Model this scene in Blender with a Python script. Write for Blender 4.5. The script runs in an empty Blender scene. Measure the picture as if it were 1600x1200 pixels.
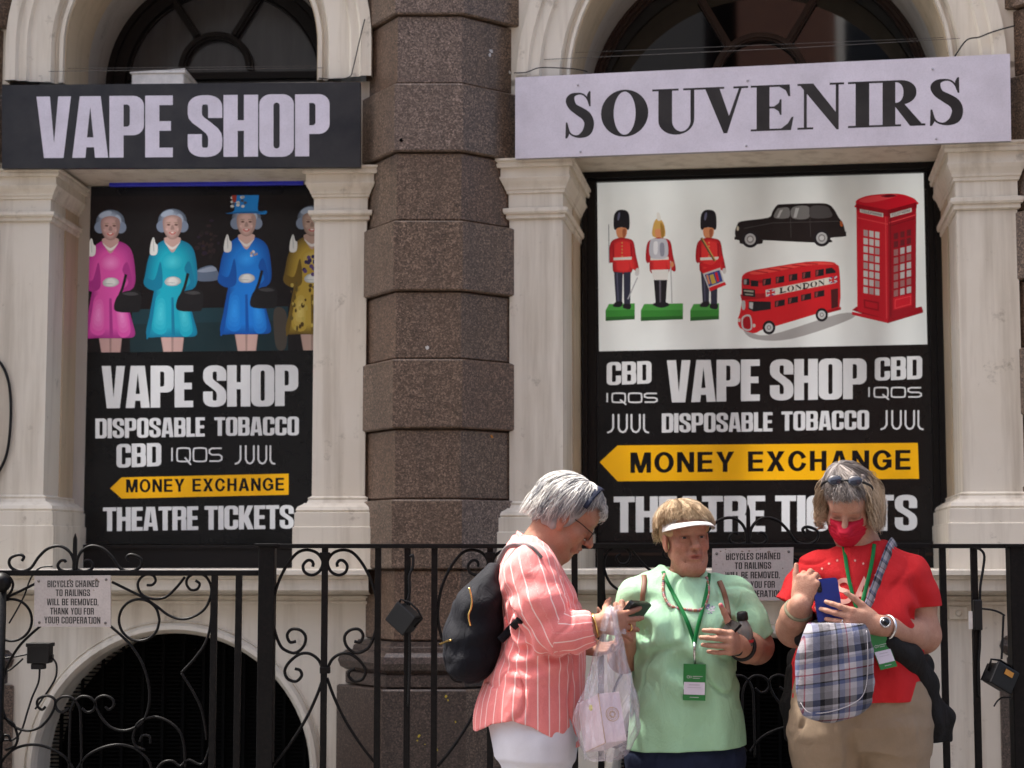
import bpy, bmesh, math, random
import numpy as np
from mathutils import Vector, Matrix
from mathutils.geometry import delaunay_2d_cdt
random.seed(7); rng = np.random.default_rng(7)
S = bpy.context.scene
COL = S.collection
R = math.radians

# ------------------------------------------------------------------ camera
F_PX = 2830.0; PITCH = R(5.4); EYE = 1.36
cam = bpy.data.cameras.new('camera'); camo = bpy.data.objects.new('camera', cam); COL.objects.link(camo)
cam.sensor_width = 36.0; cam.lens = 36.0*F_PX/1600.0; cam.clip_end = 500.0; cam.clip_start = 0.05
camo.location = (0, 0, EYE); camo.rotation_euler = (R(90)+PITCH, 0, 0)
S.camera = camo
cam.dof.use_dof = True; cam.dof.focus_distance = 5.7; cam.dof.aperture_fstop = 4.2

# ------------------------------------------------------------------ sky, sun, exposure
SUN_EL, SUN_AZ = R(66), R(300)          # azimuth measured clockwise from +Y (behind the building) seen from above
w = bpy.data.worlds.new('World'); S.world = w; w.use_nodes = True
nt = w.node_tree; bg = nt.nodes['Background']
sky = nt.nodes.new('ShaderNodeTexSky'); sky.sky_type = 'NISHITA'; sky.sun_disc = False
sky.sun_elevation = SUN_EL; sky.sun_rotation = SUN_AZ; sky.air_density = 1.0; sky.dust_density = 7.0; sky.ozone_density = 1.0
nt.links.new(sky.outputs[0], bg.inputs[0]); bg.inputs[1].default_value = 0.15
sl = bpy.data.lights.new('sun', 'SUN'); sl.energy = 4.5; sl.angle = R(3); sl.color = (1.0, 0.95, 0.88)
so = bpy.data.objects.new('sun', sl); COL.objects.link(so)
sd = Vector((math.sin(SUN_AZ)*math.cos(SUN_EL), math.cos(SUN_AZ)*math.cos(SUN_EL), math.sin(SUN_EL)))
so.rotation_euler = (-sd).to_track_quat('-Z', 'Y').to_euler(); so.location = (0, 2, 12)
S.view_settings.view_transform = 'Standard'; S.view_settings.look = 'None'; S.view_settings.exposure = 1.68
S.view_settings.gamma = 1.0; S.view_settings.use_curve_mapping = False

# ------------------------------------------------------------------ pixel <-> world
CP, SP = math.cos(PITCH), math.sin(PITCH)
def ray(px, py):
    x = (px-800.0)/F_PX; y = (600.0-py)/F_PX
    return Vector((x, CP - y*SP, SP + y*CP))
def at(px, py, Y):
    d = ray(px, py); t = Y/d.y
    return Vector((d.x*t, Y, EYE + d.z*t))

class Bay:
    """a facade plane: u runs along the wall, z up, w towards the street"""
    def __init__(s, px, Y, ang):
        o = at(px, 600, Y); s.O = Vector((o.x, o.y, 0)); a = R(ang)
        s.U = Vector((math.cos(a), -math.sin(a), 0)); s.N = Vector((-math.sin(a), -math.cos(a), 0))
    def p(s, u, z, w=0.0):
        return s.O + s.U*u + s.N*w + Vector((0, 0, z))
    def uz(s, px, py, w=0.0):
        d = ray(px, py); c = Vector((0, 0, EYE)); q = s.O + s.N*w
        t = (q-c).dot(s.N)/d.dot(s.N); h = c + d*t
        return (h - q).dot(s.U), h.z
    def u(s, px, w=0.0, py=600): return s.uz(px, py, w)[0]
    def z(s, px, py, w=0.0): return s.uz(px, py, w)[1]
BL = Bay(680, 7.30, 2.7)
BR = Bay(680, 7.30, 8.3)

# ------------------------------------------------------------------ objects
def tag(o, label=None, cat=None, group=None, kind=None):
    if label: o['label'] = label
    if cat: o['category'] = cat
    if group: o['group'] = group
    if kind: o['kind'] = kind
    return o
def thing(name, label, cat, loc=(0,0,0), group=None):
    o = bpy.data.objects.new(name, None); o.empty_display_size = 0.1; COL.objects.link(o); o.location = loc
    return tag(o, label, cat, group)
def wloc(o):
    v = Vector((0,0,0))
    while o is not None: v += o.location; o = o.parent
    return v
def link(name, me, mats, parent=None, smooth=False, origin=None):
    """mesh data in world coordinates -> object, its origin moved to its own base"""
    if not isinstance(mats, (list, tuple)): mats = [mats]
    for m in mats: me.materials.append(m)
    n = len(me.vertices)
    co = np.empty(n*3, np.float32); me.vertices.foreach_get('co', co); co = co.reshape(-1, 3)
    if origin is None:
        lo, hi = co.min(0), co.max(0); origin = Vector(((lo[0]+hi[0])/2, (lo[1]+hi[1])/2, lo[2])) if n else Vector((0,0,0))
    origin = Vector(origin)
    co -= np.array(origin, np.float32); me.vertices.foreach_set('co', co.ravel())
    if smooth: me.polygons.foreach_set('use_smooth', np.ones(len(me.polygons), bool))
    me.update()
    o = bpy.data.objects.new(name, me); COL.objects.link(o)
    if parent is not None: o.parent = parent; o.location = origin - wloc(parent)
    else: o.location = origin
    return o
class MB:
    """collects shapes, becomes ONE mesh object"""
    def __init__(s): s.v = []; s.f = []; s.m = []; s.sm = []
    def add(s, vs, fs, mi=0, sm=False):
        b = len(s.v); s.v += [tuple(v) for v in vs]
        for f in fs: s.f.append(tuple(b+i for i in f)); s.m.append(mi); s.sm.append(sm)
    def build(s, name, mats, parent=None, smooth=None, bevel=0, origin=None):
        me = bpy.data.meshes.new(name); me.from_pydata(s.v, [], s.f)
        me.polygons.foreach_set('material_index', s.m)
        me.polygons.foreach_set('use_smooth', [True]*len(s.f) if smooth else s.sm)
        me.update()
        if bevel:
            bm = bmesh.new(); bm.from_mesh(me); bmesh.ops.remove_doubles(bm, verts=bm.verts, dist=1e-5)
            bmesh.ops.recalc_face_normals(bm, faces=bm.faces)
            es = [e for e in bm.edges if len(e.link_faces) == 2 and e.calc_face_angle(0) > 0.5]
            bmesh.ops.bevel(bm, geom=es, offset=bevel, segments=2, affect='EDGES', profile=0.5, clamp_overlap=True)
            bm.to_mesh(me); bm.free()
        return link(name, me, mats, parent, origin=origin)
    # a box between two corners in a frame p(a,b,c)
    def box(s, p, a0, a1, b0, b1, c0, c1, mi=0):
        vs = [p(a, b, c) for a in (a0, a1) for b in (b0, b1) for c in (c0, c1)]
        s.add(vs, [(0,1,3,2),(4,6,7,5),(0,4,5,1),(2,3,7,6),(0,2,6,4),(1,5,7,3)], mi)
    def tube(s, pts, r, n=8, cap=True, mi=0, flat=None, closed=False):
        pts = [Vector(p) for p in pts]; k = len(pts); b = len(s.v)
        rs = r if isinstance(r, (list, tuple)) else [r]*k
        up = None
        for i, p in enumerate(pts):
            if closed: t = pts[(i+1) % k]-pts[i-1]
            else: t = pts[min(i+1, k-1)]-pts[max(i-1, 0)]
            t = t.normalized() if t.length > 1e-9 else Vector((0,0,1))
            if up is None:
                a = flat if flat is not None else (Vector((0,1,0)) if abs(t.y) < .9 else Vector((1,0,0)))
                up = (a - t*a.dot(t)).normalized()
            else:
                up = (up - t*up.dot(t)); up = up.normalized() if up.length > 1e-6 else t.orthogonal().normalized()
            si = t.cross(up)
            for j in range(n):
                an = 2*math.pi*(j+.5)/n
                rr = rs[i]
                if isinstance(rr, tuple): s.v.append(tuple(p + up*math.cos(an)*rr[0] + si*math.sin(an)*rr[1]))
                else: s.v.append(tuple(p + up*math.cos(an)*rr + si*math.sin(an)*rr))
        q = k if closed else k-1
        for i in range(q):
            for j in range(n):
                i2 = (i+1) % k
                s.f.append((b+i*n+j, b+i*n+(j+1)%n, b+i2*n+(j+1)%n, b+i2*n+j)); s.m.append(mi); s.sm.append(n > 4)
        if cap and not closed:
            s.f.append(tuple(b+j for j in range(n))[::-1]); s.f.append(tuple(b+(k-1)*n+j for j in range(n))); s.m += [mi, mi]; s.sm += [False, False]
    def ball(s, c, r, n=16, mi=0, mat=None):
        c = Vector(c); rr = r if isinstance(r, (tuple, list)) else (r, r, r); b = len(s.v)
        h = n//2
        for i in range(h+1):
            th = math.pi*i/h
            for j in range(n):
                ph = 2*math.pi*j/n
                v = Vector((rr[0]*math.sin(th)*math.cos(ph), rr[1]*math.sin(th)*math.sin(ph), rr[2]*math.cos(th)))
                if mat is not None: v = mat @ v
                s.v.append(tuple(c+v))
        for i in range(h):
            for j in range(n):
                s.f.append((b+i*n+j, b+(i+1)*n+j, b+(i+1)*n+(j+1)%n, b+i*n+(j+1)%n)); s.m.append(mi); s.sm.append(True)
    def lathe(s, c, axis, prof, n=20, mi=0, sm=True):
        """prof: (radius, distance along axis)"""
        axis = Vector(axis).normalized(); e1 = axis.orthogonal().normalized(); e2 = axis.cross(e1); b = len(s.v); c = Vector(c)
        for r, h in prof:
            for j in range(n):
                a = 2*math.pi*j/n
                s.v.append(tuple(c + axis*h + e1*r*math.cos(a) + e2*r*math.sin(a)))
        for i in range(len(prof)-1):
            for j in range(n):
                s.f.append((b+i*n+j, b+i*n+(j+1)%n, b+(i+1)*n+(j+1)%n, b+(i+1)*n+j)); s.m.append(mi); s.sm.append(sm)
    def extrude(s, poly, p, c0, c1, mi=0, mi_side=None):
        """poly in (a,b), frame p(a,b,c), from depth c0 to c1 (c1 is the face towards the viewer)"""
        n = len(poly); b = len(s.v)
        for c in (c0, c1): s.v += [tuple(p(x, y, c)) for x, y in poly]
        s.f.append(tuple(b+n+i for i in range(n))); s.f.append(tuple(b+i for i in range(n))[::-1]); s.m += [mi, mi]; s.sm += [False]*2
        for i in range(n):
            j = (i+1) % n
            s.f.append((b+i, b+j, b+n+j, b+n+i)); s.m.append(mi if mi_side is None else mi_side); s.sm.append(False)

def spline(pts, sub=6, closed=False):
    P = [Vector(p) for p in pts]; n = len(P); out = []
    rngi = range(n if closed else n-1)
    for i in rngi:
        if closed: a, b, c, d = P[i-1], P[i], P[(i+1) % n], P[(i+2) % n]
        else: a, b, c, d = P[max(i-1, 0)], P[i], P[i+1], P[min(i+2, n-1)]
        for k in range(sub):
            t = k/sub
            out.append(0.5*((2*b) + (c-a)*t + (2*a-5*b+4*c-d)*t*t + (3*b-a-3*c+d)*t**3))
    if not closed: out.append(P[-1])
    return out

# ------------------------------------------------------------------ materials
def srgb(r, g, b):
    f = lambda c: (c/255/12.92) if c/255 <= .04045 else ((c/255+.055)/1.055)**2.4
    return (f(r), f(g), f(b))
class NT:
    def __init__(s, name):
        s.m = bpy.data.materials.new(name); s.m.use_nodes = True; s.t = s.m.node_tree
        s.b = s.t.nodes['Principled BSDF']
    def n(s, typ, **k):
        n = s.t.nodes.new(typ)
        for a, v in k.items(): setattr(n, a, v)
        return n
    def l(s, a, b): s.t.links.new(a, b)
    def noise(s, scale, detail=4, rough=.6, vec=None, dist=0):
        n = s.n('ShaderNodeTexNoise'); n.inputs['Scale'].default_value = scale; n.inputs['Detail'].default_value = detail
        n.inputs['Roughness'].default_value = rough; n.inputs['Distortion'].default_value = dist
        if vec is not None: s.l(vec, n.inputs['Vector'])
        return n.outputs['Fac']
    def geo(s): return s.n('ShaderNodeNewGeometry').outputs['Position']
    def mapping(s, vec, sc=(1,1,1), rot=(0,0,0)):
        m = s.n('ShaderNodeMapping'); m.inputs['Scale'].default_value = sc; m.inputs['Rotation'].default_value = rot
        s.l(vec, m.inputs['Vector']); return m.outputs[0]
    def ramp(s, fac, stops, interp='LINEAR'):
        r = s.n('ShaderNodeValToRGB'); r.color_ramp.interpolation = interp; e = r.color_ramp.elements
        while len(e) < len(stops): e.new(.5)
        for i, (p, c) in enumerate(stops):
            e[i].position = p; e[i].color = (c, c, c, 1) if isinstance(c, (int, float)) else (*c, 1)
        s.l(fac, r.inputs[0]); return r.outputs[0]
    def mix(s, fac, a, b, mode='MIX'):
        m = s.n('ShaderNodeMix', data_type='RGBA', blend_type=mode)
        for v, i in ((fac, 0), (a, 6), (b, 7)):
            if hasattr(v, 'is_output') or hasattr(v, 'links'): s.l(v, m.inputs[i])
            elif i == 0: m.inputs[0].default_value = v
            else: m.inputs[i].default_value = (*v, 1) if len(v) == 3 else v
        return m.outputs[2]
    def bump(s, h, strength=.3, dist=.005):
        b = s.n('ShaderNodeBump'); b.inputs['Strength'].default_value = strength; b.inputs['Distance'].default_value = dist
        s.l(h, b.inputs['Height']); s.l(b.outputs[0], s.b.inputs['Normal'])
    def set(s, col=None, rough=None, metal=None, spec=None):
        if col is not None:
            if hasattr(col, 'links'): s.l(col, s.b.inputs['Base Color'])
            else: s.b.inputs['Base Color'].default_value = (*col, 1)
        if rough is not None:
            if hasattr(rough, 'links'): s.l(rough, s.b.inputs['Roughness'])
            else: s.b.inputs['Roughness'].default_value = rough
        if metal is not None: s.b.inputs['Metallic'].default_value = metal
        if spec is not None: s.b.inputs['Specular IOR Level'].default_value = spec
        return s.m
def plain(name, col, rough=.5, metal=0, spec=.5, vary=.12, scale=30):
    k = NT(name); p = k.geo(); n = k.noise(scale, 4, .6, p)
    c = k.mix(k.ramp(n, [(.3, 0.0), (.7, 1.0)]), tuple(x*(1-vary) for x in col), tuple(min(1, x*(1+vary)) for x in col))
    return k.set(c, rough, metal, spec)
def paint_stone(name, col, dirt):
    k = NT(name); p = k.geo()
    big = k.noise(1.7, 6, .65, p); st = k.noise(1.0, 5, .6, k.mapping(p, (14, 14, .9)))
    fine = k.noise(60, 4, .7, p)
    c = k.mix(k.ramp(big, [(.35, 0.0), (.75, .55)]), col, tuple(a*b for a, b in zip(col, (.86, .82, .75))))
    c = k.mix(k.ramp(st, [(.48, 0.0), (.76, .6)]), c, dirt)
    spots = k.noise(9, 6, .75, p); c = k.mix(k.ramp(spots, [(.61, 0.0), (.70, .45)]), c, tuple(x*.6 for x in dirt))
    cr = k.n('ShaderNodeTexVoronoi', feature='DISTANCE_TO_EDGE'); cr.inputs['Scale'].default_value = 2.2; k.l(k.mix(.16, p, k.n('ShaderNodeTexNoise').outputs['Color']), cr.inputs['Vector'])
    ck = k.mix(k.ramp(k.noise(2.6, 3, .5, p), [(.60, 0.0), (.68, 1.0)]), (0,0,0), k.ramp(cr.outputs['Distance'], [(.0, .45), (.004, 0.0)])); c = k.mix(ck, c, tuple(x*.35 for x in dirt))
    k.set(c, .62, 0, .35)
    bb = k.mix(.25, big, fine); k.bump(bb, .25, .004)
    return k.m
def granite(name, base, tint):
    k = NT(name); p = k.geo()
    v = k.n('ShaderNodeTexVoronoi'); v.inputs['Scale'].default_value = 190; k.l(p, v.inputs['Vector'])
    sp = k.n('ShaderNodeSeparateColor'); k.l(v.outputs['Color'], sp.inputs[0])
    n2 = k.noise(150, 5, .75, p); big = k.noise(3.2, 5, .6, p)
    c = k.ramp(sp.outputs[0], [(0, tuple(x*.12 for x in base)), (.24, tuple(x*.5 for x in base)), (.55, base), (.8, tint), (.97, tuple(min(1, x*1.5) for x in tint))])
    c = k.mix(k.ramp(n2, [(.38, .9), (.58, 0.0)]), c, tuple(x*.28 for x in base))
    c = k.mix(k.ramp(big, [(.3, 0.0), (.75, .5)]), c, tuple(x*.62 for x in base))
    st = k.noise(1.0, 5, .6, k.mapping(p, (11, 11, .8))); c = k.mix(k.ramp(st, [(.5, 0.0), (.8, .4)]), c, (.03, .025, .022))
    k.set(c, .42, 0, .5); k.bump(n2, .12, .002)
    return k.m
M = {}
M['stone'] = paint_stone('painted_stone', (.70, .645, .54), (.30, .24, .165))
M['stone_tan'] = paint_stone('plaster_tan_and_bounce', (.52, .42, .29), (.30, .24, .16))  # plaster tan on the arch soffit, bounced-light tint on the jambs
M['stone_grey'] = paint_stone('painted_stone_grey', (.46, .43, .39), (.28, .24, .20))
M['gran'] = granite('granite_brown', (.175, .117, .078), (.25, .172, .122))
M['gran2'] = granite('granite_grey', (.20, .145, .112), (.285, .212, .170))
M['gran3'] = granite('granite_red', (.172, .107, .068), (.24, .152, .104))
M['gran_dark'] = granite('granite_dark', (.080, .054, .041), (.115, .080, .062))
def iron():
    k = NT('black_iron'); p = k.geo(); n = k.noise(70, 5, .7, p)
    c = k.mix(k.ramp(n, [(.45, 0.0), (.75, 1.0)]), (.0020, .0020, .0022), (.010, .008, .007)); k.set(c, .48, 0, .18); k.bump(n, .35, .002); return k.m
M['iron'] = iron()
M['black'] = plain('black_paint', (.0035, .0032, .0035), .4, spec=.3)
M['blackplastic'] = plain('black_plastic', (.0045, .0045, .005), .45, spec=.35)
M['wood'] = plain('dark_red_brown_wood', (.035, .019, .013), .45, spec=.3)
M['darkwood'] = plain('dark_brown_wood', (.007, .005, .0045), .5, spec=.3)
M['grille'] = plain('grille_black', (.0012, .0012, .0012), .7, spec=.08)
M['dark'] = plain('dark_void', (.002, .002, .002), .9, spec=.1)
M['cable'] = plain('black_cable', (.004, .004, .004), .5, spec=.3)
M['wire'] = plain('grey_wire', (.10, .09, .08), .5)
M['white'] = plain('white_paint', (.72, .70, .66), .5)
M['blueled'] = plain('blue_plastic', (.02, .03, .55), .3)
def glass(name, tint, rough):
    k = NT(name); p = k.geo(); n = k.noise(1.0, 5, .6, k.mapping(p, (9, 9, 1.1)))
    c = k.mix(k.ramp(n, [(.35, 0.0), (.75, 1.0)]), tint, tuple(x*1.8 for x in tint))
    k.set(c, rough, 0, .5); k.b.inputs['IOR'].default_value = 1.6; return k.m
M['glass'] = glass('window_glass', (.003, .003, .003), .03)
M['glass_dust_sky'] = glass('dust_sky_window_glass', (.042, .042, .046), .2)  # grey base paints in the reflected sky as well as dust
M['pave'] = plain('paving_stone', (.10, .092, .085), .75, vary=.25, scale=3)
M['asphalt'] = plain('asphalt', (.05, .05, .052), .85, vary=.25, scale=60)
# ------------------------------------------------------------------ flat printed art: shapes painted over each other, cut into ONE flat mesh
def arc(cx, cy, rx, ry, a0, a1, n=10):
    return [(cx+rx*math.cos(R(a0+(a1-a0)*i/n)), cy+ry*math.sin(R(a0+(a1-a0)*i/n))) for i in range(n+1)]
def ell(cx, cy, rx, ry, n=20, rot=0):
    c, s = math.cos(R(rot)), math.sin(R(rot)); o = []
    for i in range(n):
        x, y = rx*math.cos(2*math.pi*i/n), ry*math.sin(2*math.pi*i/n); o.append((cx+x*c-y*s, cy+x*s+y*c))
    return o
def rect(x0, y0, x1, y1): return [(x0,y0),(x1,y0),(x1,y1),(x0,y1)]
def rrect(x0, y0, x1, y1, rx, ry=None, tl=1, tr=1, bl=1, br=1, n=5):
    ry = rx if ry is None else ry; o = []
    o += arc(x1-rx, y1-ry, rx, ry, 0, 90, n) if tr else [(x1, y1)]
    o += arc(x0+rx, y1-ry, rx, ry, 90, 180, n) if tl else [(x0, y1)]
    o += arc(x0+rx, y0+ry, rx, ry, 180, 270, n) if bl else [(x0, y0)]
    o += arc(x1-rx, y0+ry, rx, ry, 270, 360, n) if br else [(x1, y0)]
    return o
def sp2(pts, sub=6, closed=False):
    return [(p.x, p.y) for p in spline([(x, y, 0) for x, y in pts], sub, closed)]
class Strip(list): pass
def stroke(pts, a, b=None):
    """polygon round a polyline; a = half width of upright strokes, b = of level strokes (lists allowed)"""
    n = len(pts); A = a if isinstance(a, list) else [a]*n; kq = 1.0 if b is None else (A[0]/b)
    P = [Vector((x, y*kq)) for x, y in pts]; L = []; Rr = []
    for i, p in enumerate(P):
        t0 = (P[i]-P[i-1]).normalized() if i else None; t1 = (P[i+1]-P[i]).normalized() if i < n-1 else None
        t0 = t0 or t1; t1 = t1 or t0
        nn = Vector((-(t0.y+t1.y), t0.x+t1.x)); l = nn.length
        nn = nn/l if l > 1e-6 else Vector((-t0.y, t0.x))
        m = max(.5, nn.dot(Vector((-t0.y, t0.x)))); o = nn*(A[i]/m)
        L.append((p.x+o.x, (p.y+o.y)/kq)); Rr.append((p.x-o.x, (p.y-o.y)/kq))
    return Strip(L+Rr[::-1])
def impact(ch, st=.215, w=.55, b=.155):
    """heavy narrow poster capitals -> list of (polygon, ink), width"""
    I = []; i = lambda p: I.append((p, 1)); h = lambda p: I.append((p, 0))
    def bowl(x0, x1, y0, y1, left):   # a rounded bowl
        i(rrect(x0, y0, x1, y1, .16, .15, tl=left, bl=left))
    if ch == 'A':
        w = w*1.04; i([(0,0),(st*.93,0),(st*1.0,.17),(w-st*1.0,.17),(w-st*.93,0),(w,0),(w-.12,1),(.12,1)]); h([(w/2-.052,.33),(w/2+.052,.33),(w/2,.83)])
        h([(st*1.0,.17),(st*.93,0),(w-st*.93,0),(w-st*1.0,.17)])
    elif ch == 'B':
        i(rrect(0,.0,w,.57,.15,.14,tl=0,bl=0)); i(rrect(0,.46,w*.98,1,.15,.14,tl=0,bl=0)); h(rrect(st,.14,w-st,.44,.05,.06,tl=0,bl=0)); h(rrect(st,.59,w-st,.86,.05,.06,tl=0,bl=0))
    elif ch in 'CG':
        i(rrect(0,0,w,1,.18,.16)); h(rrect(st,.13,w-st,.87,(w-2*st)/2*.95,.05)); h(rect(w-st-.005,.40,w+.01,.62))
        if ch == 'G': h(rect(w-st-.005,.40,w+.01,.64)); i(rect(w*.52,.36,w,.51)); i(rect(w-st*.8,0,w,.45))
    elif ch == 'D': i(rrect(0,0,w,1,.17,.16,tl=0,bl=0)); h(rrect(st,.15,w-st,.85,.05,.05,tl=0,bl=0))
    elif ch in 'EF':
        w = w*.8; i(rect(0,0,st,1)); i(rect(st-.001,1-b,w,1)); i(rect(st-.001,.43,w*.93,.43+b))
        if ch == 'E': i(rect(st-.001,0,w,b))
    elif ch == 'H': i(rect(0,0,st,1)); i(rect(w-st,0,w,1)); i(rect(st-.001,.42,w-st+.001,.42+b*1.1))
    elif ch == 'I': w = st*1.03; i(rect(0,0,w,1))
    elif ch == 'K': w = w*1.04; i(rect(0,0,st,1)); i([(st-.01,.30),(st-.01,.62),(w-st*1.12,1),(w-.01,1),(w*.70,.57)][:0] or [(st-.01,.36),(st-.01,.58),(w*.60,1),(w*.985,1),(w*.66,.54),(w,0),(w*.60,0)])
    elif ch == 'L': w = w*.74; i(rect(0,0,st,1)); i(rect(st-.001,0,w,b))
    elif ch == 'M': w = w*1.32; s2=st*.86; i(rect(0,0,s2,1)); i(rect(w-s2,0,w,1)); i([(0,1),(s2*1.15,1),(w/2+.06,.02),(w/2-.06,.02)]); i([(w-s2*1.15,1),(w,1),(w/2+.06,.02),(w/2-.06,.02)])
    elif ch == 'N': s2=st*.9; i(rect(0,0,s2,1)); i(rect(w-s2,0,w,1)); i([(0,1),(s2,1),(w,0),(w-s2,0)])
    elif ch == 'O': i(rrect(0,-.005,w,1.005,.18,.16)); h(rrect(st,.13,w-st,.87,(w-2*st)/2*.95,.05))
    elif ch == 'P': i(rect(0,0,st,1)); i(rrect(0,.36,w,1,.17,.16,tl=0,bl=0)); h(rrect(st,.50,w-st,.86,.05,.05,tl=0,bl=0))
    elif ch == 'R':
        i(rect(0,0,st,1)); i(rrect(0,.44,w,1,.16,.14,tl=0,bl=0)); h(rrect(st,.57,w-st,.86,.05,.05,tl=0,bl=0)); i(rrect(w-st,0,w,.50,.05,.06,tl=0,bl=0,br=0)); h(rect(st,0,w-st,.43)); h([(w-.04,.47),(w+.02,.43),(w+.02,.54)])
    elif ch == 'S':
        xl, xr = st*.5, w-st*.5; rx = (xr-xl)/2; sg = lambda v: math.copysign(abs(v)**.72, v)
        top = [(w/2+rx*sg(math.cos(R(t))), .775+.150*sg(math.sin(R(t)))) for t in range(0, 181, 12)]
        mid = [(xl,.70),(xl+.012,.65),(xl+.05,.60),(w/2,.515),(xr-.05,.42),(xr-.012,.36),(xr,.30)]
        c = [(xr,.63)]+top+mid+[(w-x, 1-y) for x, y in top][::-1]+[(xl,.37)]; i(stroke(c, st*.5, .075))
    elif ch == 'T': w = w*.94; i(rect(0,1-b,w,1)); i(rect(w/2-st/2,0,w/2+st/2,1-b+.001))
    elif ch == 'U': i(rrect(0,-.005,w,1,.17,.16,tl=0,tr=0)); h(rrect(st,.13,w-st,1.01,.05,.05,tl=0,tr=0))
    elif ch == 'V': i([(0,1),(st*.95,1),(w/2+.005,.24),(w-st*.95+.01,1),(w,1),(w-.12,0),(.12,0)])
    elif ch == 'W': w = w*1.5; i([(0,1),(st*.85,1),(w*.27,.3),(w*.40,1),(w*.60,1),(w*.73,.3),(w-st*.85,1),(w,1),(w*.86,0),(w*.60,0),(w*.5,.6),(w*.40,0),(w*.14,0)])
    elif ch == 'X': i([(0,1),(st,1),(w/2,.66),(w-st,1),(w,1),(w*.70,.5),(w,0),(w-st,0),(w/2,.34),(st,0),(0,0),(w*.30,.5)])
    elif ch == 'Y': i([(0,1),(st*.95,1),(w/2,.60),(w-st*.95,1),(w,1),(w/2+st/2,.42),(w/2+st/2,0),(w/2-st/2,0),(w/2-st/2,.42)])
    elif ch == ',': w = st*.8; i([(0,.14),(w,.14),(w,.02),(w*.4,-.13),(w*.1,-.13),(w*.5,0),(0,0)])
    elif ch == '.': w = st*.8; i(rect(0,0,w,.14))
    elif ch == ' ': w = w*.36
    return I, w
def sans(ch):
    """wide bold grotesque capitals"""
    s, b = .205, .165; I = []; i = lambda p: I.append((p, 1)); h = lambda p: I.append((p, 0)); w = .70
    if ch == 'M': w=.84; i(rect(0,0,.19,1)); i(rect(w-.19,0,w,1)); i([(0,1),(.27,1),(w/2+.08,0),(w/2-.08,0)]); i([(w-.27,1),(w,1),(w/2+.08,0),(w/2-.08,0)])
    elif ch in 'OCG':
        w=.80 if ch!='C' else .76; i(ell(w/2,.5,w/2,.515,32)); h(ell(w/2,.5,w/2-s,.345,28))
        if ch!='O': h([(w*.5,.5),(w*1.02,.70),(w*1.02,.36)]); h([(w/2,.5),(w+.02,.655),(w+.02,.36)])
        if ch=='G': i(rect(w*.52,.38,w*.98,.54)); i(rect(w*.78,.12,w*.98,.45))
    elif ch == 'N': i(rect(0,0,.2,1)); i(rect(w-.2,0,w,1)); i([(0,1),(.21,1),(w,0),(w-.21,0)])
    elif ch == 'E': w=.63; i(rect(0,0,s,1)); i(rect(s-.01,0,w,b)); i(rect(s-.01,.43,w*.94,.43+b)); i(rect(s-.01,1-b,w*.98,1))
    elif ch == 'Y': w=.74; i([(0,1),(.24,1),(w/2,.6),(w-.24,1),(w,1),(w/2+.1,.42),(w/2+.1,0),(w/2-.1,0),(w/2-.1,.42)])
    elif ch == 'X': w=.74; i([(0,1),(.25,1),(w/2,.68),(w-.25,1),(w,1),(w*.66,.52),(w,0),(w-.25,0),(w/2,.33),(.25,0),(0,0),(w*.34,.52)])
    elif ch == 'H': w=.68; i(rect(0,0,s,1)); i(rect(w-s,0,w,1)); i(rect(s-.01,.43,w-s+.01,.60))
    elif ch == 'A': w=.78; i([(0,0),(.22,0),(.28,.2),(w-.28,.2),(w-.22,0),(w,0),(w/2+.125,1),(w/2-.125,1)]); h([(.325,.36),(w-.325,.36),(w/2,.76)]); h([(.28,.2),(.22,0),(w-.22,0),(w-.28,.2)])
    elif ch == ' ': w=.3
    return I, w
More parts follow.
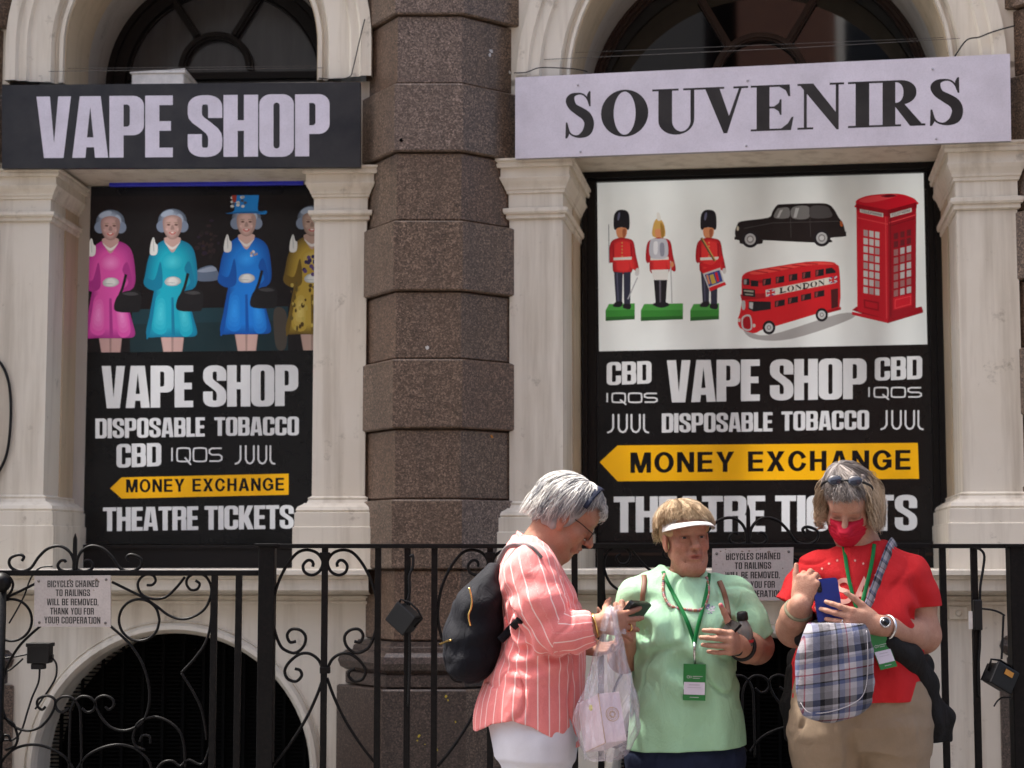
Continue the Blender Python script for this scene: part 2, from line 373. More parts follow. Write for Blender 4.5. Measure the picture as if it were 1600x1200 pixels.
def times(ch):
    """bold roman serif capitals"""
    I = []; i = lambda p: I.append((p, 1)); h = lambda p: I.append((p, 0)); w=.72; sf=.045; st=.20
    def serif(x0, x1, y, up):  # slab with bracket
        i(rect(x0, y, x1, y+sf) if up else rect(x0, y-sf, x1, y))
    if ch == 'I': w=.42; i(rect(.11,0,.31,1)); serif(0,w,0,1); serif(0,w,1,0)
    elif ch == 'O': w=.80; i(ell(.40,.5,.40,.52,40)); h(ell(.40,.5,.185,.475,36))
    elif ch == 'S':
        w=.58
        P=sp2([(.475,.74),(.44,.85),(.36,.945),(.26,.968),(.15,.93),(.105,.82),(.16,.68),(.29,.575),(.42,.46),(.475,.30),(.43,.12),(.31,.035),(.20,.03),(.10,.10),(.04,.27)],5)
        n=len(P); W=[]
        for k in range(n):
            t=k/(n-1); W.append(.018+.085*math.exp(-((t-.54)/.17)**2)+.045*math.exp(-((t-.34)/.08)**2)+.045*math.exp(-((t-.72)/.08)**2))
        i(stroke(P,W)); i([(.475,.68),(.505,.68),(.50,1.015),(.47,1.015),(.43,.93),(.44,.84)]); i([(.01,-.015),(.045,-.015),(.075,.045),(.10,.12),(.05,.34),(.02,.34)])
    elif ch == 'U':
        w=.74; i(rect(.09,.3,.29,1)); i(stroke([(.585,1),(.585,.30)],.028)); i([(.09,.31)]+arc(.35,.30,.26,.315,180,360,16)+[(.56,.30)]+arc(.425,.30,.135,.245,360,180,14)+[(.29,.31)])
        serif(0,.385,1,0); serif(.45,w,1,0)
    elif ch == 'V':
        w=.76; i([(.05,1),(.285,1),(.45,.36),(.62,1),(.665,1),(.42,-.02),(.36,-.02)]); serif(0,.37,1,0); serif(.52,w,1,0)
    elif ch == 'E':
        w=.66; i(rect(.09,0,.29,1)); i([(0,0),(.62,0),(.66,.29),(.63,.29),(.57,.15),(.47,.045),(0,.045)]); i([(0,.955),(.44,.955),(.54,.87),(.58,.74),(.61,.74),(.60,1),(0,1)]); i([(.28,.485),(.36,.485),(.43,.42),(.45,.34),(.475,.34),(.475,.68),(.45,.68),(.43,.60),(.36,.53),(.28,.53)])
    elif ch == 'N':
        w=.74; i(stroke([(.125,0),(.125,1)],.024)); i(stroke([(.63,0),(.63,1)],.024)); i([(.02,1),(.25,1),(.654,.28),(.654,-.02),(.62,-.02),(.10,.86)]); serif(0,.25,0,1); serif(.51,w,1,0); serif(0,.2,1,0)
    elif ch == 'R':
        w=.76; i(rect(.09,0,.29,1)); i(rrect(.09,.47,.62,1,.24,.25,tl=0,bl=0,n=8)); h(rrect(.29,.515,.415,.955,.11,.2,tl=0,bl=0,n=8)); i([(.27,.50),(.42,.50),(.70,.05),(w,.045),(w,0),(.52,0),(.28,.44)]); serif(0,.38,0,1); serif(0,.30,1,0)
    return I, w
class Art:
    """shapes in photo-measured coordinates, later printed on a flat board"""
    def __init__(s, T=lambda x, y: (x, y)): s.S = []; s.T = T
    def add(s, poly, c, T=None): s.put(poly, [(T or s.T)(x, y) for x, y in poly], c)
    def put(s, src, pts, c):
        if isinstance(src, Strip):
            n = len(pts)//2
            for i in range(n-1): s.S.append(([pts[i], pts[i+1], pts[2*n-2-i], pts[2*n-1-i]], c))
        else: s.S.append((pts, c))
    def line(s, pts, w, c, smooth=0, T=None):
        pts = sp2(pts, smooth) if smooth else pts
        s.add(stroke(pts, w/2), c, T)
    def text(s, txt, x0, x1, yb0, yb1, hgt0, hgt1, ink, bg, font=impact, gap=.03, **kw):
        gl = [font(c, **kw) for c in txt]; W = sum(g[1] for g in gl)+gap*(len(txt)-1); x = 0
        for g, gw in gl:
            for poly, k in g:
                out = []
                for a, b in poly:
                    t = (x+a)/W; out.append((x0+(x1-x0)*t, yb0+(yb1-yb0)*t-(hgt0+(hgt1-hgt0)*t)*b))
                s.put(poly, out, ink if k else bg)
            x += gw+gap
    def build(s, name, pos, mat, parent, thick=None, back=None):
        """pos(x,y)-> world point on the board; first shape is the board outline"""
        V = []; F = []; CO = []
        for poly, c in s.S:
            p2 = []
            for q in poly:
                if not p2 or (abs(q[0]-p2[-1][0])+abs(q[1]-p2[-1][1])) > 1e-4: p2.append(q)
            if abs(p2[0][0]-p2[-1][0])+abs(p2[0][1]-p2[-1][1]) < 1e-4: p2.pop()
            if len(p2) < 3: p2 = (p2*3)[:1]*1
            ar = sum(p2[i-1][0]*p2[i][1]-p2[i][0]*p2[i-1][1] for i in range(len(p2)))
            if abs(ar) < 1e-7: CO.append(c); F.append(None); continue
            if ar < 0: p2 = p2[::-1]
            CO.append(c); F.append(list(range(len(V), len(V)+len(p2)))); V += [Vector(q) for q in p2]
        CO = [c for c, f in zip(CO, F) if f]; F = [f for f in F if f]
        E = [(f[i-1], f[i]) for f in F for i in range(len(f))]
        r = delaunay_2d_cdt(V, E, [], 0, 1e-3)
        vs = [pos(v.x, v.y) for v in r[0]]
        P = np.array([(v.x, v.y) for v in r[0]]); T = np.array([tuple(f) for f in r[2]]); cen = P[T].mean(1); top = np.full(len(T), -1)
        for k, f in enumerate(F):                       # topmost shape that holds the middle of each triangle
            q = np.array([(V[i].x, V[i].y) for i in f]); lo, hi = q.min(0), q.max(0)
            ids = np.nonzero((cen[:, 0] >= lo[0]) & (cen[:, 0] <= hi[0]) & (cen[:, 1] >= lo[1]) & (cen[:, 1] <= hi[1]))[0]
            if not len(ids): continue
            x, y = cen[ids, 0][:, None], cen[ids, 1][:, None]; q2 = np.roll(q, -1, 0)
            cr = (q[None, :, 1] > y) != (q2[None, :, 1] > y)
            dy = q2[:, 1]-q[:, 1]; dy[dy == 0] = 1e-12
            xi = q[None, :, 0]+(y-q[None, :, 1])*((q2[:, 0]-q[:, 0])/dy)[None]
            ins = (cr & (x < xi)).sum(1) % 2 == 1
            if k == 0: base = np.zeros(len(T), bool); base[ids[ins]] = True
            top[ids[ins]] = k
        ok = base & (top >= 0); fs = [tuple(int(i) for i in t_) for t_ in T[ok]]; cs = [CO[k] for k in top[ok]]
        me = bpy.data.meshes.new(name); me.from_pydata([tuple(v) for v in vs], [], fs); me.update()
        ca = me.color_attributes.new('print', 'FLOAT_COLOR', 'CORNER'); k = 0
        arr = np.ones((len(me.loops), 4), np.float32)
        for f, c in zip(me.polygons, cs): arr[f.loop_start:f.loop_start+f.loop_total, :3] = c
        ca.data.foreach_set('color', arr.ravel())
        n = me.polygons[0].normal
        c0 = Vector((0,0,EYE))-vs[0]
        flip = [f.index for f in me.polygons if f.normal.dot(c0) < 0]
        if flip:
            bm = bmesh.new(); bm.from_mesh(me); bm.faces.ensure_lookup_table()
            bmesh.ops.reverse_faces(bm, faces=[bm.faces[q] for q in flip]); bm.to_mesh(me); bm.free()
        return link(name, me, mat, parent)
def print_mat(name, rough, spec=.5, dirt=.11):
    k = NT(name); a = k.n('ShaderNodeVertexColor'); a.layer_name = 'print'; p = k.geo(); n = k.noise(4, 5, .65, p); f = k.noise(170, 2, .5, p)
    c = k.mix(k.ramp(n, [(.3, 0.0), (.8, dirt*3)]), a.outputs[0], (.12, .11, .10)); c = k.mix(k.ramp(f, [(.2, dirt), (.6, 0.0)]), c, (.02, .02, .02))
    k.set(c, rough, 0, spec); return k.m
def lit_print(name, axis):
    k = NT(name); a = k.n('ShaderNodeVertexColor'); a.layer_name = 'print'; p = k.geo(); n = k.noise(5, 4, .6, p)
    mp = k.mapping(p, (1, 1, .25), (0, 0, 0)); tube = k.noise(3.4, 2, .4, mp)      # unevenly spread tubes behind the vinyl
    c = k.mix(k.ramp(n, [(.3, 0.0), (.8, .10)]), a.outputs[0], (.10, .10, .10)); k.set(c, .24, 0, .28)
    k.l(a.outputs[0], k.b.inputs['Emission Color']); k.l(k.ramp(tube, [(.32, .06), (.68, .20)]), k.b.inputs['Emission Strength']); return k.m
M['print'] = print_mat('printed_board', .45, .4)
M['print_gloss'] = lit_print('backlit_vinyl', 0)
M['print_cloth'] = print_mat('printed_cloth', .8, .2, .05)
Wt = (.70, .66, .74); Dk = (.0045, .006, .0105)

# ------------------------------------------------------------------ shop signs over the windows
def board(name, label, cat, bay, px, w0, w1, edge_mat, fill, mat):
    """flat sign board; px = four photo corners (tl, tr, br, bl) of its front face"""
    C = [bay.uz(x, y, w1) for x, y in px]
    b = bay.p(sum(c[0] for c in C)/4, min(c[1] for c in C), w0); t = thing(name, label, cat, b)
    m = MB(); m.extrude([C[3], C[2], C[1], C[0]], lambda a, z, w: bay.p(a, z, w), w0, w1-.003, 0); m.build('backing_board', edge_mat, t)
    a = Art(); a.add([(x, y) for x, y in px], fill)
    return t, a, (lambda x, y: bay.p(*bay.uz(x, y, w1), w1))
def screws(t, bay, pts, w, mat, r=.006):
    for x, y in pts:
        u, z = bay.uz(x, y, w); m = MB(); m.lathe(bay.p(u, z, w), bay.N, [(r, 0), (r, .003), (r*.6, .005), (0, .005)], 10); m.build('screw', mat, t)
M['signgrey'] = plain('sign_edge', (.35, .34, .36), .5); M['signdark'] = plain('sign_edge_dark', (.02, .022, .03), .5)
t, a, pos = board('shop_sign', 'black fascia board lettered VAPE SHOP in heavy pale capitals', 'sign', BL, [(3,133),(563,128),(563,261),(3,263)], .056, .084, M['signdark'], Dk, None)
a.text('VAPE SHOP', 57, 515, 247, 244, 96, 97, Wt, Dk, gap=.02, st=.225)
a.build('printed_face', pos, M['print'], t)
t, a, pos = board('shop_sign', 'pale lilac white fascia board lettered SOUVENIRS in black serif capitals', 'sign', BR, [(805,121),(1578,84),(1580,220),(805,248)], .056, .084, M['signgrey'], (.68, .635, .70), None)
LW = (.68, .635, .70); bk = (.004, .0035, .004)
for ch, x0, x1 in (('S',165,258),('O',278,426),('U',438,597),('V',592,738),('E',746,880),('N',892,1038),('I',1050,1140),('R',1140,1292),('S',1304,1412)):
    X0, X1 = 800+x0/2, 800+x1/2; f = lambda X: (X-882)/(1505-882)
    yb = lambda X: 215.5-21.5*f(X); hh = lambda X: 70.5+2*f(X)
    a.text(ch, X0, X1, yb(X0), yb(X1), hh(X0), hh(X1), bk, LW, font=times)
a.build('printed_face', pos, M['print'], t)
screws(t, BR, [(903,133),(1168,126),(1457,108),(907,237),(1166,228),(1463,217)], .084, M['signgrey'], .0045)

# ------------------------------------------------------------------ window posters
BLK = (.0030, .0028, .0030); SIL = (.62, .62, .62); AMB = (.80, .40, .004)
def iqos(a, x0, y0, x1, y1, c, lw=2.6):
    T = lambda x, y: (x0+(x1-x0)*x/100, y0+(y1-y0)*y/30)
    l = lambda pts, cl=False: a.line([T(*p) for p in pts], lw, c)
    l([(1,2),(1,27)]); O = lambda x: sp2([(x,8),(x+3,3),(x+22,3),(x+25,8),(x+25,22),(x+22,27),(x+3,27),(x,22)],4,True)
    q = O(11); l(q+[q[0],q[1]]); l([(26,20),(38,34)]); q = O(43); l(q+[q[0],q[1]])
    l([(98,3),(79,3),(74,6),(74,12),(79,15),(93,15),(98,18),(98,24),(93,27),(74,27)])
def juul(a, x0, y0, x1, y1, c, lw=3):
    T = lambda x, y: (x0+(x1-x0)*x/100, y0+(y1-y0)*y/40)
    l = lambda pts: a.line([T(*p) for p in pts], lw, c)
    l([(14,0),(14,30),(9,37),(0,40)]); U = lambda x: [(x,0),(x,30),(x+4,37),(x+10,39),(x+16,37),(x+20,30),(x+20,0)]
    l(U(27)); l(U(58)); l([(88,0),(88,32),(92,38),(100,40)])
def arrow(a, xt, ym, pts, c): a.add(pts, c)

# --- the left poster: four waving ladies
WP = -.40
t = thing('window_poster', 'black window poster with four waving ladies in bright dresses above VAPE SHOP', 'poster', BL.p(*BL.uz(310,850,WP), WP))
pts = [(137,292),(509,288),(502,850),(126,850)]
C4 = [BL.uz(x, y, WP) for x, y in pts]
m = MB(); m.extrude([C4[3],C4[2],C4[1],C4[0]], BL.p, WP-.02, WP-.003, 0); m.build('backing_board', M['black'], t)
a = Art(); a.add(pts, BLK)
a.add([(138,306),(506,302),(504,548),(136,551)], (.008,.006,.0065))
Z = lambda x, y: (100+x*.3125, 260+y*.3125)
def zg(c, hi, pts, n=6, off=(0, 0), sub=5, k=.9, closed=True):
    """printed photo shading: nested shapes running from the rim colour to the middle colour"""
    P = sp2(pts, sub, True) if sub else pts; cx = sum(p[0] for p in P)/len(P)+off[0]; cy = sum(p[1] for p in P)/len(P)+off[1]
    for i in range(n):
        t = i/(n-1); f = 1-k*t; a.add([Z(cx+(x-cx)*f, cy+(y-cy)*(f if k > .5 else 1-(1-f)*.5)) for x, y in P], tuple(u*(1-t)+v*t for u, v in zip(c, hi)))
def zl(c, *p, **k): a.add([Z(*q) for q in p], c)
def zs(c, pts, sub=5): a.add([Z(*q) for q in sp2(pts, sub, True)], c)
def ze(c, x, y, rx, ry, rot=0): a.add([Z(*q) for q in ell(x, y, rx, ry, 18, rot)], c)
for k_ in range(40): ze(random.choice([(.022,.012,.014),(.018,.010,.022),(.014,.010,.010),(.026,.014,.012)]), 720+random.gauss(0,28), 375+random.gauss(0,60), random.uniform(5,14), random.uniform(5,14))
zs((.10,.13,.19), [(665,520),(740,495),(775,540),(760,570),(665,570)]); zs((.24,.28,.36), [(668,522),(740,500),(762,520),(700,530)])
zl((.012,.035,.045), (340,715),(1120,700),(1120,770),(340,790)); zl((.010,.025,.03), (330,790),(1120,770),(1120,920),(330,930)); zs((.06,.05,.04), [(1050,720),(1110,730),(1110,900),(1060,900)])
def lady(ox, oy, dress, dark, lite, skin, hat=None, legs=True, bag=True, gold=False, k=1.0):
    hair = (.17,.21,.29); hl = (.30,.35,.44); skd = tuple(x*.62 for x in skin); glv = (.62,.62,.60); gd = (.36,.38,.38); wht=(.62,.58,.56)
    P = lambda *q: [(ox+x*k, oy+y*k) for x, y in q]
    if legs: zl(skd, *P((-58,320),(58,320),(48,410),(-43,410))); zl(skin, *P((-55,320),(55,320),(45,410),(-40,410))); zl(skd, *P((-6,320),(6,320),(4,410),(-4,410)))
    # coat: sleeves and flared skirt
    zg(dark, dress, P((-45,-165),(45,-165),(105,-120),(125,0),(118,60),(90,90),(85,140),(105,220),(122,305),(60,318),(-60,318),(-130,310),(-112,200),(-92,90),(-140,60),(-135,0),(-110,-100)), n=7, k=.42, off=(-12*k,0)); zg(dress, lite, P((-50,-80),(5,-110),(55,-80),(50,-30),(0,-10),(-50,-30)), n=6); zg(dress, lite, P((20,110),(70,130),(100,290),(40,300)), n=5); zg(dress, lite, P((-80,120),(-30,120),(-30,290),(-100,280)), n=5)
    zs(dark, P((-60,-60),(-50,60),(-95,85),(-140,60),(-136,20),(-90,30))); zs(dark, P((60,-20),(85,-60),(110,40),(90,90),(60,80),(90,40)))
    zl(dark, *P((-6,120),(6,120),(13,312),(-4,312))); zs(dark, P((-92,90),(-84,120),(-112,300),(-130,308)))
    # throat, face, hair
    zs(skin, P((-40,-178),(40,-178),(22,-130),(0,-105),(-22,-130)))
    zs(wht, P((-40,-158),(-20,-130),(0,-118),(20,-130),(40,-158),(20,-142),(0,-132),(-20,-142)))
    zg(tuple(x*.5 for x in hair), hl, [(ox+72*k*math.cos(R(g)), oy-262*k+62*k*math.sin(R(g))) for g in range(0, 360, 30)], n=6, k=.7, off=(-10,-25), sub=2); ze(hair, ox-52*k, oy-235*k, 28*k, 30*k); ze(hair, ox+52*k, oy-235*k, 28*k, 30*k)
    ze(hl, ox-25*k, oy-300*k, 34*k, 15*k, -20); ze(hl, ox+38*k, oy-275*k, 15*k, 24*k, -20)
    zg(skd, skin, P((-44,-275),(0,-292),(44,-275),(46,-225),(28,-185),(0,-170),(-28,-185),(-46,-225)), n=5, k=.5, off=(-5,0))
    for sx in (-1, 1): zg(skin, tuple(x*1.25 for x in skin), P((sx*26-10,-222),(sx*26,-230),(sx*26+10,-222),(sx*26,-210)), n=3)
    zs(skd, P((24,-270),(44,-268),(46,-225),(28,-185),(14,-176),(32,-220)))
    for sx in (-19, 19): ze((.10,.05,.04), ox+sx*k, oy-243*k, 9*k, 4.5*k); ze((.30,.20,.16), ox+sx*k, oy-254*k, 12*k, 3*k)
    zs(skd, P((-4,-240),(5,-240),(9,-220),(-9,-220))); zs((.45,.12,.11), P((-18,-205),(0,-208),(18,-205),(8,-195),(-8,-195))); ze((.7,.66,.62), ox, oy-204*k, 9*k, 3*k)
    if hat:
        zs(hat, P((-105,-285),(-60,-300),(-68,-375),(-50,-385),(45,-388),(62,-378),(58,-300),(100,-298),(88,-280),(0,-290))); zs(tuple(x*.6 for x in hat), P((-95,-283),(-60,-292),(60,-296),(98,-292),(60,-285),(0,-285)))
        for q in range(14): ze(random.choice([(.5,.5,.48),(.28,.3,.3),(.05,.06,.09)]), ox-38*k+random.uniform(-34,34), oy-345*k+random.uniform(-30,26), 9, 7)
        zs((.25,.03,.02), P((-72,-385),(-50,-388),(-52,-345),(-68,-345)))
    # raised gloved hand and its cuff
    zs(glv, P((-112,-98),(-110,-140),(-101,-172),(-95,-180),(-90,-172),(-84,-150),(-74,-140),(-76,-102),(-92,-90))); zs(gd, P((-97,-170),(-94,-170),(-91,-115),(-95,-115)))
    zg(gd, glv, P((-38,38),(-20,20),(12,16),(36,26),(42,44),(20,60),(-14,62),(-34,54)), n=4, k=.5, off=(0,-4)); zs(gd, P((-34,44),(10,46),(12,49),(-32,48)))
    if bag:
        bg2 = (.012,.011,.012); a.line([Z(*q) for q in sp2(P((78,0),(60,70),(30,140)),4)], 4.5, bg2)
        zs(bg2, P((28,120),(60,90),(112,80),(152,96),(150,175),(120,190),(24,182))); zs((.05,.048,.05), P((60,96),(110,88),(140,100),(100,106)))
lady(232, 540, (.60,.075,.33), (.33,.03,.20), (.72,.22,.50), (.44,.27,.25), k=1.0)
lady(542, 535, (.010,.34,.46), (.006,.17,.29), (.06,.50,.60), (.48,.31,.28))
lady(912, 520, (.012,.18,.62), (.006,.08,.36), (.03,.30,.80), (.50,.33,.29), hat=(.012,.16,.44))
lady(1240, 520, (.40,.27,.04), (.13,.08,.012), (.60,.47,.14), (.40,.27,.22), bag=False)
for q in range(26): ze(random.choice([(.10,.07,.015),(.42,.32,.07),(.07,.04,.01)]), 1190+random.uniform(-60,60), 520+random.uniform(60,300), random.uniform(4,10), random.uniform(6,16))
for q in range(16): ze(random.choice([(.03,.02,.07),(.09,.05,.15)]), 1225+random.uniform(-25,30), 495+random.uniform(-45,45), 10, 10)
for q in range(7): ze(random.choice([(.6,.55,.5),(.3,.25,.25)]), 950+random.uniform(-14,14), 437+random.uniform(-12,12), 6, 6)
a.add([(120,551),(510,547),(510,860),(120,860)], BLK)
a.add([(120,280),(140,280),(137,552),(120,552)], BLK); a.add([(137,285),(510,284),(510,304),(137,307)], (.004,.004,.005))
a.text('VAPE SHOP', 159, 466, 638, 634, 66, 64, SIL, BLK, gap=.02, st=.225)
a.text('DISPOSABLE', 149, 320, 685, 682, 31, 30, SIL, BLK, gap=.035, st=.2); a.text('TOBACCO', 335, 467, 681, 680, 29, 29, SIL, BLK, gap=.035, st=.2)
a.text('CBD', 182, 252, 731, 728, 37, 36, SIL, BLK, gap=.03, st=.2)
iqos(a, 268, 698, 348, 723, SIL, 2.3); juul(a, 367, 696, 430, 725, SIL, 2.6)
a.add([(172,763),(190,746),(451,740),(451,773),(190,779)], AMB)
a.text('MONEY EXCHANGE', 197, 444, 769.5, 766.5, 20.5, 20, BLK, AMB, font=sans, gap=.13)
a.text('THEATRE TICKETS', 161, 459, 830, 826, 37, 37, SIL, BLK, gap=.025, st=.2)
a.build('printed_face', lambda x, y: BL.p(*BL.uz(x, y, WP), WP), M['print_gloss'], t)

# --- the right poster: toy soldiers, cab, bus and phone box
WP2 = -.66
t = thing('window_poster', 'large window poster with toy soldiers, black cab, red bus and phone box on white', 'poster', BR.p(*BR.uz(1195,850,WP2), WP2))
pts = [(930,279),(1449,263),(1466,850),(934,852)]
C4 = [BR.uz(x, y, WP2) for x, y in pts]
m = MB(); m.extrude([C4[3],C4[2],C4[1],C4[0]], BR.p, WP2-.02, WP2-.003, 0); m.build('backing_board', M['black'], t)
WH = (.69,.71,.69)
a = Art(); a.add(pts, BLK); a.add([(933,285),(1443,269),(1449,538),(936,549)], WH)
Z = lambda x, y: (900+x*.375, 250+y*.375)
RED = (.52,.012,.018); RD2 = (.30,.006,.012); NAV = (.025,.026,.045); GRN = (.035,.20,.03); GR2 = (.02,.10,.02); SK = (.55,.22,.10); GOLD = (.50,.30,.08); BKK = (.012,.011,.014)
def soldier(cx, base, bx0, bx1, drum=False, horse=False):
    zl(GRN, (bx0,625),(bx1,622),(bx1,664),(bx0,670)); zl((.06,.28,.05), (bx0+14,600),(bx1,597),(bx1,624),(bx0,627)); zl(GR2, (bx0,655),(bx1,650),(bx1,664),(bx0,671))
    if not horse:
        zs(BKK, [(cx-30,290),(cx-33,240),(cx-22,214),(cx,207),(cx+24,214),(cx+33,240),(cx+30,290),(cx,280)]); ze((.10,.10,.16), cx-12, 235, 5, 18, 10)
        zs(SK, [(cx-20,285),(cx+20,285),(cx+18,318),(cx,328),(cx-18,318)]); zs((.30,.09,.04), [(cx+4,290),(cx+18,290),(cx+15,318),(cx+6,322)])
    else:
        zs(GOLD, [(cx-24,318),(cx-22,270),(cx-8,245),(cx+12,250),(cx+26,280),(cx+24,320)]); zs((.62,.60,.55), [(cx-7,222),(cx+4,222),(cx+10,250),(cx-5,250)]); zs(SK, [(cx-14,290),(cx+16,290),(cx+14,318),(cx-10,320)]); zs((.28,.15,.03), [(cx+8,260),(cx+24,285),(cx+22,320),(cx+12,320)])
    zg(RD2, (.62,.03,.03), [(cx-14,325),(cx+14,325),(cx+48,338),(cx+60,395),(cx+72,455),(cx+58,460),(cx+40,400),(cx+42,468),(cx-32,470),(cx-36,400),(cx-44,430),(cx-54,410),(cx-46,345)], n=5, k=.4)
    zl(RD2, (cx+36,345),(cx+44,350),(cx+46,410),(cx+38,400)); zl(RD2, (cx-38,350),(cx-32,350),(cx-30,420),(cx-38,410))
    for q in range(5): ze(GOLD, cx+2, 345+q*14, 3, 3)
    zl((.62,.58,.52), (cx-34,407),(cx+42,403),(cx+42,415),(cx-34,418))
    if horse:
        zs((.42,.42,.46), [(cx-34,335),(cx,328),(cx+34,335),(cx+38,400),(cx,412),(cx-36,400)]); zs((.62,.62,.64), [(cx-20,345),(cx-4,342),(cx-6,390),(cx-20,388)]); zs((.22,.22,.27), [(cx+6,350),(cx+22,348),(cx+24,395),(cx+8,398)])
        zl((.62,.60,.57), (cx-30,458),(cx+42,456),(cx+38,502),(cx-20,502)); zl(BKK, (cx-20,500),(cx+36,500),(cx+30,600),(cx-12,602)); zl((.10,.09,.11), (cx+2,500),(cx+10,500),(cx+10,600),(cx+4,600)); zs(BKK,[(cx-24,604),(cx-10,594),(cx+34,594),(cx+44,606),(cx+10,616)])
        a.line([Z(cx+50,420),Z(cx+56,600)],1.6,(.35,.35,.36))
    else:
        zl(NAV, (cx-32,466),(cx+5,468),(cx+2,595),(cx-24,595)); zl(NAV, (cx+8,468),(cx+38,466),(cx+36,605),(cx+10,605)); zl((.07,.07,.11), (cx-22,470),(cx-16,470),(cx-12,590),(cx-16,590))
        zs(BKK,[(cx-36,610),(cx-22,590),(cx+4,592),(cx-4,612)]); zs(BKK,[(cx+6,616),(cx+10,600),(cx+38,602),(cx+34,622)])
    if drum:
        a.line([Z(cx-30,325),Z(cx+26,420)],4,(.10,.06,.03)); a.line([Z(cx-26,325),Z(cx+30,420)],1.5,GOLD)
        zs(RED, [(cx+52,398),(cx+60,420),(cx+20,450),(cx-30,440),(cx-24,430),(cx+18,436)])
        zl((.50,.48,.46), (cx-28,462),(cx+46,440),(cx+68,515),(cx+4,545)); zl(RED, (cx-30,458),(cx+46,432),(cx+50,448),(cx-24,474)); zl(RED, (cx+2,532),(cx+68,508),(cx+74,520),(cx+6,548))
        zl((.03,.05,.20), (cx-16,478),(cx+46,458),(cx+60,505),(cx+2,528)); zl((.45,.30,.05), (cx+4,480),(cx+20,475),(cx+32,512),(cx+14,518)); zl(RED, (cx+26,470),(cx+36,467),(cx+46,505),(cx+36,508)); zl(SK, (cx-10,480),(cx-2,478),(cx+8,515),(cx,518))
    else:
        if not horse: a.line([Z(cx-54,268),Z(cx-52,430)],1.3,(.20,.20,.22)); a.line([Z(cx+66,490),Z(cx+26,580)],1.8,(.34,.34,.36)); ze((.5,.5,.5), cx+64, 470, 9, 14)
    ze((.5,.48,.46) if not horse else SK, cx+66 if not horse else cx+56, 462 if not horse else 435, 8, 12)
soldier(190, 0, 123, 245); soldier(344, 0, 270, 446, horse=True); soldier(552, 0, 476, 596, drum=True)
# black cab
CB = (.013,.010,.010); GLS = (.15,.145,.14); GL2 = (.36,.36,.35)
zs(CB, [(668,330),(662,300),(672,270),(690,255),(800,240),(818,215),(836,190),(860,184),(1000,180),(1050,184),(1075,205),(1095,240),(1112,262),(1122,300),(1120,318),(1060,325),(1050,345),(800,335),(780,335),(770,350),(690,350),(680,335)], 4)
zl(CB, (660,320),(700,318),(700,334),(660,332)); zl(CB, (1060,300),(1126,298),(1126,318),(1060,322))
zs(GLS, [(826,240),(838,205),(850,200),(886,200),(886,240)]); zs(GLS, [(902,198),(968,194),(968,242),(902,242)]); zs((.06,.055,.055), [(980,194),(1040,192),(1060,210),(1062,238),(980,240)])
zl(GL2, (850,210),(862,206),(846,240),(836,240)); zl(GL2, (915,200),(930,200),(918,240),(906,240)); a.line([Z(700,285),Z(820,262),Z(1095,255)],.9,(.055,.05,.05)); a.line([Z(893,196),Z(896,325)],.9,(.045,.04,.04)); a.line([Z(973,194),Z(978,322)],.9,(.045,.04,.04))
for cx, cy in ((726,330),(1024,325)): ze(BKK, cx, cy, 36, 36); ze((.40,.40,.40), cx, cy, 23, 24); ze((.18,.17,.17), cx, cy, 15, 16); ze((.5,.5,.5), cx, cy, 10, 10)
ze((.45,.40,.30), 674, 285, 5, 10); zs((.35,.08,.02), [(1100,255),(1110,258),(1112,275),(1102,275)])
# red double decker
zs((.34,.33,.32), [(700,700),(800,730),(1100,640),(1150,660),(900,745),(740,745)])
zs(RED, [(690,500),(700,475),(730,462),(780,452),(960,424),(1060,424),(1085,435),(1098,460),(1098,615),(1040,630),(840,690),(780,705),(740,722),(684,700),(674,665),(682,640),(690,590)], 3)
zs((.68,.06,.05), [(735,465),(960,428),(1050,428),(1070,436),(960,440),(770,476)])
for q in range(5): a.line([Z(745+q*52,462-q*8),Z(800+q*52,470-q*9)],1.6,RD2)
zl(RD2, (684,560),(790,555),(790,575),(690,585)); zl(RD2, (690,500),(780,500),(782,512),(690,512))
for q in range(5):
    x = 777+q*55; y = 497-q*9.5
    zl(BKK, (x,y),(x+36,y-6),(x+36,y+22),(x,y+28)); zl((.22,.05,.05), (x+4,y+3),(x+14,y+1),(x+10,y+22),(x+4,y+24))
zl(BKK, (1040,452),(1066,448),(1082,462),(1082,470),(1040,476)); zl(BKK, (697,495),(722,494),(724,522),(697,520)); zl(BKK, (728,500),(760,504),(760,528),(728,526)); zl((.25,.25,.25), (700,498),(712,498),(710,518),(700,518))
for q in range(4):
    x = 828+q*55; y = 588-q*13
    zl(BKK, (x,y),(x+42,y-8),(x+42,y+18),(x,y+26)); zl((.20,.05,.05), (x+5,y+3),(x+16,y),(x+12,y+20),(x+5,y+22))
zl((.60,.57,.50), (790,542),(1080,484),(1084,512),(792,570))
for x, y in ((795,543),(1054,489)):
    zl((.03,.04,.20), (x,y),(x+34,y-6),(x+34,y+20),(x,y+26)); a.line([Z(x+1,y+2),Z(x+33,y+18)],2,(.6,.55,.52)); a.line([Z(x+1,y+24),Z(x+33,y-4)],2,(.6,.55,.52)); a.line([Z(x+17,y-3),Z(x+17,y+23)],3,(.5,.02,.02)); a.line([Z(x,y+13),Z(x+34,y+7)],2.6,(.5,.02,.02))
p0, p1 = Z(848,556), Z(1040,520)
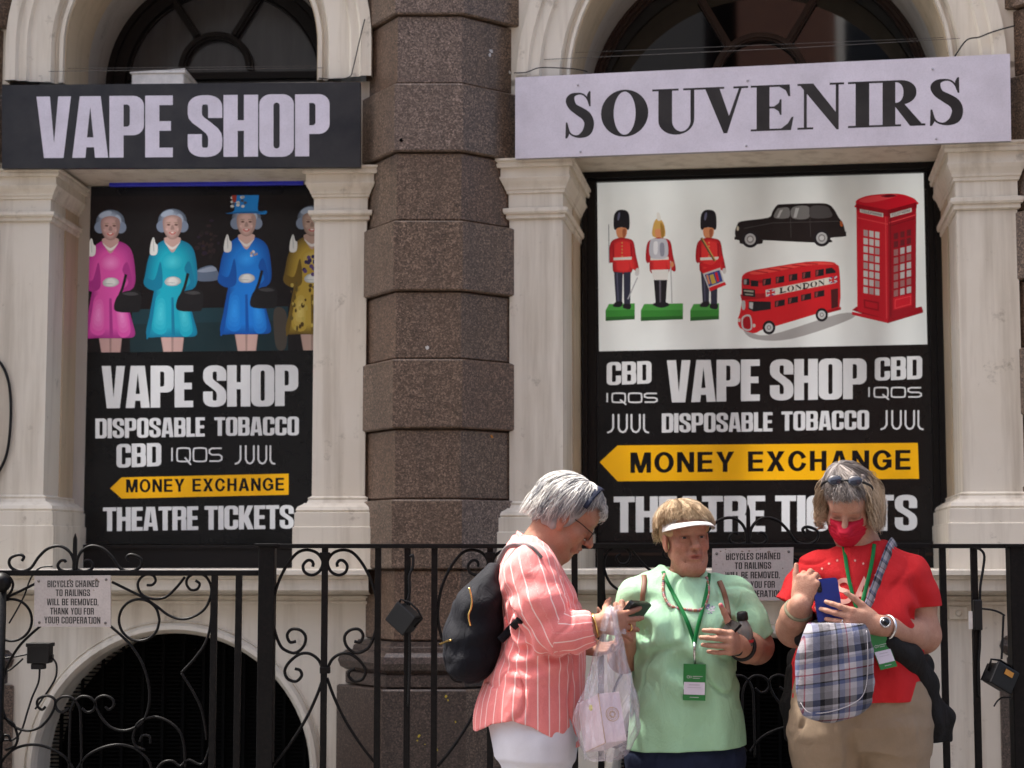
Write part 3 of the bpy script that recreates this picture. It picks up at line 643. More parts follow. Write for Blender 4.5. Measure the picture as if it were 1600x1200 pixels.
for j, ch in enumerate('LONDON'):
    x0 = p0[0]+(p1[0]-p0[0])*j/6; yb0 = p0[1]+(p1[1]-p0[1])*j/6; yb1 = p0[1]+(p1[1]-p0[1])*(j+.9)/6; x1 = p0[0]+(p1[0]-p0[0])*(j+.9)/6
    if ch in 'ON': a.text(ch, x0, x1, yb0, yb1, 8.6, 8.6, BKK, (.60,.57,.50), font=times)
    elif ch == 'L': a.line([(x0+2.5,yb0-8.4),(x0+2.5,yb0)],3,BKK); a.line([(x0,yb0-.7),(x1-.5,yb1-1)],1.6,BKK); a.line([(x0,yb0-8.2),(x0+5,yb0-8.8)],1.2,BKK)
    else: a.line([(x0+2.5,yb0-8.4),(x0+2.5,yb0)],3,BKK); a.line(sp2([(x0,yb0-.6),(x0+6,yb0-1.2),(x1-1,yb1-4.5),(x0+6,yb0-9),(x0,yb0-8.4)],4),1.8,BKK)
zl(BKK, (694,535),(746,540),(748,572),(694,566)); zl((.32,.30,.24), (700,541),(740,545),(740,552),(700,548)); zl((.26,.25,.2), (704,556),(738,559),(738,565),(704,562))
zl(BKK, (720,588),(812,590),(812,622),(740,632),(718,620)); zl((.42,.42,.42), (722,592),(738,594),(736,622),(722,616)); zs((.42,.40,.40), [(690,590),(704,588),(704,620),(692,622)])
zs((.45,.42,.42), [(690,660),(708,645),(728,650),(734,700),(715,712),(692,700)]); zs(RD2, [(696,664),(708,652),(724,656),(728,698),(714,705),(698,696)]); ze((.5,.45,.4), 680, 668, 6, 8); ze((.5,.45,.4), 742, 690, 6, 8)
zl((.06,.01,.012), (1062,540),(1092,534),(1092,612),(1064,620)); zl(RD2, (1040,628),(1104,612),(1104,624),(1044,640))
for cx, cy, r in ((804,698,27),(1024,645,26)): ze(BKK, cx, cy, r, r*1.1); ze((.48,.48,.48), cx, cy, r*.62, r*.68); ze((.20,.19,.19), cx, cy, r*.34, r*.38); ze((.5,.5,.5), cx, cy, r*.18, r*.2)
# phone box
PR = (.50,.008,.020); PD = (.28,.004,.012); PL = (.66,.05,.06)
zl(PD, (1150,625),(1170,610),(1310,640),(1440,610),(1446,626),(1300,680)); zl(PR, (1150,632),(1300,662),(1300,680),(1150,645)); zl(PD, (1300,662),(1446,624),(1446,636),(1300,680))
zl(PR, (1168,185),(1300,222),(1302,664),(1172,628)); zl(PD, (1300,222),(1418,182),(1416,618),(1302,664))
zs(PR, [(1166,185),(1172,165),(1230,146),(1340,140),(1400,156),(1420,172),(1418,188),(1300,218),(1170,200)],3); zl(PD, (1166,182),(1300,208),(1300,236),(1168,208)); zl(tuple(x*.7 for x in PD), (1300,208),(1420,176),(1420,200),(1300,236))
zs(PL, [(1180,166),(1250,148),(1340,146),(1290,165),(1210,178)]); zs((.10,.005,.01),[(1270,150),(1310,143),(1335,150),(1300,156)])
sx = (.55,.53,.50); zl(sx, (1183,204),(1280,222),(1280,238),(1183,218)); zl(sx, (1310,224),(1398,200),(1398,216),(1310,240))
for (xa, ya), (xb, yb), hg in (((1188,217),(1276,235),4.0),((1314,236),(1394,214),4.0)):
    qa, qb = Z(xa, ya), Z(xb, yb); a.text('TELEPHONE', qa[0], qb[0], qa[1], qb[1], hg, hg, (.08,.07,.07), sx, gap=.12, st=.17)
a.line([Z(1172,240),Z(1300,268)],1.5,PL); a.line([Z(1304,262),Z(1416,228)],1.5,PL); a.line([Z(1306,275),Z(1414,243)],1.2,(.16,.003,.008))
for r in range(8):
    for c in range(3):
        for k_ in range(1):
            x0 = 1198+c*24+0; y0 = 290+r*34+c*4; zl((.55,.54,.53) if (r+c) % 4 else (.40,.30,.30), (x0,y0),(x0+18,y0+3),(x0+18,y0+29),(x0,y0+26))
            x1 = 1324+c*27; y1 = 300+r*34-c*7+6
            zl(((.42,.40,.40) if (r*c) % 3 else (.28,.12,.12)) if r > 1 else (.12,.01,.015), (x1,y1),(x1+18,y1-4),(x1+18,y1+22),(x1,y1+26))
zl(PD, (1198,580),(1262,592),(1262,630),(1200,616)); zl(PR, (1205,588),(1256,598),(1256,622),(1206,611)); zl(PR, (1322,575),(1400,556),(1400,606),(1322,626)); a.line([Z(1330,583),Z(1394,567),Z(1394,600),Z(1330,618),Z(1330,583)],1.1,PL)
for x0, y0, x1, y1 in ((1290,236,1294,660),(1310,240,1312,655)): a.line([Z(x0,y0),Z(x1,y1)],1.3,PL if x0 < 1300 else (.16,.003,.008))
# lettering
a.add([(930,549),(1462,538.5),(1470,860),(925,860)], BLK)
a.text('CBD', 948, 1018, 602, 599, 36, 35, SIL, BLK, st=.2); iqos(a, 948, 613, 1028, 630, SIL, 2.3); juul(a, 949, 647, 1014, 676, SIL, 2.8)
a.text('VAPE SHOP', 1042, 1354, 629, 623, 66, 63, SIL, BLK, gap=.02, st=.225)
a.text('CBD', 1367, 1441, 595, 592, 36, 36, SIL, BLK, st=.2); iqos(a, 1357, 604, 1441, 622, SIL, 2.3); juul(a, 1376, 641, 1443, 671, SIL, 2.8)
a.text('DISPOSABLE', 1034, 1207, 676, 674, 30, 30, SIL, BLK, gap=.035, st=.2); a.text('TOBACCO', 1221, 1358, 673, 671, 30, 30, SIL, BLK, gap=.035, st=.2)
a.add([(937,722),(965,696),(1434,692),(1436,748),(965,752)], AMB)
a.text('MONEY EXCHANGE', 985, 1423, 739, 734, 32, 31, BLK, AMB, font=sans, gap=.13)
a.text('THEATRE TICKETS', 959, 1433, 832, 829, 56, 56, SIL, BLK, gap=.025, st=.2)
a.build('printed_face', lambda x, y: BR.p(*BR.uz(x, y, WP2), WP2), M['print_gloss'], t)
# ------------------------------------------------------------------ ground
def sheet(name, x0, x1, y0, y1, z, mat):
    m = MB(); m.add([(x0,y0,z),(x1,y0,z),(x1,y1,z),(x0,y1,z)], [(0,1,2,3)]); return tag(m.build(name, mat), kind='structure')
sheet('ground', -150, 150, -150, 150, -.16, M['asphalt'])
m = MB(); m.box(lambda a, b, c: (a, b, c), -12, 12, 2.2, 6.32, -2.9, 0); tag(m.build('pavement', M['pave']), kind='structure')
m = MB(); m.box(lambda a, b, c: (a, b, c), -12, 12, 2.0, 2.196, -.158, .004); tag(m.build('kerb', plain('kerb_stone', (.26,.25,.24), .7)), kind='structure')
m = MB(); m.box(lambda a, b, c: (a, b, c), -12, 12, 6.324, 9.5, -2.9, -2.6); tag(m.build('basement_area_floor', M['asphalt']), kind='structure')

# ------------------------------------------------------------------ the building in front
B = thing('corner_building', 'cream painted shop building with arched windows and faceted brown granite piers', 'building', (-.3, 7.6, 0))
def plate(bay, outline, holes, w, name, mat, depth=.3, parent=B, mat2=None):
    """flat wall face with holes and the reveals of the holes"""
    V = []; F = []
    for poly in [outline]+holes:
        if sum(poly[i-1][0]*poly[i][1]-poly[i][0]*poly[i-1][1] for i in range(len(poly))) < 0: poly = poly[::-1]
        F.append(list(range(len(V), len(V)+len(poly)))); V += [Vector(q) for q in poly]
    r = delaunay_2d_cdt(V, [], F, 0, 1e-5); m = MB()
    fs = [tuple(f) for f, o in zip(r[2], r[5]) if o and max(o) == 0]
    m.add([bay.p(v.x, v.y, w) for v in r[0]], fs)
    for h in holes:
        n = len(h); vs = [bay.p(x, z, w) for x, z in h]+[bay.p(x, z, w-depth) for x, z in h]
        m.add(vs, [(i, (i+1) % n, n+(i+1) % n, n+i) for i in range(n)], 0)
    return m.build(name, mat, parent)
def stack(m, bay, u0, u1, prof, wback, mi=0):
    """prof: (z, e): rectangle grown by e on front and sides at each height, bottom to top"""
    b = len(m.v); n = len(prof)
    for z, e in prof:
        for u, w in ((u0-e, wback), (u0-e, e), (u1+e, e), (u1+e, wback)): m.v.append(tuple(bay.p(u, z, w)))
    for i in range(n-1):
        for j in range(3): m.f.append((b+i*4+j, b+i*4+j+1, b+i*4+4+j+1, b+i*4+4+j)); m.m.append(mi); m.sm.append(False)
    m.f.append((b, b+3, b+2, b+1)); k = b+(n-1)*4; m.f.append((k, k+1, k+2, k+3)); m.m += [mi, mi]; m.sm += [False]*2
def pilaster(bay, u0, u1, cx, ys, depth):
    """ys: photo heights: cap top, bottom of cap, start of base, plinth top, foot"""
    z = lambda y, w=0: bay.uz(cx, y, w)[1]
    ct, cb, bt, pt, ft = ys; k = (cb-ct)/88.0; zz = lambda y: z(ct+y*k)
    root = B
    m = MB(); stack(m, bay, u0, u1, [(z(bt), 0), (z(cb)-.0005, 0)], -depth); sh = m.build('pilaster', M['stone'], root)
    m = MB(); stack(m, bay, u0, u1, [(zz(88), .004), (zz(86), .012), (zz(80), .012), (zz(80), .02), (zz(77), .024), (zz(72), .024), (zz(71), .012), (zz(70), .003), (zz(50), .003), (zz(49), .010), (zz(45), .012), (zz(44), .016), (zz(41), .018), (zz(38), .022), (zz(33), .030), (zz(28), .036), (zz(26), .036), (zz(26), .032), (zz(13), .032), (zz(13), .044), (zz(8), .048), (zz(8), .044), (zz(5), .044), (zz(3), .052), (zz(0), .052)], -depth)
    m.build('capital', M['stone'], sh)
    q = (pt-bt)/48.0; yy = lambda y: z(bt+y*q)
    m = MB(); stack(m, bay, u0, u1, [(z(ft), .066), (yy(48), .066), (yy(47), .060), (yy(26), .060), (yy(25), .052), (yy(22), .056), (yy(17), .050), (yy(13), .032), (yy(11), .026), (yy(11), .018), (yy(6), .012), (yy(3), .014), (yy(0), .0)], -depth)
    m.build('pilaster_base', M['stone'], sh)
def archivolt(bay, uc, zc, zb, prof, name, mat, parent=B, n=40, sm=False):
    path = [(uc, zb, 180)]+[(uc, zc, 180-180*i/n) for i in range(n+1)]+[(uc, zb, 0)]
    m = MB(); k = len(prof)
    for (u, z, an) in path:
        for r, w in prof: m.v.append(tuple(bay.p(u+r*math.cos(R(an)), z+r*math.sin(R(an)), w)))
    for i in range(len(path)-1):
        for j in range(k-1): m.f.append((i*k+j, i*k+k+j, i*k+k+j+1, i*k+j+1)); m.m.append(0); m.sm.append(sm)
    return m.build(name, mat, parent)
def bay_build(bay, o, il, ir, cx, sp):
    U = lambda x, w=0, y=500: bay.u(x, w, y); Zz = lambda x, y, w=0: bay.uz(x, y, w)[1]
    uL, uR = U(o[0]), U(o[1]); uIL, uIR = U(il), U(ir); d = sp['d']
    zS = Zz(cx, 889, .066)
    pilaster(bay, uL, uIL, (o[0]+il)/2, sp['pl'], d); pilaster(bay, uIR, uR, (ir+o[1])/2, sp['pr'], d)
    # lintel over the window, hidden behind the fascia board
    zl_ = Zz(cx, sp['soffit'], -d); zt = Zz(cx, sp['spring'])+.004
    m = MB(); m.box(bay.p, uL-.02, uR+.02, zl_, zt-.006, -d-.1, -.02); m.build('lintel', M['stone'], B)
    # added slips on the inner jambs, tan standing in for bounced light
    m = MB(); m.box(bay.p, uIL-.001, uIL+.006, zS, zl_-.001, -d+.002, -d*.52); m.build('jamb_bounce_tint', M['stone_tan'], B); m = MB(); m.box(bay.p, uIR-.006, uIR+.001, zS, zl_-.001, -d+.002, -d*.52); m.build('jamb_bounce_tint', M['stone_tan'], B)
    # arch
    px = (U(cx+100)-U(cx-100))/200; uc = U(sp['ac']); zc = Zz(sp['ac'], sp['ay']); zb = zt
    prof = [(r*px, w) for r, w in sp['prof']]
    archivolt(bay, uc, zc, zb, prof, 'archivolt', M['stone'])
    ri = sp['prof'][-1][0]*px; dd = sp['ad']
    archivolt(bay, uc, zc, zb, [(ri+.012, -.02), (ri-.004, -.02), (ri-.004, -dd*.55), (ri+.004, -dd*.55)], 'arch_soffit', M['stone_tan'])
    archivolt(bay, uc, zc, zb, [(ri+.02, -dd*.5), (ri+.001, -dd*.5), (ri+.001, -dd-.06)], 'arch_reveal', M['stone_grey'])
    fr = thing('fanlight', None, None, bay.p(uc, zb, -dd)-Vector(B.location)); fr.parent = B
    r0 = ri; r1 = ri-sp['rim']*px*.92; wf = -dd
    archivolt(bay, uc, zc, zb-.02, [(r0, wf-.05), (r0, wf), (r0-(r0-r1)*.3, wf), (r0-(r0-r1)*.35, wf-.012), (r1+.012, wf-.012), (r1+.006, wf-.03), (r1, wf-.03), (r1, wf-.08)], 'frame', M[sp['fmat']], fr)
    # glass
    m = MB(); n = 40; pts = [(uc+r1*1.01*math.cos(R(180-180*i/n)), zc+r1*1.01*math.sin(R(180-180*i/n))) for i in range(n+1)]
    pts = [(uc-r1*1.01, zb-.02)]+pts+[(uc+r1*1.01, zb-.02)]
    m.add([bay.p(x, z, wf-.05) for x, z in pts][::-1], [tuple(range(len(pts)))]); m.build('glass', M[sp['gmat']], fr)
    m = MB(); hu, hz = bay.uz(*sp['hub'][:2], wf-.03); hr = sp['hub'][2]*px*(1.09); bw = .017
    for k0, k1, wz in ((bw, -bw, wf-.015), (bw*.45, -bw*.45, wf-.003)):
        for i in range(24):
            a0, a1 = R(180*i/24), R(180*(i+1)/24)
            q = [(hu+(hr+e)*math.cos(a), hz+(hr+e)*math.sin(a)) for a, e in ((a0,k0),(a1,k0),(a1,k1),(a0,k1))]
            m.extrude(q, bay.p, wf-.049, wz)
    for (x0, y0, x1, y1) in sp['bars']:
        p0 = Vector(bay.uz(x0, y0, wf-.03)); p1 = Vector(bay.uz(x1, y1, wf-.03)); dr = (p1-p0).normalized(); nn = Vector((-dr.y, dr.x)); p1 = p0+dr*min((p1-p0).length, 1.0)
        for hw, wz in ((bw, wf-.016), (bw*.45, wf-.004)): m.extrude([tuple(p0+nn*hw), tuple(p0-nn*hw), tuple(p1-nn*hw), tuple(p1+nn*hw)], bay.p, wf-.0485, wz)
    if sp.get('rail'):
        z0 = Zz(sp['rail'][0], sp['rail'][1], wf-.03); m.box(bay.p, uc-r1, uc+r1, z0-.018, z0+.012, wf-.0488, wf-.014)
    m.build('glazing_bar', M[sp['fmat']], fr)
    # room behind
    m = MB(); m.box(bay.p, uc-ri-.2, uc+ri+.2, zb-.1, zc+ri+.2, -dd-.9, -dd-.06); 
    # string course under the windows
    Zc = lambda y, w=.1: Zz(cx, y, w); P = [(Zc(889,.13), -.9), (Zc(889,.13), .122), (Zc(891,.13), .13), (Zc(898,.13), .13), (Zc(899,.115), .112), (Zc(904,.11), .11), (Zc(906,.10), .102), (Zc(922,.10), .098), (Zc(925,.09), .090), (Zc(927,.06), .060), (Zc(929,.03), .03), (Zc(929,.03), -.06)]
    m = MB(); k = len(P)
    for u in (uL-.03, uR+.03): m.v += [tuple(bay.p(u, z, w)) for z, w in P]
    m.f += [(j, j+1, k+j+1, k+j) for j in range(k-1)]; m.m = [0]*(k-1); m.sm = [False]*(k-1)
    m.build('string_course', M['stone'], B)
    # lower wall with the basement arch
    bx, by, br, ring = sp['bas']; ub, zb2 = bay.uz(bx, by, -.02); rr = br*px; w0 = -.02; zbt = -2.55
    hole = [(ub+rr, zbt)]+[(ub+rr*math.cos(R(a)), zb2+rr*math.sin(R(a))) for a in range(0, 181, 5)]+[(ub-rr, zbt)]
    zt2 = Zc(929,.03)+.001
    plate(bay, [(uL-.03, zbt-.001), (uR+.03, zbt-.001), (uR+.03, zt2), (uL-.03, zt2)], [hole], w0, 'basement_wall', M['stone'], .34)
    archivolt(bay, ub, zb2, zbt, [(rr+ring*px, w0-.01), (rr+ring*px, w0+.006), (rr+ring*px*.92, w0+.012), (rr+ring*px*.85, w0+.006), (rr+ring*px*.8, w0+.012), (rr+ring*px*.6, w0+.03), (rr+ring*px*.3, w0+.032), (rr+.006, w0+.018), (rr-.002, w0), (rr-.002, w0-.2)], 'basement_arch_moulding', M['stone'], sm=False)
    m = MB(); m.box(bay.p, ub-rr, ub+rr, zt2-.16, zt2-.004, w0-.01, w0+.004); 
    panel = MB(); zz0, zz1 = Zc(944,.0), Zc(934,.0)
    panel.box(bay.p, uL-.03, uR+.03, zz1, zz1+.008, w0-.004, w0+.012); panel.box(bay.p, uL-.03, uR+.03, zz0, zz0+.012, w0-.004, w0+.009); panel.build('panel_moulding', M['stone'], B)
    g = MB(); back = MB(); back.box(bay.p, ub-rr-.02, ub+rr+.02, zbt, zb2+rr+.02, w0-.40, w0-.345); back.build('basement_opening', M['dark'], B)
    gr = w0-.16
    x = ub-rr+.05
    while x < ub+rr:
        h = math.sqrt(max(0, rr*rr-(x-ub)**2)); g.box(bay.p, x-.006, x+.006, zbt, zb2+h, gr-.012, gr); x += .084
    z = zbt
    while z < zb2+rr:
        h = math.sqrt(max(0, rr*rr-max(0, z-zb2)**2)); g.box(bay.p, ub-h, ub+h, z, z+.006, gr-.020, gr-.014); z += .016
    g.build('basement_grille', M['grille'], B)
LB = dict(d=.40, soffit=289, pl=(267,347,773,822,889), pr=(262,345,775,824,889), spring=128, ac=290, ay=70,
     prof=[(350,-.02),(288,-.02),(288,.05),(272,.05),(268,.036),(256,.036),(252,.02),(220,.012),(216,-.02),(210,-.022),(208,.0),(202,.0),(201,-.03)],
     ad=.64, rim=39, fmat='darkwood', gmat='glass_dust_sky', hub=(338,108,53), bars=[(309,58,262,-14),(367,56,412,-14)], rail=(440,117), bas=(270,1207,210,19))
RB = dict(d=.66, soffit=264, pl=(250,343,783,832,889), pr=(224,328,768,818,889), spring=110, ac=1188, ay=118,
     prof=[(470,-.02),(386,-.02),(386,.05),(368,.05),(364,.036),(350,.036),(346,.02),(318,.012),(314,-.02),(308,-.022),(307,.0),(302,.0),(301,-.03)],
     ad=.66, rim=17, fmat='wood', gmat='glass', hub=(1187,126,72), bars=[(1140,75,1095,0),(1230,70,1272,0)], bas=(1190,1224,225,22))
bay_build(BL, (-22, 572), 74, 490, 290, LB)
bay_build(BR, (796, 1594), 879, 1499, 1189, RB)

# window surrounds round the posters
m = MB(); w = WP+.002
u0, u1 = BL.u(117, w), BL.u(509, w); zt = BL.uz(310, 289, w)[1]; zs_ = BL.uz(310, 889, .066)[1]
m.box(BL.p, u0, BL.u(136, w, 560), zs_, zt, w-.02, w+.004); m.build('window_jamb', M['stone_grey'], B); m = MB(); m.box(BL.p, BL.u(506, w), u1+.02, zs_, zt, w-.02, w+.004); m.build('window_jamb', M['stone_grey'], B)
m = MB(); m.box(BL.p, BL.u(128,w,850), BL.u(506,w), zs_, BL.uz(310,851,w)[1], w-.02, w+.03); m.box(BL.p, BL.u(128,w,850), BL.u(506,w), BL.uz(310,857,w)[1], BL.uz(310,851,w)[1], w+.028, w+.04); m.build('window_bottom_board', M['darkwood'], B)
m = MB(); w = WP2; zt = BR.uz(1190, 264, w)[1]; zs_ = BR.uz(1190, 889, .066)[1]
ul, ur = BR.u(912, w), BR.u(1471, w)
for a0, a1, ww in ((ul, BR.u(932, w, 560), .02), (ul, BR.u(919, w, 560), .045), (BR.u(1454, w, 560), ur+.02, .02), (BR.u(1464, w, 560), ur+.02, .045)): m.box(BR.p, a0, a1, zs_, zt, w-.03, w+ww)
m.box(BR.p, ul+.001, ur, zt-.028, zt-.001, w-.03, w+.046); m.box(BR.p, ul+.001, ur, zt-.040, zt-.028, w-.03, w+.022)
m.box(BR.p, ul+.001, ur, zs_, BR.uz(1190, 846, w)[1], w-.03, w+.03); m.build('window_frame', M['black'], B)
m = MB(); z0 = BR.uz(1190, 868, w)[1]; m.box(BR.p, ul+.05, ur-.05, z0, z0+.012, w+.029, w+.04); m.build('window_bottom_board', M['wood'], B)

# granite piers: faceted blocks stacked in courses
def pier(pts, courses, zof, flip=False, first=0):
    n = len(pts); C = Vector((sum(p.x for p in pts)/n, max(p.y for p in pts)+.1, 0))
    nrm = []
    for i in range(n-1):
        d = pts[i+1]-pts[i]; nn = Vector((d.y, -d.x, 0)).normalized(); nrm.append(nn if nn.dot(pts[i]-C) > 0 else -nn)
    def ring(e):
        o = []
        for i in range(n):
            a = nrm[max(0, i-1)]; b = nrm[min(n-2, i)]; m_ = (a+b).normalized(); o.append(pts[i]+m_*(e/max(.3, m_.dot(a))))
        s = (pts[-1]-pts[0]).normalized(); o[0] = o[0]-s*e*.6; o[-1] = o[-1]+s*e*.6
        return o
    mats = [M['gran'], M['gran2'], M['gran3'], M['gran_dark']]
    for k, (y0, y1, e, tint) in enumerate(courses):
        z0, z1 = zof(y1)+.0015, zof(y0)-.0015; m = MB()
        bv = .006; lev = [(z0, e-bv), (z0+bv, e), (z1-bv, e), (z1, e-bv)] if isinstance(e, float) else [(zof(y), ee) for y, ee in e]
        rings = [(z, ring(ee)) for z, ee in lev]
        for z, rg in rings:
            for q in rg: m.v.append((q.x, q.y, z))
            for q in (rg[-1], rg[0]): m.v.append((q.x, q.y+.45, z))
        w_ = n+2
        for i in range(len(rings)-1):
            for j in range(w_):
                m.f.append((i*w_+j, i*w_+(j+1) % w_, (i+1)*w_+(j+1) % w_, (i+1)*w_+j)); m.sm.append(False); m.m.append(tint[min(j, len(tint)-1)])
        m.f.append(tuple(range(w_))[::-1]); m.f.append(tuple((len(rings)-1)*w_+j for j in range(w_))); m.m += [tint[0]]*2; m.sm += [False]*2
        m.build('stone_course', mats, B)
NWD, WID = .0, .017
def courses(dy=0):
    c = []
    t = [(0,0,1),(2,2,0),(0,1,0),(2,1,0),(0,1,0),(0,0,2),(0,0,0),(2,0,0),(0,0,2),(2,0,0)]
    ys = [-400,-190,-85,24,131,238,345,455,561,670,780,890,1002]
    for i in range(len(ys)-1):
        wide = (i % 2 == 0) if i else False
        wide = ys[i] in (131,345,561,780,-85)
        c.append((ys[i]+dy, ys[i+1]+dy, WID if wide else NWD, t[i % len(t)]))
    c.append((1002+dy, 1052+dy, [(1052+dy,.040),(1051+dy,.046),(1046+dy,.058),(1036+dy,.064),(1026+dy,.058),(1020+dy,.046),(1019+dy,.030),(1012+dy,.028),(1010+dy,.020),(1003+dy,.018)], (3,3,3)))
    c.append((1052+dy, 1075+dy, .046, (3,3,3))); c.append((1075+dy, 1330+dy, .066, (3,3,0))); c.append((1330+dy, 1500+dy, .070, (3,3,3)))
    return c
g2 = lambda v: Vector((v.x, v.y, 0))
YP = 7.10
pier([g2(BL.p(BL.u(566), 0, -.05)), g2(at(618,600,YP)), g2(at(720,600,YP)), g2(BR.p(BR.u(801), 0, -.03))], courses(), lambda y: at(669, y, YP)[2])
q0 = g2(BR.p(BR.u(1589), 0, -.05)); U = BR.U; N = BR.N
pier([q0, q0+U*.17+N*.2, q0+U*.43+N*.2, q0+U*.62], courses(-24), lambda y: at(1640, y, 6.85)[2])
q1 = g2(BL.p(BL.u(-2), 0, -.05)); U = BL.U; N = BL.N
pier([q1-U*.62, q1-U*.43+N*.2, q1-U*.17+N*.2, q1], courses(), lambda y: at(-60, y, 7.2)[2])
# chips, holes and paint spots on the granite
from mathutils.bvhtree import BVHTree
def bvh_of(*objs):
    V = []; Q = []
    for o in objs:
        b = len(V); off = wloc(o); V += [v.co+off for v in o.data.vertices]; Q += [[b+i for i in f.vertices] for f in o.data.polygons]
    return BVHTree.FromPolygons(V, Q)
bvP = bvh_of(*[o for o in bpy.data.objects if o.name.startswith('stone_course')])
def spot(px, py, r, mat, name, seed=0):
    d = ray(px, py).normalized(); h = bvP.ray_cast(Vector((0,0,EYE)), d)
    if h[0] is None: return
    n = h[1] if h[1].dot(d) < 0 else -h[1]; e = n.orthogonal().normalized(); f = n.cross(e); rr = random.Random(seed); m = MB()
    vs = [h[0]+n*.0014+(e*math.cos(R(a))+f*math.sin(R(a)))*r*rr.uniform(.55, 1.2) for a in range(0, 360, 40)]; m.add([h[0]+n*.0024]+vs, [(0, i+1, (i+1) % 9+1) for i in range(9)]); m.build(name, mat, B)
yel = plain('yellow_paint', (.42, .32, .02), .6); whi = plain('white_paint_chip', (.5, .48, .45), .6)
for i, (x, y, r) in enumerate(((697,1088,.006),(700,1094,.004),(655,1150,.006),(652,1157,.004),(683,1172,.006),(678,1178,.004),(712,1128,.004),(664,1163,.003))): spot(x, y, r, yel, 'paint_spot', i)
spot(768,682,.009, plain('orange_paint', (.55,.20,.01), .6), 'paint_spot', 31); spot(767,80,.010, whi, 'stone_chip', 32); spot(765,86,.008, whi, 'stone_chip', 33); spot(796,113,.007, whi, 'stone_chip', 34); spot(627,219,.008, M['dark'], 'bolt_hole', 35); spot(667,543,.008, whi, 'stone_chip', 36)
# unseen storeys above, heights stepped to shade two women and leave one sunlit
U0 = lambda bay, a, b, z0, z1: None
m = MB(); m.box(lambda a, b, c: (a, b, c), -2.55, 5, 8.45, 8.8, 2.9, 10.6); m.box(lambda a, b, c: (a, b, c), -2.55, 5, 7.25, 8.449, 4.75, 10.6); m.build('unseen_upper_wall', M['stone'], B)
m = MB(); m.box(lambda a, b, c: (a, b, c), -9, -2.56, 8.45, 8.8, -.1, 6.4); m.box(lambda a, b, c: (a, b, c), -9, -2.7, 7.5, 8.449, -.1, 6.4); m.box(lambda a, b, c: (a, b, c), -2.56, 5, 8.801, 9.0, -.1, 4.4); m.box(lambda a, b, c: (a, b, c), 2.9, 9, 7.0, 8.0, -.1, 9.0); m.build('unseen_upper_wall', M['stone_grey'], B)

# ------------------------------------------------------------------ buildings across the street (seen mirrored in the window panes)
def brick():
    k = NT('red_brick'); tc = k.n('ShaderNodeTexCoord'); b = k.n('ShaderNodeTexBrick'); b.inputs['Scale'].default_value = 4.5; b.inputs['Color1'].default_value = (.20,.075,.045,1); b.inputs['Color2'].default_value = (.15,.05,.035,1); b.inputs['Mortar'].default_value = (.16,.12,.10,1)
    k.l(k.mapping(tc.outputs['Object'], (1,1,1), (R(90),0,0)), b.inputs['Vector']); k.set(b.outputs[0], .8); return k.m
M['brick'] = brick()
def far_building(name, label, x0, x1, h, mat, win, y=-5.5):
    t = thing(name, label, 'building', ((x0+x1)/2, y-3, -.15))
    m = MB(); m.box(lambda a, b, c: (a, b, c), x0, x1, y-6, y, -.15, h); m.build('wall', mat, t)
    m = MB(); m.box(lambda a, b, c: (a, b, c), x0-.1, x1+.1, y-.01, y+.35, h-.6, h+.05); m.build('cornice', M['stone_grey'], t)
    for x, z in win:
        f = MB()
        for a0, a1, b0, b1 in ((-.62,.62,-.12,0),(-.62,.62,1.7,1.8),(-.62,-.52,0,1.7),(.52,.62,0,1.7),(-.52,.52,.82,.90)): f.box(lambda a, b, c: (a, b, c), x+a0, x+a1, y-.02, y+.08, z+b0, z+b1)
        fo = f.build('window', M['white'], t); g = MB(); g.box(lambda a, b, c: (a, b, c), x-.52, x+.52, y-.01, y+.02, z, z+1.7); g.build('pane', M['glass'], fo)
far_building('brick_building', 'red brick building with white sash windows across the street', -1.2, 11, 13, M['brick'], [(x, z) for z in (1.2, 4.0, 6.8, 9.6) for x in (.6, 3.2, 5.8, 8.4)])
far_building('rendered_building', 'dark grey rendered building across the street beside the brick one', -13, -1.6, 12, plain('dark_render', (.10,.10,.105), .8), [(x, z) for z in (1.2, 4.2, 7.2) for x in (-3.4, -6.0, -8.6, -11.2)])

# ------------------------------------------------------------------ small things fixed to the facade
u, z = BL.uz(205, 133, -.22); u1 = BL.u(287, -.22, 120); zt = BL.uz(245, 112, -.22)[1]
t = thing('utility_box', 'small white box sitting on the ledge above the black fascia board', 'box', BL.p((u+u1)/2, z-.1, -.3))
m = MB(); m.box(BL.p, u, u1, z-.1, zt-.004, -.5, -.222); m.build('body', M['white'], t, bevel=.006)
m = MB(); m.extrude([(u-.006, zt-.006), (u1+.006, zt-.006), (u1+.006, zt+.012), (u-.006, zt-.001)], BL.p, -.51, -.216); m.build('lid', M['white'], t)
m = MB(); w = WP+.06; z = BL.uz(320, 290, w)[1]; m.box(BL.p, BL.u(170, w, 290), BL.u(474, w, 290), z, z+.022, w-.02, w); tag(m.build('light_strip', M['blueled'], bevel=.004), 'thin blue plastic light strip along the top of the ladies poster', 'light strip')
def wire(px, bay, w, r, label, mat='wire', name='bird_wire', cat='wire', group=None, sm=1):
    pts = [bay.p(*bay.uz(x, y, w), w) for x, y in px]; m = MB(); m.tube(spline(pts, sm) if sm > 1 else pts, r, 6); return tag(m.build(name, M[mat], smooth=True), label, cat, group)
wire([(45,112),(505,106)], BL, .012, .0011, 'lower thin bird wire stretched across the arch above the black fascia', group='bird wires over the fascia boards')
wire([(96,107),(520,103)], BL, -.05, .0009, 'upper thin bird wire stretched across the arch above the black fascia', group='bird wires over the fascia boards')
wire([(850,93),(1240,75),(1500,60)], BR, .02, .0011, 'lower thin bird wire stretched across the arch above the white fascia', group='bird wires over the fascia boards')
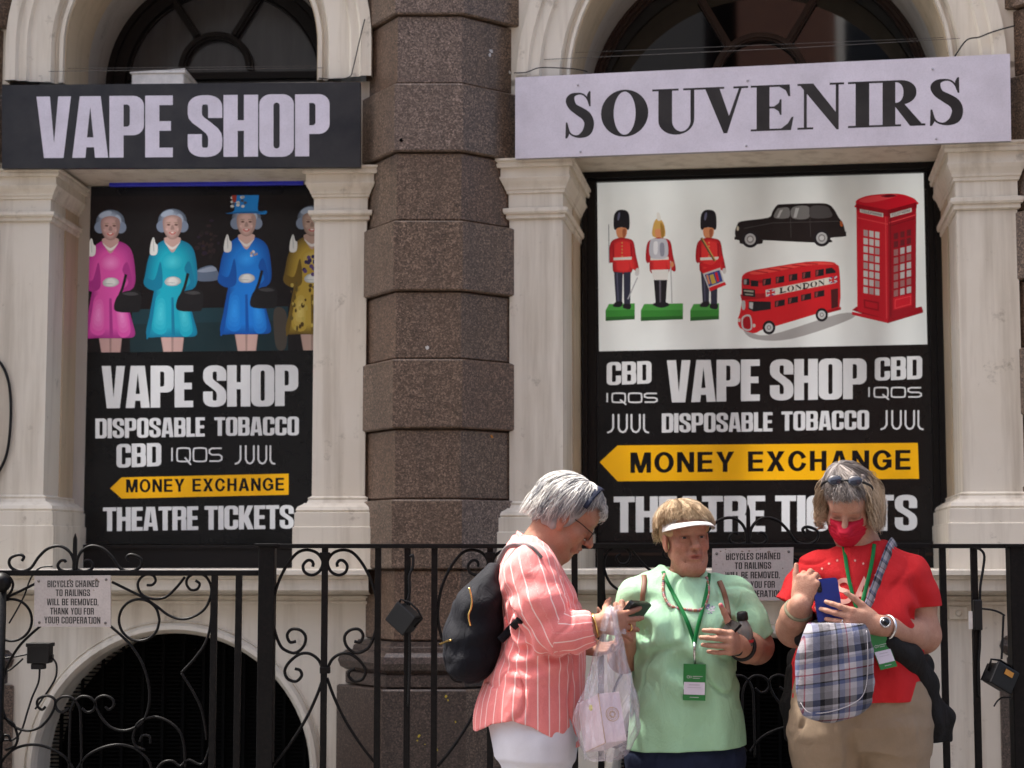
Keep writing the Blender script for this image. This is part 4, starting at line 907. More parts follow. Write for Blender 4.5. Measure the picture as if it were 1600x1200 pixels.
wire([(880,83),(1200,70),(1490,58)], BR, -.05, .0009, 'upper thin bird wire stretched across the arch above the white fascia', group='bird wires over the fascia boards')
wire([(570,30),(562,62),(552,105),(546,120),(525,124),(498,122)], BL, .058, .0022, 'thin black cable down the arch beside the granite pier', 'cable', 'cable', 'cable', sm=5)
wire([(803,114),(822,113),(842,106),(870,106),(900,108),(918,112)], BR, .058, .0022, 'thin cable sagging along the left foot of the arch over SOUVENIRS', 'cable', 'cable', 'cable', sm=5)
wire([(1492,88),(1510,63),(1530,58),(1545,52),(1560,47),(1586,40)], BR, .058, .0028, 'frayed cable at the right foot of the arch over SOUVENIRS', 'cable', 'cable', 'cable', sm=5)
wire([(-12,556),(4,572),(14,600),(17,640),(14,690),(6,722),(-12,752)], BL, .012, .006, 'thick black cable looping over the leftmost cream pilaster', 'cable', 'cable', 'cable', sm=6)
# ------------------------------------------------------------------ wrought iron gates and railings
BF = Bay(800, 6.20, 0.0)
def fp(px, py, w=0.0): return BF.p(*BF.uz(px, py, w), w)
ZB = .05
def bar(name, px, py0, r, parent, w=0.0, pyb=None, square=True, dx=0.0):
    u, z = BF.uz(px, py0, w); m = MB(); m.box(BF.p, u-r, u+r, ZB if pyb is None else BF.uz(px, pyb, w)[1], z, w-r, w+r); return m.build(name, M['iron'], parent, bevel=.0015)
def scroll(parent, pts, f=lambda x, y: (x, y), r=.0066, sm=6, w=0.0, name='scroll', taper=True):
    P = spline([fp(*f(x, y), w) for x, y in pts], sm); n = len(P)
    rr = [(r*1.25, r*.80)]*n
    m = MB(); m.tube(P, rr, 6, flat=Vector((0,1,0))); return m.build(name, M['iron'], parent, smooth=True)
Z7 = lambda x, y: (x/3.158, 820+y/3.158)
CREST = [[(108,178),(118,160),(104,148),(80,150),(52,165),(45,190),(60,215),(100,230),(150,215),(190,160),(235,118),(290,104),(335,125),(360,165),(368,225)],
         [(325,185),(318,176),(300,178),(285,200),(297,222),(330,230),(362,222)]]
HALF = [[(553,282),(640,325),(710,360),(770,400),(830,445),(890,465),(950,455),(1010,415),(1040,350),(1040,300),(1015,255),(970,240),(930,258),(920,290),(940,320),(972,318),(985,292),(965,275)],
        [(725,298),(752,296),(768,275),(755,250),(722,245),(692,265),(680,300),(702,345),(760,366),(820,355),(870,310),(912,258)],
        [(687+100*math.cos(R(a)), 470+103*math.sin(R(a))) for a in range(0, 361, 30)],
        [(545,500),(600,548),(650,600),(700,680),(730,770),(738,850),(725,930),(690,985),(620,1015),(550,1000),(500,950),(472,890),(478,858),(515,843),(555,860),(560,892),(538,912),(520,898)],
        [(1045,350),(1040,480),(1015,580),(960,660),(895,730)], [(895,730),(950,820),(990,900),(1010,980),(1020,1060)],
        [(340,1230),(345,1000),(352,905),(390,852),(440,850),(470,880),(460,915),(430,925),(405,905)],
        [(380,1205),(430,1140),(510,1098),(590,1085),(670,1105),(730,1160),(750,1215)],
        [(742,1078),(738,1045),(705,1040),(690,1070)], [(655,1050),(680,980),(740,950),(800,955),(870,1000),(905,1070),(915,1200)], [(655,1050),(670,1092),(715,1110)],
        [(1040,1080),(1000,1180),(930,1160),(890,1190),(850,1165),(800,1175),(760,1230)]]
def gate(label, tx, cx, y_rail, x0, x1):
    """tx maps the left gate's photo pixels to this gate's"""
    zc = lambda x, y: tx(*Z7(x, y)); mir = lambda x, y: zc(744-x, y)
    t = thing('iron_gate', label, 'gate', fp(cx, 1200)*1.0); t.location.z = ZB
    m = MB(); a, z = BF.uz(x0, y_rail); b, _ = BF.uz(x1, y_rail); m.box(BF.p, a, b, z-.010, z+.009, -.012, .012); m.build('top_rail', M['iron'], t, bevel=.002)
    m = MB(); m.box(BF.p, a, b, ZB+.06, ZB+.09, -.012, .012); m.build('bottom_rail', M['iron'], t, bevel=.002)
    for c in CREST: scroll(t, c, zc, name='crest_scroll'); scroll(t, c, mir, name='crest_scroll')
    p = tx(*Z7(372, 42)); u, z = BF.uz(*p); u2, z2 = BF.uz(*tx(*Z7(372, 236))); m = MB(); m.extrude([(u-.007, z2), (u+.007, z2), (u+.006, z-.02), (u, z), (u-.006, z-.02)], BF.p, -.006, .006); m.build('spike', M['iron'], t)
    for h in HALF:
        scroll(t, h, zc, r=.0058, w=-.002); scroll(t, h, mir, r=.0058, w=-.002)
    for q in (1060, 1180):
        for f in (zc, mir): bar('bar', *f(q, 240), .0105, t)
    return t
gate('black wrought iron gate of large scrolls under the ladies poster, with a notice', lambda x, y: (x, y), 118, 895, -170, 404)
gate('black wrought iron gate of large scrolls behind the three women', lambda x, y: (1169+(x-118)*1.06, 853+(y-895)*1.05), 1169, 853, 880, 1455)
def Z8(x, y): return (400+x*.3168, 820+y*.3168)
S8 = [[(402,207),(400,190),(412,176),(432,178),(450,203),(440,235),(405,248),(368,228),(353,182),(380,140),(430,124),(480,140),(530,200),(570,280),(590,350),(600,440),(590,520),(565,590),(538,618),(490,632),(448,600),(437,553),(463,520),(505,515),(528,543),(515,578),(485,575)],
      [(352,715),(375,665),(420,635),(470,640),(520,680),(540,722),(525,760),(485,772),(457,745),(465,718),(490,710)], [(350,755),(385,850),(440,965),(520,1090),(600,1190)]]
def railing(label, x0, x1, bars, panels, post, lab2=None):
    t = thing('iron_railing', label, 'railing', fp((x0+x1)/2, 1200)); t.location.z = ZB
    a, z = BF.uz(x0, 853); b, _ = BF.uz(x1, 853)
    m = MB(); m.box(BF.p, a, b, z-.008, z+.007, -.020, .020); m.build('top_rail', M['iron'], t, bevel=.002)
    m = MB(); m.box(BF.p, a, b, ZB+.06, ZB+.09, -.012, .012); m.build('bottom_rail', M['iron'], t, bevel=.002)
    for q in bars: bar('bar', q, 853, .0105, t)
    for c in panels:
        for h in S8:
            scroll(t, h, lambda x, y: Z8(x+(c-508)/.3168, y)); scroll(t, h, lambda x, y: Z8(682-x+(c-508)/.3168, y))
    for c in panels:
        for y in (868, 1047):
            u, z = BF.uz(c, y); m = MB(); m.box(BF.p, u-.017, u+.017, z-.011, z+.011, -.0145, .0145); m.build('collar', M['iron'], t, bevel=.002)
    for (q0, q1, yt) in post:
        u0, z0 = BF.uz(q0, yt); u1 = BF.uz(q1, yt)[0]; m = MB(); m.box(BF.p, u0, u1, ZB-.05, z0, -.03, .03); m.build('post', M['iron'], t, bevel=.003)
        m = MB(); m.box(BF.p, u0-.012, u1+.012, z0-.004, z0+.006, -.042, .042); m.build('post_cap', M['iron'], t, bevel=.002)
railing('black iron railing with spiral scrolls in front of the big granite pier', 406, 878, [508,591,637,679,766,853], [508,766], [(406,431,852)])
t2 = railing('black iron railing with plain bars at the right edge of the photo', 1456, 1600, [1472,1521], [], [(1574,1597,853)])
# round post left of the first gate
t = thing('iron_post', 'round black iron post at the left edge of the photo', 'post', fp(0, 1200)); t.location.z = ZB
u, z = BF.uz(0, 900, .02); m = MB(); m.tube([BF.p(u, ZB, .02), BF.p(u, z, .02)], .024, 14); m.build('shaft', M['iron'], t)
m = MB(); m.ball(BF.p(u+.008, BF.uz(0, 910, .02)[1], .03), .034, 16); m.build('collar', M['iron'], t); m = MB(); m.ball(BF.p(u, BF.uz(0, 1152, .02)[1], .03), .032, 16); m.build('collar', M['iron'], t)

# ------------------------------------------------------------------ notices on the gates
M['notice'] = print_mat('weathered_notice', .5, .4, .16)
NW = (.50, .45, .42); NB = (.004, .004, .004)
LINES = [('BICYCLES CHAINED', .17, .84, .11), ('TO RAILINGS', .28, .73, .285), ('WILL BE REMOVED,', .165, .84, .465), ('THANK YOU FOR', .21, .78, .645), ('YOUR COOPERATION', .135, .865, .82)]
def notice(label, C, w, seed, grime):
    rr = random.Random(seed)
    t = thing('notice_sign', label, 'sign', fp((C[0][0]+C[1][0])/2, C[2][1], w), 'notices about bicycles on the gates')
    q = [BF.uz(x, y, w) for x, y in C]; m = MB(); m.extrude([q[3], q[2], q[1], q[0]], BF.p, w-.006, w-.0015); m.build('backing_plate', M['wire'], t)
    def T(a, b):
        x = (C[0][0]*(1-a)+C[1][0]*a)*(1-b)+(C[3][0]*(1-a)+C[2][0]*a)*b; y = (C[0][1]*(1-a)+C[1][1]*a)*(1-b)+(C[3][1]*(1-a)+C[2][1]*a)*b; return x, y
    a = Art(); a.add(C, NW)
    for k in range(grime):
        x, y = rr.uniform(.03, .97), rr.choice([rr.uniform(.02,.12), rr.uniform(.9,.98), rr.uniform(.2,.9)]); s = rr.uniform(.006, .02)
        a.add([T(x+s*math.cos(R(g))*rr.uniform(.5,1.3), y+1.4*s*math.sin(R(g))*rr.uniform(.5,1.3)) for g in range(0, 360, 45)], rr.choice([(.34,.29,.25),(.40,.36,.33),(.22,.16,.12)]))
    for txt, x0, x1, yy in LINES:
        p0, p1 = T(x0, yy+.115), T(x1, yy+.115); a.text(txt, p0[0], p1[0], p0[1], p1[1], 10.6, 10.6, NB, NW, st=.19, w=.54, gap=.085)
    for k in range(grime//3):
        x, y = rr.uniform(.1, .95), rr.uniform(.05, .95); s = rr.uniform(.004, .010)
        a.add([T(x+s*math.cos(R(g)), y+1.4*s*math.sin(R(g))) for g in range(0, 360, 60)], (.46,.42,.39))
    for sx, sy in ((.055,.10),(.94,.08),(.07,.92),(.93,.92)):
        a.add([T(sx+.018*math.cos(R(g)), sy+.027*math.sin(R(g))) for g in range(0, 360, 45)], (.16,.11,.09)); 
    a.build('printed_face', lambda x, y: fp(x, y, w), M['notice'], t)
    for sx, sy in ((.055,.10),(.94,.08),(.07,.92),(.93,.92)):
        m = MB(); m.lathe(fp(*T(sx, sy), w), Vector((0,-1,0)), [(.005,0),(.004,.002),(.0,.003)], 8); m.build('screw', M['wire'], t)
notice('cleaner white BICYCLES CHAINED TO RAILINGS notice on the scroll gate under the ladies poster', [(54,900),(173,899),(173,980),(53,979)], .022, 3, 14)
notice('scuffed grey BICYCLES CHAINED TO RAILINGS notice between two women', [(1113,857),(1240,855),(1238,938),(1112,939)], .022, 5, 44)

# ------------------------------------------------------------------ lamps, boxes and cables hung on the ironwork
def fcable(px, w, r, label, name='cable'):
    m = MB(); m.tube(spline([fp(x, y, w) for x, y in px], 6), r, 7); return tag(m.build(name, M['cable'], smooth=True), label, 'cable')
t = thing('junction_box', 'black junction box with cables beside the notice on the left gate', 'junction box', fp(57, 1047, -.05))
def fbox(m, x0, x1, y0, y1, w0, w1):
    u0, z1 = BF.uz(x0, y0, w1); u1, z0 = BF.uz(x1, y1, w1); m.box(BF.p, u0, u1, z0, z1, w0, w1)
m = MB(); fbox(m, 42, 76, 1007, 1037, -.10, -.04); m.build('body', M['blackplastic'], t, bevel=.004)
m = MB(); fbox(m, 48, 68, 1037, 1046, -.09, -.05); m.build('gland', M['blackplastic'], t, bevel=.003); m = MB(); fbox(m, 74, 82, 1023, 1030, -.08, -.06); m.build('gland', M['blackplastic'], t, bevel=.002); 
m = MB(); fbox(m, 40, 78, 1005, 1011, -.105, -.036); m.build('lid', M['blackplastic'], t, bevel=.002)
fcable([(62,1045),(60,1066),(50,1090),(42,1115),(34,1140),(22,1155),(6,1156)], -.06, .0036, 'black cable hanging down from the junction box on the left gate')
fcable([(80,1027),(88,1038),(87,1058),(76,1078),(66,1092),(55,1108)], -.06, .0036, 'black cable looping down from the side of the junction box')
fcable([(44,1022),(24,1026),(4,1029),(-8,1030)], -.06, .0032, 'upper black cable running left from the junction box')
fcable([(36,1029),(24,1040),(12,1048),(-6,1047)], -.06, .0032, 'lower black cable running left from the junction box')
fcable([(82,885),(66,886),(54,894),(46,908),(38,930),(28,950),(14,974)], -.04, .0030, 'thin black cable dangling behind the left end of the notice gate')
# floodlights: box body, front bezel, fins, bracket
def flood(label, cx, cy, w, ang, sx, sy, dp, extra=None, yaw=0):
    c = fp(cx, cy, w); rot = Matrix.Rotation(R(yaw), 3, 'Z') @ Matrix.Rotation(R(ang), 3, 'Y')
    p = lambda a, b, d: c + rot @ Vector((a, -d, b))
    t = thing('floodlight', label, 'floodlight', p(0, -sy, 0))
    m = MB(); m.box(p, -sx, sx, -sy, sy, -dp, dp); m.build('housing', M['blackplastic'], t, bevel=.008)
    m = MB(); m.box(p, -sx-.004, sx+.004, -sy-.004, sy+.004, dp-.004, dp+.008); m.build('bezel', M['blackplastic'], t, bevel=.004)
    for k in range(5):
        m = MB(); a = -sx*.8+k*sx*.4; m.box(p, a-.003, a+.003, -sy*.85, sy*.85, -dp-.012, -dp+.002); m.build('fin', M['blackplastic'], t)
    m = MB(); m.tube([p(-sx-.006, 0, 0), p(-sx-.012, sy*1.1, 0), p(-sx*.5, sy*1.45, 0), p(sx*.5, sy*1.45, 0), p(sx+.012, sy*1.1, 0), p(sx+.006, 0, 0)], .004, 6); m.build('bracket', M['iron'], t)
    if extra: extra(t, p)
    return t
flood('black floodlight hanging by its cable on the railing in front of the granite pier', 633, 966, .035, 38, .040, .036, .030, yaw=-25)
fcable([(641,870),(645,868),(645,885),(640,900),(640,925),(636,950),(640,990),(640,1040),(638,1104)], .020, .005, 'thick black cable with a hook down the railing beside the hanging floodlight')
def sticker_or_glint(t, p):
    m = MB(); m.box(p, -.012, .022, .010, .028, .038, .0395); m.build('sticker_or_glint', plain('orange_reflection', (.55,.24,.03), .5), t)  # orange slip colours in a reflection on the housing
flood('black floodlight with an orange sticker tied to the right end post', 1561, 1058, .03, 28, .042, .036, .028, extra=sticker_or_glint, yaw=20)
fcable([(1568,962),(1567,985),(1566,1012),(1565,1030)], .03, .0040, 'black cable above the floodlight with the orange sticker')
fcable([(1534,951),(1550,953),(1562,957),(1570,962)], .03, .0036, 'black cable between the cable joiner and the right end post')
fcable([(1520,856),(1531,858),(1538,868),(1536,890),(1532,915),(1531,940)], .016, .0046, 'black cable curving down from the top rail at the right end')
fcable([(1531,985),(1531,1010),(1529,1040),(1530,1090)], .016, .0046, 'black cable below the cable joiner at the right end')
fcable([(1579,1090),(1566,1090),(1558,1096),(1553,1104)], .03, .0028, 'thin frayed cable end below the right floodlight')
t = thing('cable_joiner', 'black cable joiner strapped to the railing bar at the right end', 'cable joiner', fp(1530, 985, .02)); m = MB(); fbox(m, 1522, 1536, 937, 985, .012, .035); m.build('body', M['blackplastic'], t, bevel=.004)
m = MB(); fbox(m, 1514, 1520, 955, 983, .012, .02); m.build('label_tag', M['white'], t)
t = thing('vent_plate', 'small cream metal plate with a round boss on the wall at right', 'plate', BR.p(*BR.uz(1497,968,.0), .0)); m = MB()
u0, z1 = BR.uz(1483,948,.0); u1, z0 = BR.uz(1513,968,.0); m.box(BR.p, u0, u1, z0, z1, -.021, -.008); m.build('plate', M['stone'], t, bevel=.002); m = MB(); m.lathe(BR.p((u0+u1)/2, (z0+z1)/2, -.008), BR.N, [(.013,0),(.012,.006),(.006,.009),(0,.009)], 14); m.build('boss', M['stone'], t)
# ------------------------------------------------------------------ solid modelling: distance fields blended together, skinned as one continuous surface
A3 = lambda v: np.array([v[0], v[1], v[2]], np.float64)
_lat = rng.random((24, 24, 24)).astype(np.float32)
def vnoise(P, f):
    q = P*f+100.0; i = np.floor(q).astype(np.int64); t = (q-i); t = t*t*(3-2*t); o = 0
    for dx in (0, 1):
        for dy in (0, 1):
            for dz in (0, 1):
                w_ = (t[..., 0] if dx else 1-t[..., 0])*(t[..., 1] if dy else 1-t[..., 1])*(t[..., 2] if dz else 1-t[..., 2])
                o = o+w_*_lat[(i[..., 0]+dx) % 24, (i[..., 1]+dy) % 24, (i[..., 2]+dz) % 24]
    return o-.5
class Sdf:
    def __init__(s, lo, hi, h, zfine=None, hc=.012):
        mk = lambda a, b, st: np.arange(a, b+st, st)
        s.ax = [mk(lo[0], hi[0], h), mk(lo[1], hi[1], h), mk(lo[2], hi[2], h) if zfine is None else np.concatenate([np.arange(lo[2], zfine, hc), mk(zfine, hi[2], h)])]
        s.F = np.full([len(a) for a in s.ax], .2, np.float32)
    def reg(s, lo, hi):
        sl = []
        for k in range(3):
            a = max(0, np.searchsorted(s.ax[k], lo[k])-1); b = min(len(s.ax[k]), np.searchsorted(s.ax[k], hi[k])+1)
            if b <= a: return None, None
            sl.append(slice(a, b))
        P = np.stack(np.meshgrid(*[s.ax[k][sl[k]].astype(np.float32) for k in range(3)], indexing='ij'), -1)
        return tuple(sl), P
    def op(s, sl, D, k, mode):
        F = s.F[sl]
        if mode == 'u':
            r = np.minimum(F, D)
            if k > 0: h = np.maximum(k-np.abs(F-D), 0)/k; r = r-h*h*k*.25
        else:
            r = np.maximum(F, -D)
            if k > 0: h = np.maximum(k-np.abs(F+D), 0)/k; r = r+h*h*k*.25
        s.F[sl] = r
    def cone(s, a, b, ra, rb, k=.01, mode='u', cap=False):
        a, b = A3(a), A3(b); m = max(ra, rb)+k+.012; sl, P = s.reg(np.minimum(a, b)-m, np.maximum(a, b)+m)
        if sl is None: return s
        d = b-a; L2 = float(d @ d)+1e-12; t = np.clip(((P-a.astype(np.float32)) @ d.astype(np.float32))/L2, 0, 1)
        D = np.linalg.norm(P-(a+0*a).astype(np.float32)-t[..., None]*d.astype(np.float32), axis=-1)-(ra+(rb-ra)*t)
        s.op(sl, D, k, mode); return s
    def chain(s, pts, rs, k=.01, mode='u'):
        for i in range(len(pts)-1): s.cone(pts[i], pts[i+1], rs[i], rs[i+1], k, mode)
        return s
    def ell(s, c, r, k=.01, rot=None, mode='u'):
        c = A3(c); m = max(r)+k+.012; sl, P = s.reg(c-m, c+m)
        if sl is None: return s
        Q = P-c.astype(np.float32)
        if rot is not None: Q = Q @ np.array(rot, np.float32)
        r_ = np.array(r, np.float32); k0 = np.linalg.norm(Q/r_, axis=-1); k1 = np.linalg.norm(Q/(r_*r_), axis=-1)+1e-9
        s.op(sl, k0*(k0-1)/k1, k, mode); return s
    def loft(s, st, k=.02, mode='u', p=2.0, tilt=None):
        """st: (z, cx, cy, rx, ry) from bottom to top; superellipse sections"""
        st = sorted(st); z = np.array([q[0] for q in st]); V = np.array([q[1:] for q in st])
        lo = np.array([(V[:, 0]-V[:, 2]).min(), (V[:, 1]-V[:, 3]).min(), z[0]])-k-.015; hi = np.array([(V[:, 0]+V[:, 2]).max(), (V[:, 1]+V[:, 3]).max(), z[-1]])+k+.015
        sl, P = s.reg(lo, hi)
        zz = s.ax[2][sl[2]]; C = []
        for j in range(4):                         # smooth interpolation
            dzs = np.gradient(V[:, j], z); o = np.empty(len(zz)); zc = np.clip(zz, z[0], z[-1])
            i = np.clip(np.searchsorted(z, zc)-1, 0, len(z)-2); h = z[i+1]-z[i]; t = (zc-z[i])/h
            o = (2*t**3-3*t*t+1)*V[i, j]+(t**3-2*t*t+t)*h*dzs[i]+(-2*t**3+3*t*t)*V[i+1, j]+(t**3-t*t)*h*dzs[i+1]; C.append(o.astype(np.float32))
        X = np.abs(P[..., 0]-C[0])/C[2]; Y = np.abs(P[..., 1]-C[1])/C[3]
        D = ((X**p+Y**p)**(1/p)-1)*np.minimum(C[2], C[3])
        dz = np.maximum(z[0]-P[..., 2], P[..., 2]-z[-1]); D = np.maximum(D, dz)
        s.op(sl, D.astype(np.float32), k, mode); return s
    def disp(s, fn, lo=None, hi=None, band=.03):
        m = np.abs(s.F) < band
        if lo is not None:
            for k in range(3):
                sh = [1, 1, 1]; sh[k] = -1; m &= ((s.ax[k] >= lo[k]) & (s.ax[k] <= hi[k])).reshape(sh)
        i = np.argwhere(m); P = np.stack([s.ax[k][i[:, k]] for k in range(3)], -1)
        s.F[m] += fn(P).astype(np.float32); return s
    def cut(s, n, c, k=.0, lo=None, hi=None):
        """keep only the side where (p-c).n < 0"""
        n = A3(n); n = n/np.linalg.norm(n); sl, P = s.reg(lo if lo is not None else [a[0] for a in s.ax], hi if hi is not None else [a[-1] for a in s.ax])
        D = (P-A3(c).astype(np.float32)) @ n.astype(np.float32); F = s.F[sl]; r = np.maximum(F, D)
        if k > 0: h = np.maximum(k-np.abs(F-D), 0)/k; r = r+h*h*k*.25
        s.F[sl] = r; return s
    def mesh(s):
        F = s.F; F[0], F[-1], F[:, 0], F[:, -1], F[:, :, 0], F[:, :, -1] = [np.maximum(x, .001) for x in (F[0], F[-1], F[:, 0], F[:, -1], F[:, :, 0], F[:, :, -1])]
        S_ = F < 0; c = np.zeros(np.array(F.shape)-1, np.int8); n = F.shape
        for a in (0, 1):
            for b in (0, 1):
                for d in (0, 1): c += S_[a:n[0]-1+a, b:n[1]-1+b, d:n[2]-1+d]
        act = (c > 0) & (c < 8); I = np.argwhere(act); num = np.full(c.shape, -1, np.int64); num[act] = np.arange(len(I))
        acc = np.zeros((len(I), 3)); cnt = np.zeros(len(I)); off = [(a, b, d) for a in (0, 1) for b in (0, 1) for d in (0, 1)]
        for e0 in off:
            for k in range(3):
                if e0[k]: continue
                e1 = list(e0); e1[k] = 1
                f0 = F[I[:, 0]+e0[0], I[:, 1]+e0[1], I[:, 2]+e0[2]]; f1 = F[I[:, 0]+e1[0], I[:, 1]+e1[1], I[:, 2]+e1[2]]
                m = (f0 < 0) != (f1 < 0); t = np.where(m, f0/np.where(m, f0-f1, 1), 0)
                p = np.tile(np.array(e0, float), (len(I), 1)); p[:, k] += t; acc[m] += p[m]; cnt[m] += 1
        q = I+acc/cnt[:, None]; V = np.stack([np.interp(q[:, k], np.arange(n[k]), s.ax[k]) for k in range(3)], -1); Q = []
        for k in range(3):
            a, b = (k+1) % 3, (k+2) % 3; sl0 = [slice(None)]*3; sl1 = [slice(None)]*3; sl0[k] = slice(0, n[k]-1); sl1[k] = slice(1, n[k])
            s0, s1 = S_[tuple(sl0)], S_[tuple(sl1)]
            for flip in (0, 1):
                E = np.argwhere((s0 & ~s1) if not flip else (~s0 & s1)); E = E[(E[:, a] > 0) & (E[:, b] > 0) & (E[:, a] < n[a]-1) & (E[:, b] < n[b]-1)]
                g = lambda da, db: num[tuple((E-np.eye(3, dtype=int)[a]*da-np.eye(3, dtype=int)[b]*db).T)]
                f = np.stack([g(1, 1), g(0, 1), g(0, 0), g(1, 0)], -1); Q.append(f if not flip else f[:, ::-1])
        return V, np.concatenate(Q)
    def build(s, name, mat, parent, color=None, attrs=None, relax=0):
        V, Q = s.mesh()
        for _ in range(relax):
            acc = np.zeros_like(V); c = np.zeros(len(V))
            for i in range(4):
                j = Q[:, (i+1) % 4]; np.add.at(acc, Q[:, i], V[j]); np.add.at(c, Q[:, i], 1); np.add.at(acc, j, V[Q[:, i]]); np.add.at(c, j, 1)
            V = V*.5+.5*acc/np.maximum(c, 1)[:, None]
        me = bpy.data.meshes.new(name); me.from_pydata(V.tolist(), [], Q.tolist())
        if color is not None: put_color(me, color(V) if callable(color) else np.tile(color, (len(V), 1)))
        for nm, fn in (attrs or {}).items():
            a = me.attributes.new(nm, 'FLOAT', 'POINT'); a.data.foreach_set('value', fn(V).astype(np.float32))
        s.F = None
        return link(name, me, mat, parent, smooth=True)
def put_color(me, c):
    ca = me.color_attributes.new('tint', 'FLOAT_COLOR', 'POINT'); a = np.ones((len(me.vertices), 4), np.float32); a[:, :3] = c; ca.data.foreach_set('color', a.ravel())

# ------------------------------------------------------------------ cloth, skin and hair materials
def skin_mat(name):
    k = NT(name); a = k.n('ShaderNodeVertexColor'); a.layer_name = 'tint'; p = k.geo(); n = k.noise(38, 5, .7, p); f = k.noise(320, 3, .6, p)
    c = k.mix(k.ramp(n, [(.38, .0), (.66, .38)]), a.outputs[0], (.27, .10, .062)); c = k.mix(k.ramp(f, [(.35, .30), (.6, .0)]), c, (.22, .09, .06)); k.set(c, .58, 0, .28)
    k.b.inputs['Subsurface Weight'].default_value = .05; k.b.inputs['Subsurface Radius'].default_value = (.6, .22, .12); k.b.inputs['Subsurface Scale'].default_value = .008
    k.bump(k.mix(.6, n, f), .75, .0035); return k.m
def cloth_mat(name, col, weave=900, rough=.85, vary=.14, wr=.6, folds=22, sheen=.0):
    k = NT(name); p = k.geo(); n = k.noise(9, 5, .6, p); fw = k.noise(weave, 2, .5, p); wv = k.noise(folds, 4, .55, k.mapping(p, (1, 1, .55)), .8)
    c = k.mix(k.ramp(n, [(.3, .0), (.7, 1.0)]), tuple(x*(1-vary) for x in col), tuple(min(1, x*(1+vary*.5)) for x in col)); c = k.mix(k.ramp(fw, [(.3, .16), (.6, 0.0)]), c, tuple(x*.45 for x in col))
    k.set(c, rough, 0, .2); k.b.inputs['Sheen Weight'].default_value = sheen; k.bump(k.mix(.10, wv, fw), wr, .022); return k.m
def hair_mat(name):
    k = NT(name); a = k.n('ShaderNodeVertexColor'); a.layer_name = 'tint'; k.set(a.outputs[0], .55, 0, .3); return k.m
M['skin'] = skin_mat('skin'); M['hair'] = hair_mat('hair_strands')
M['eyewhite'] = plain('eye_white', (.34, .30, .28), .3); M['iris'] = plain('iris', (.018, .016, .015), .25)

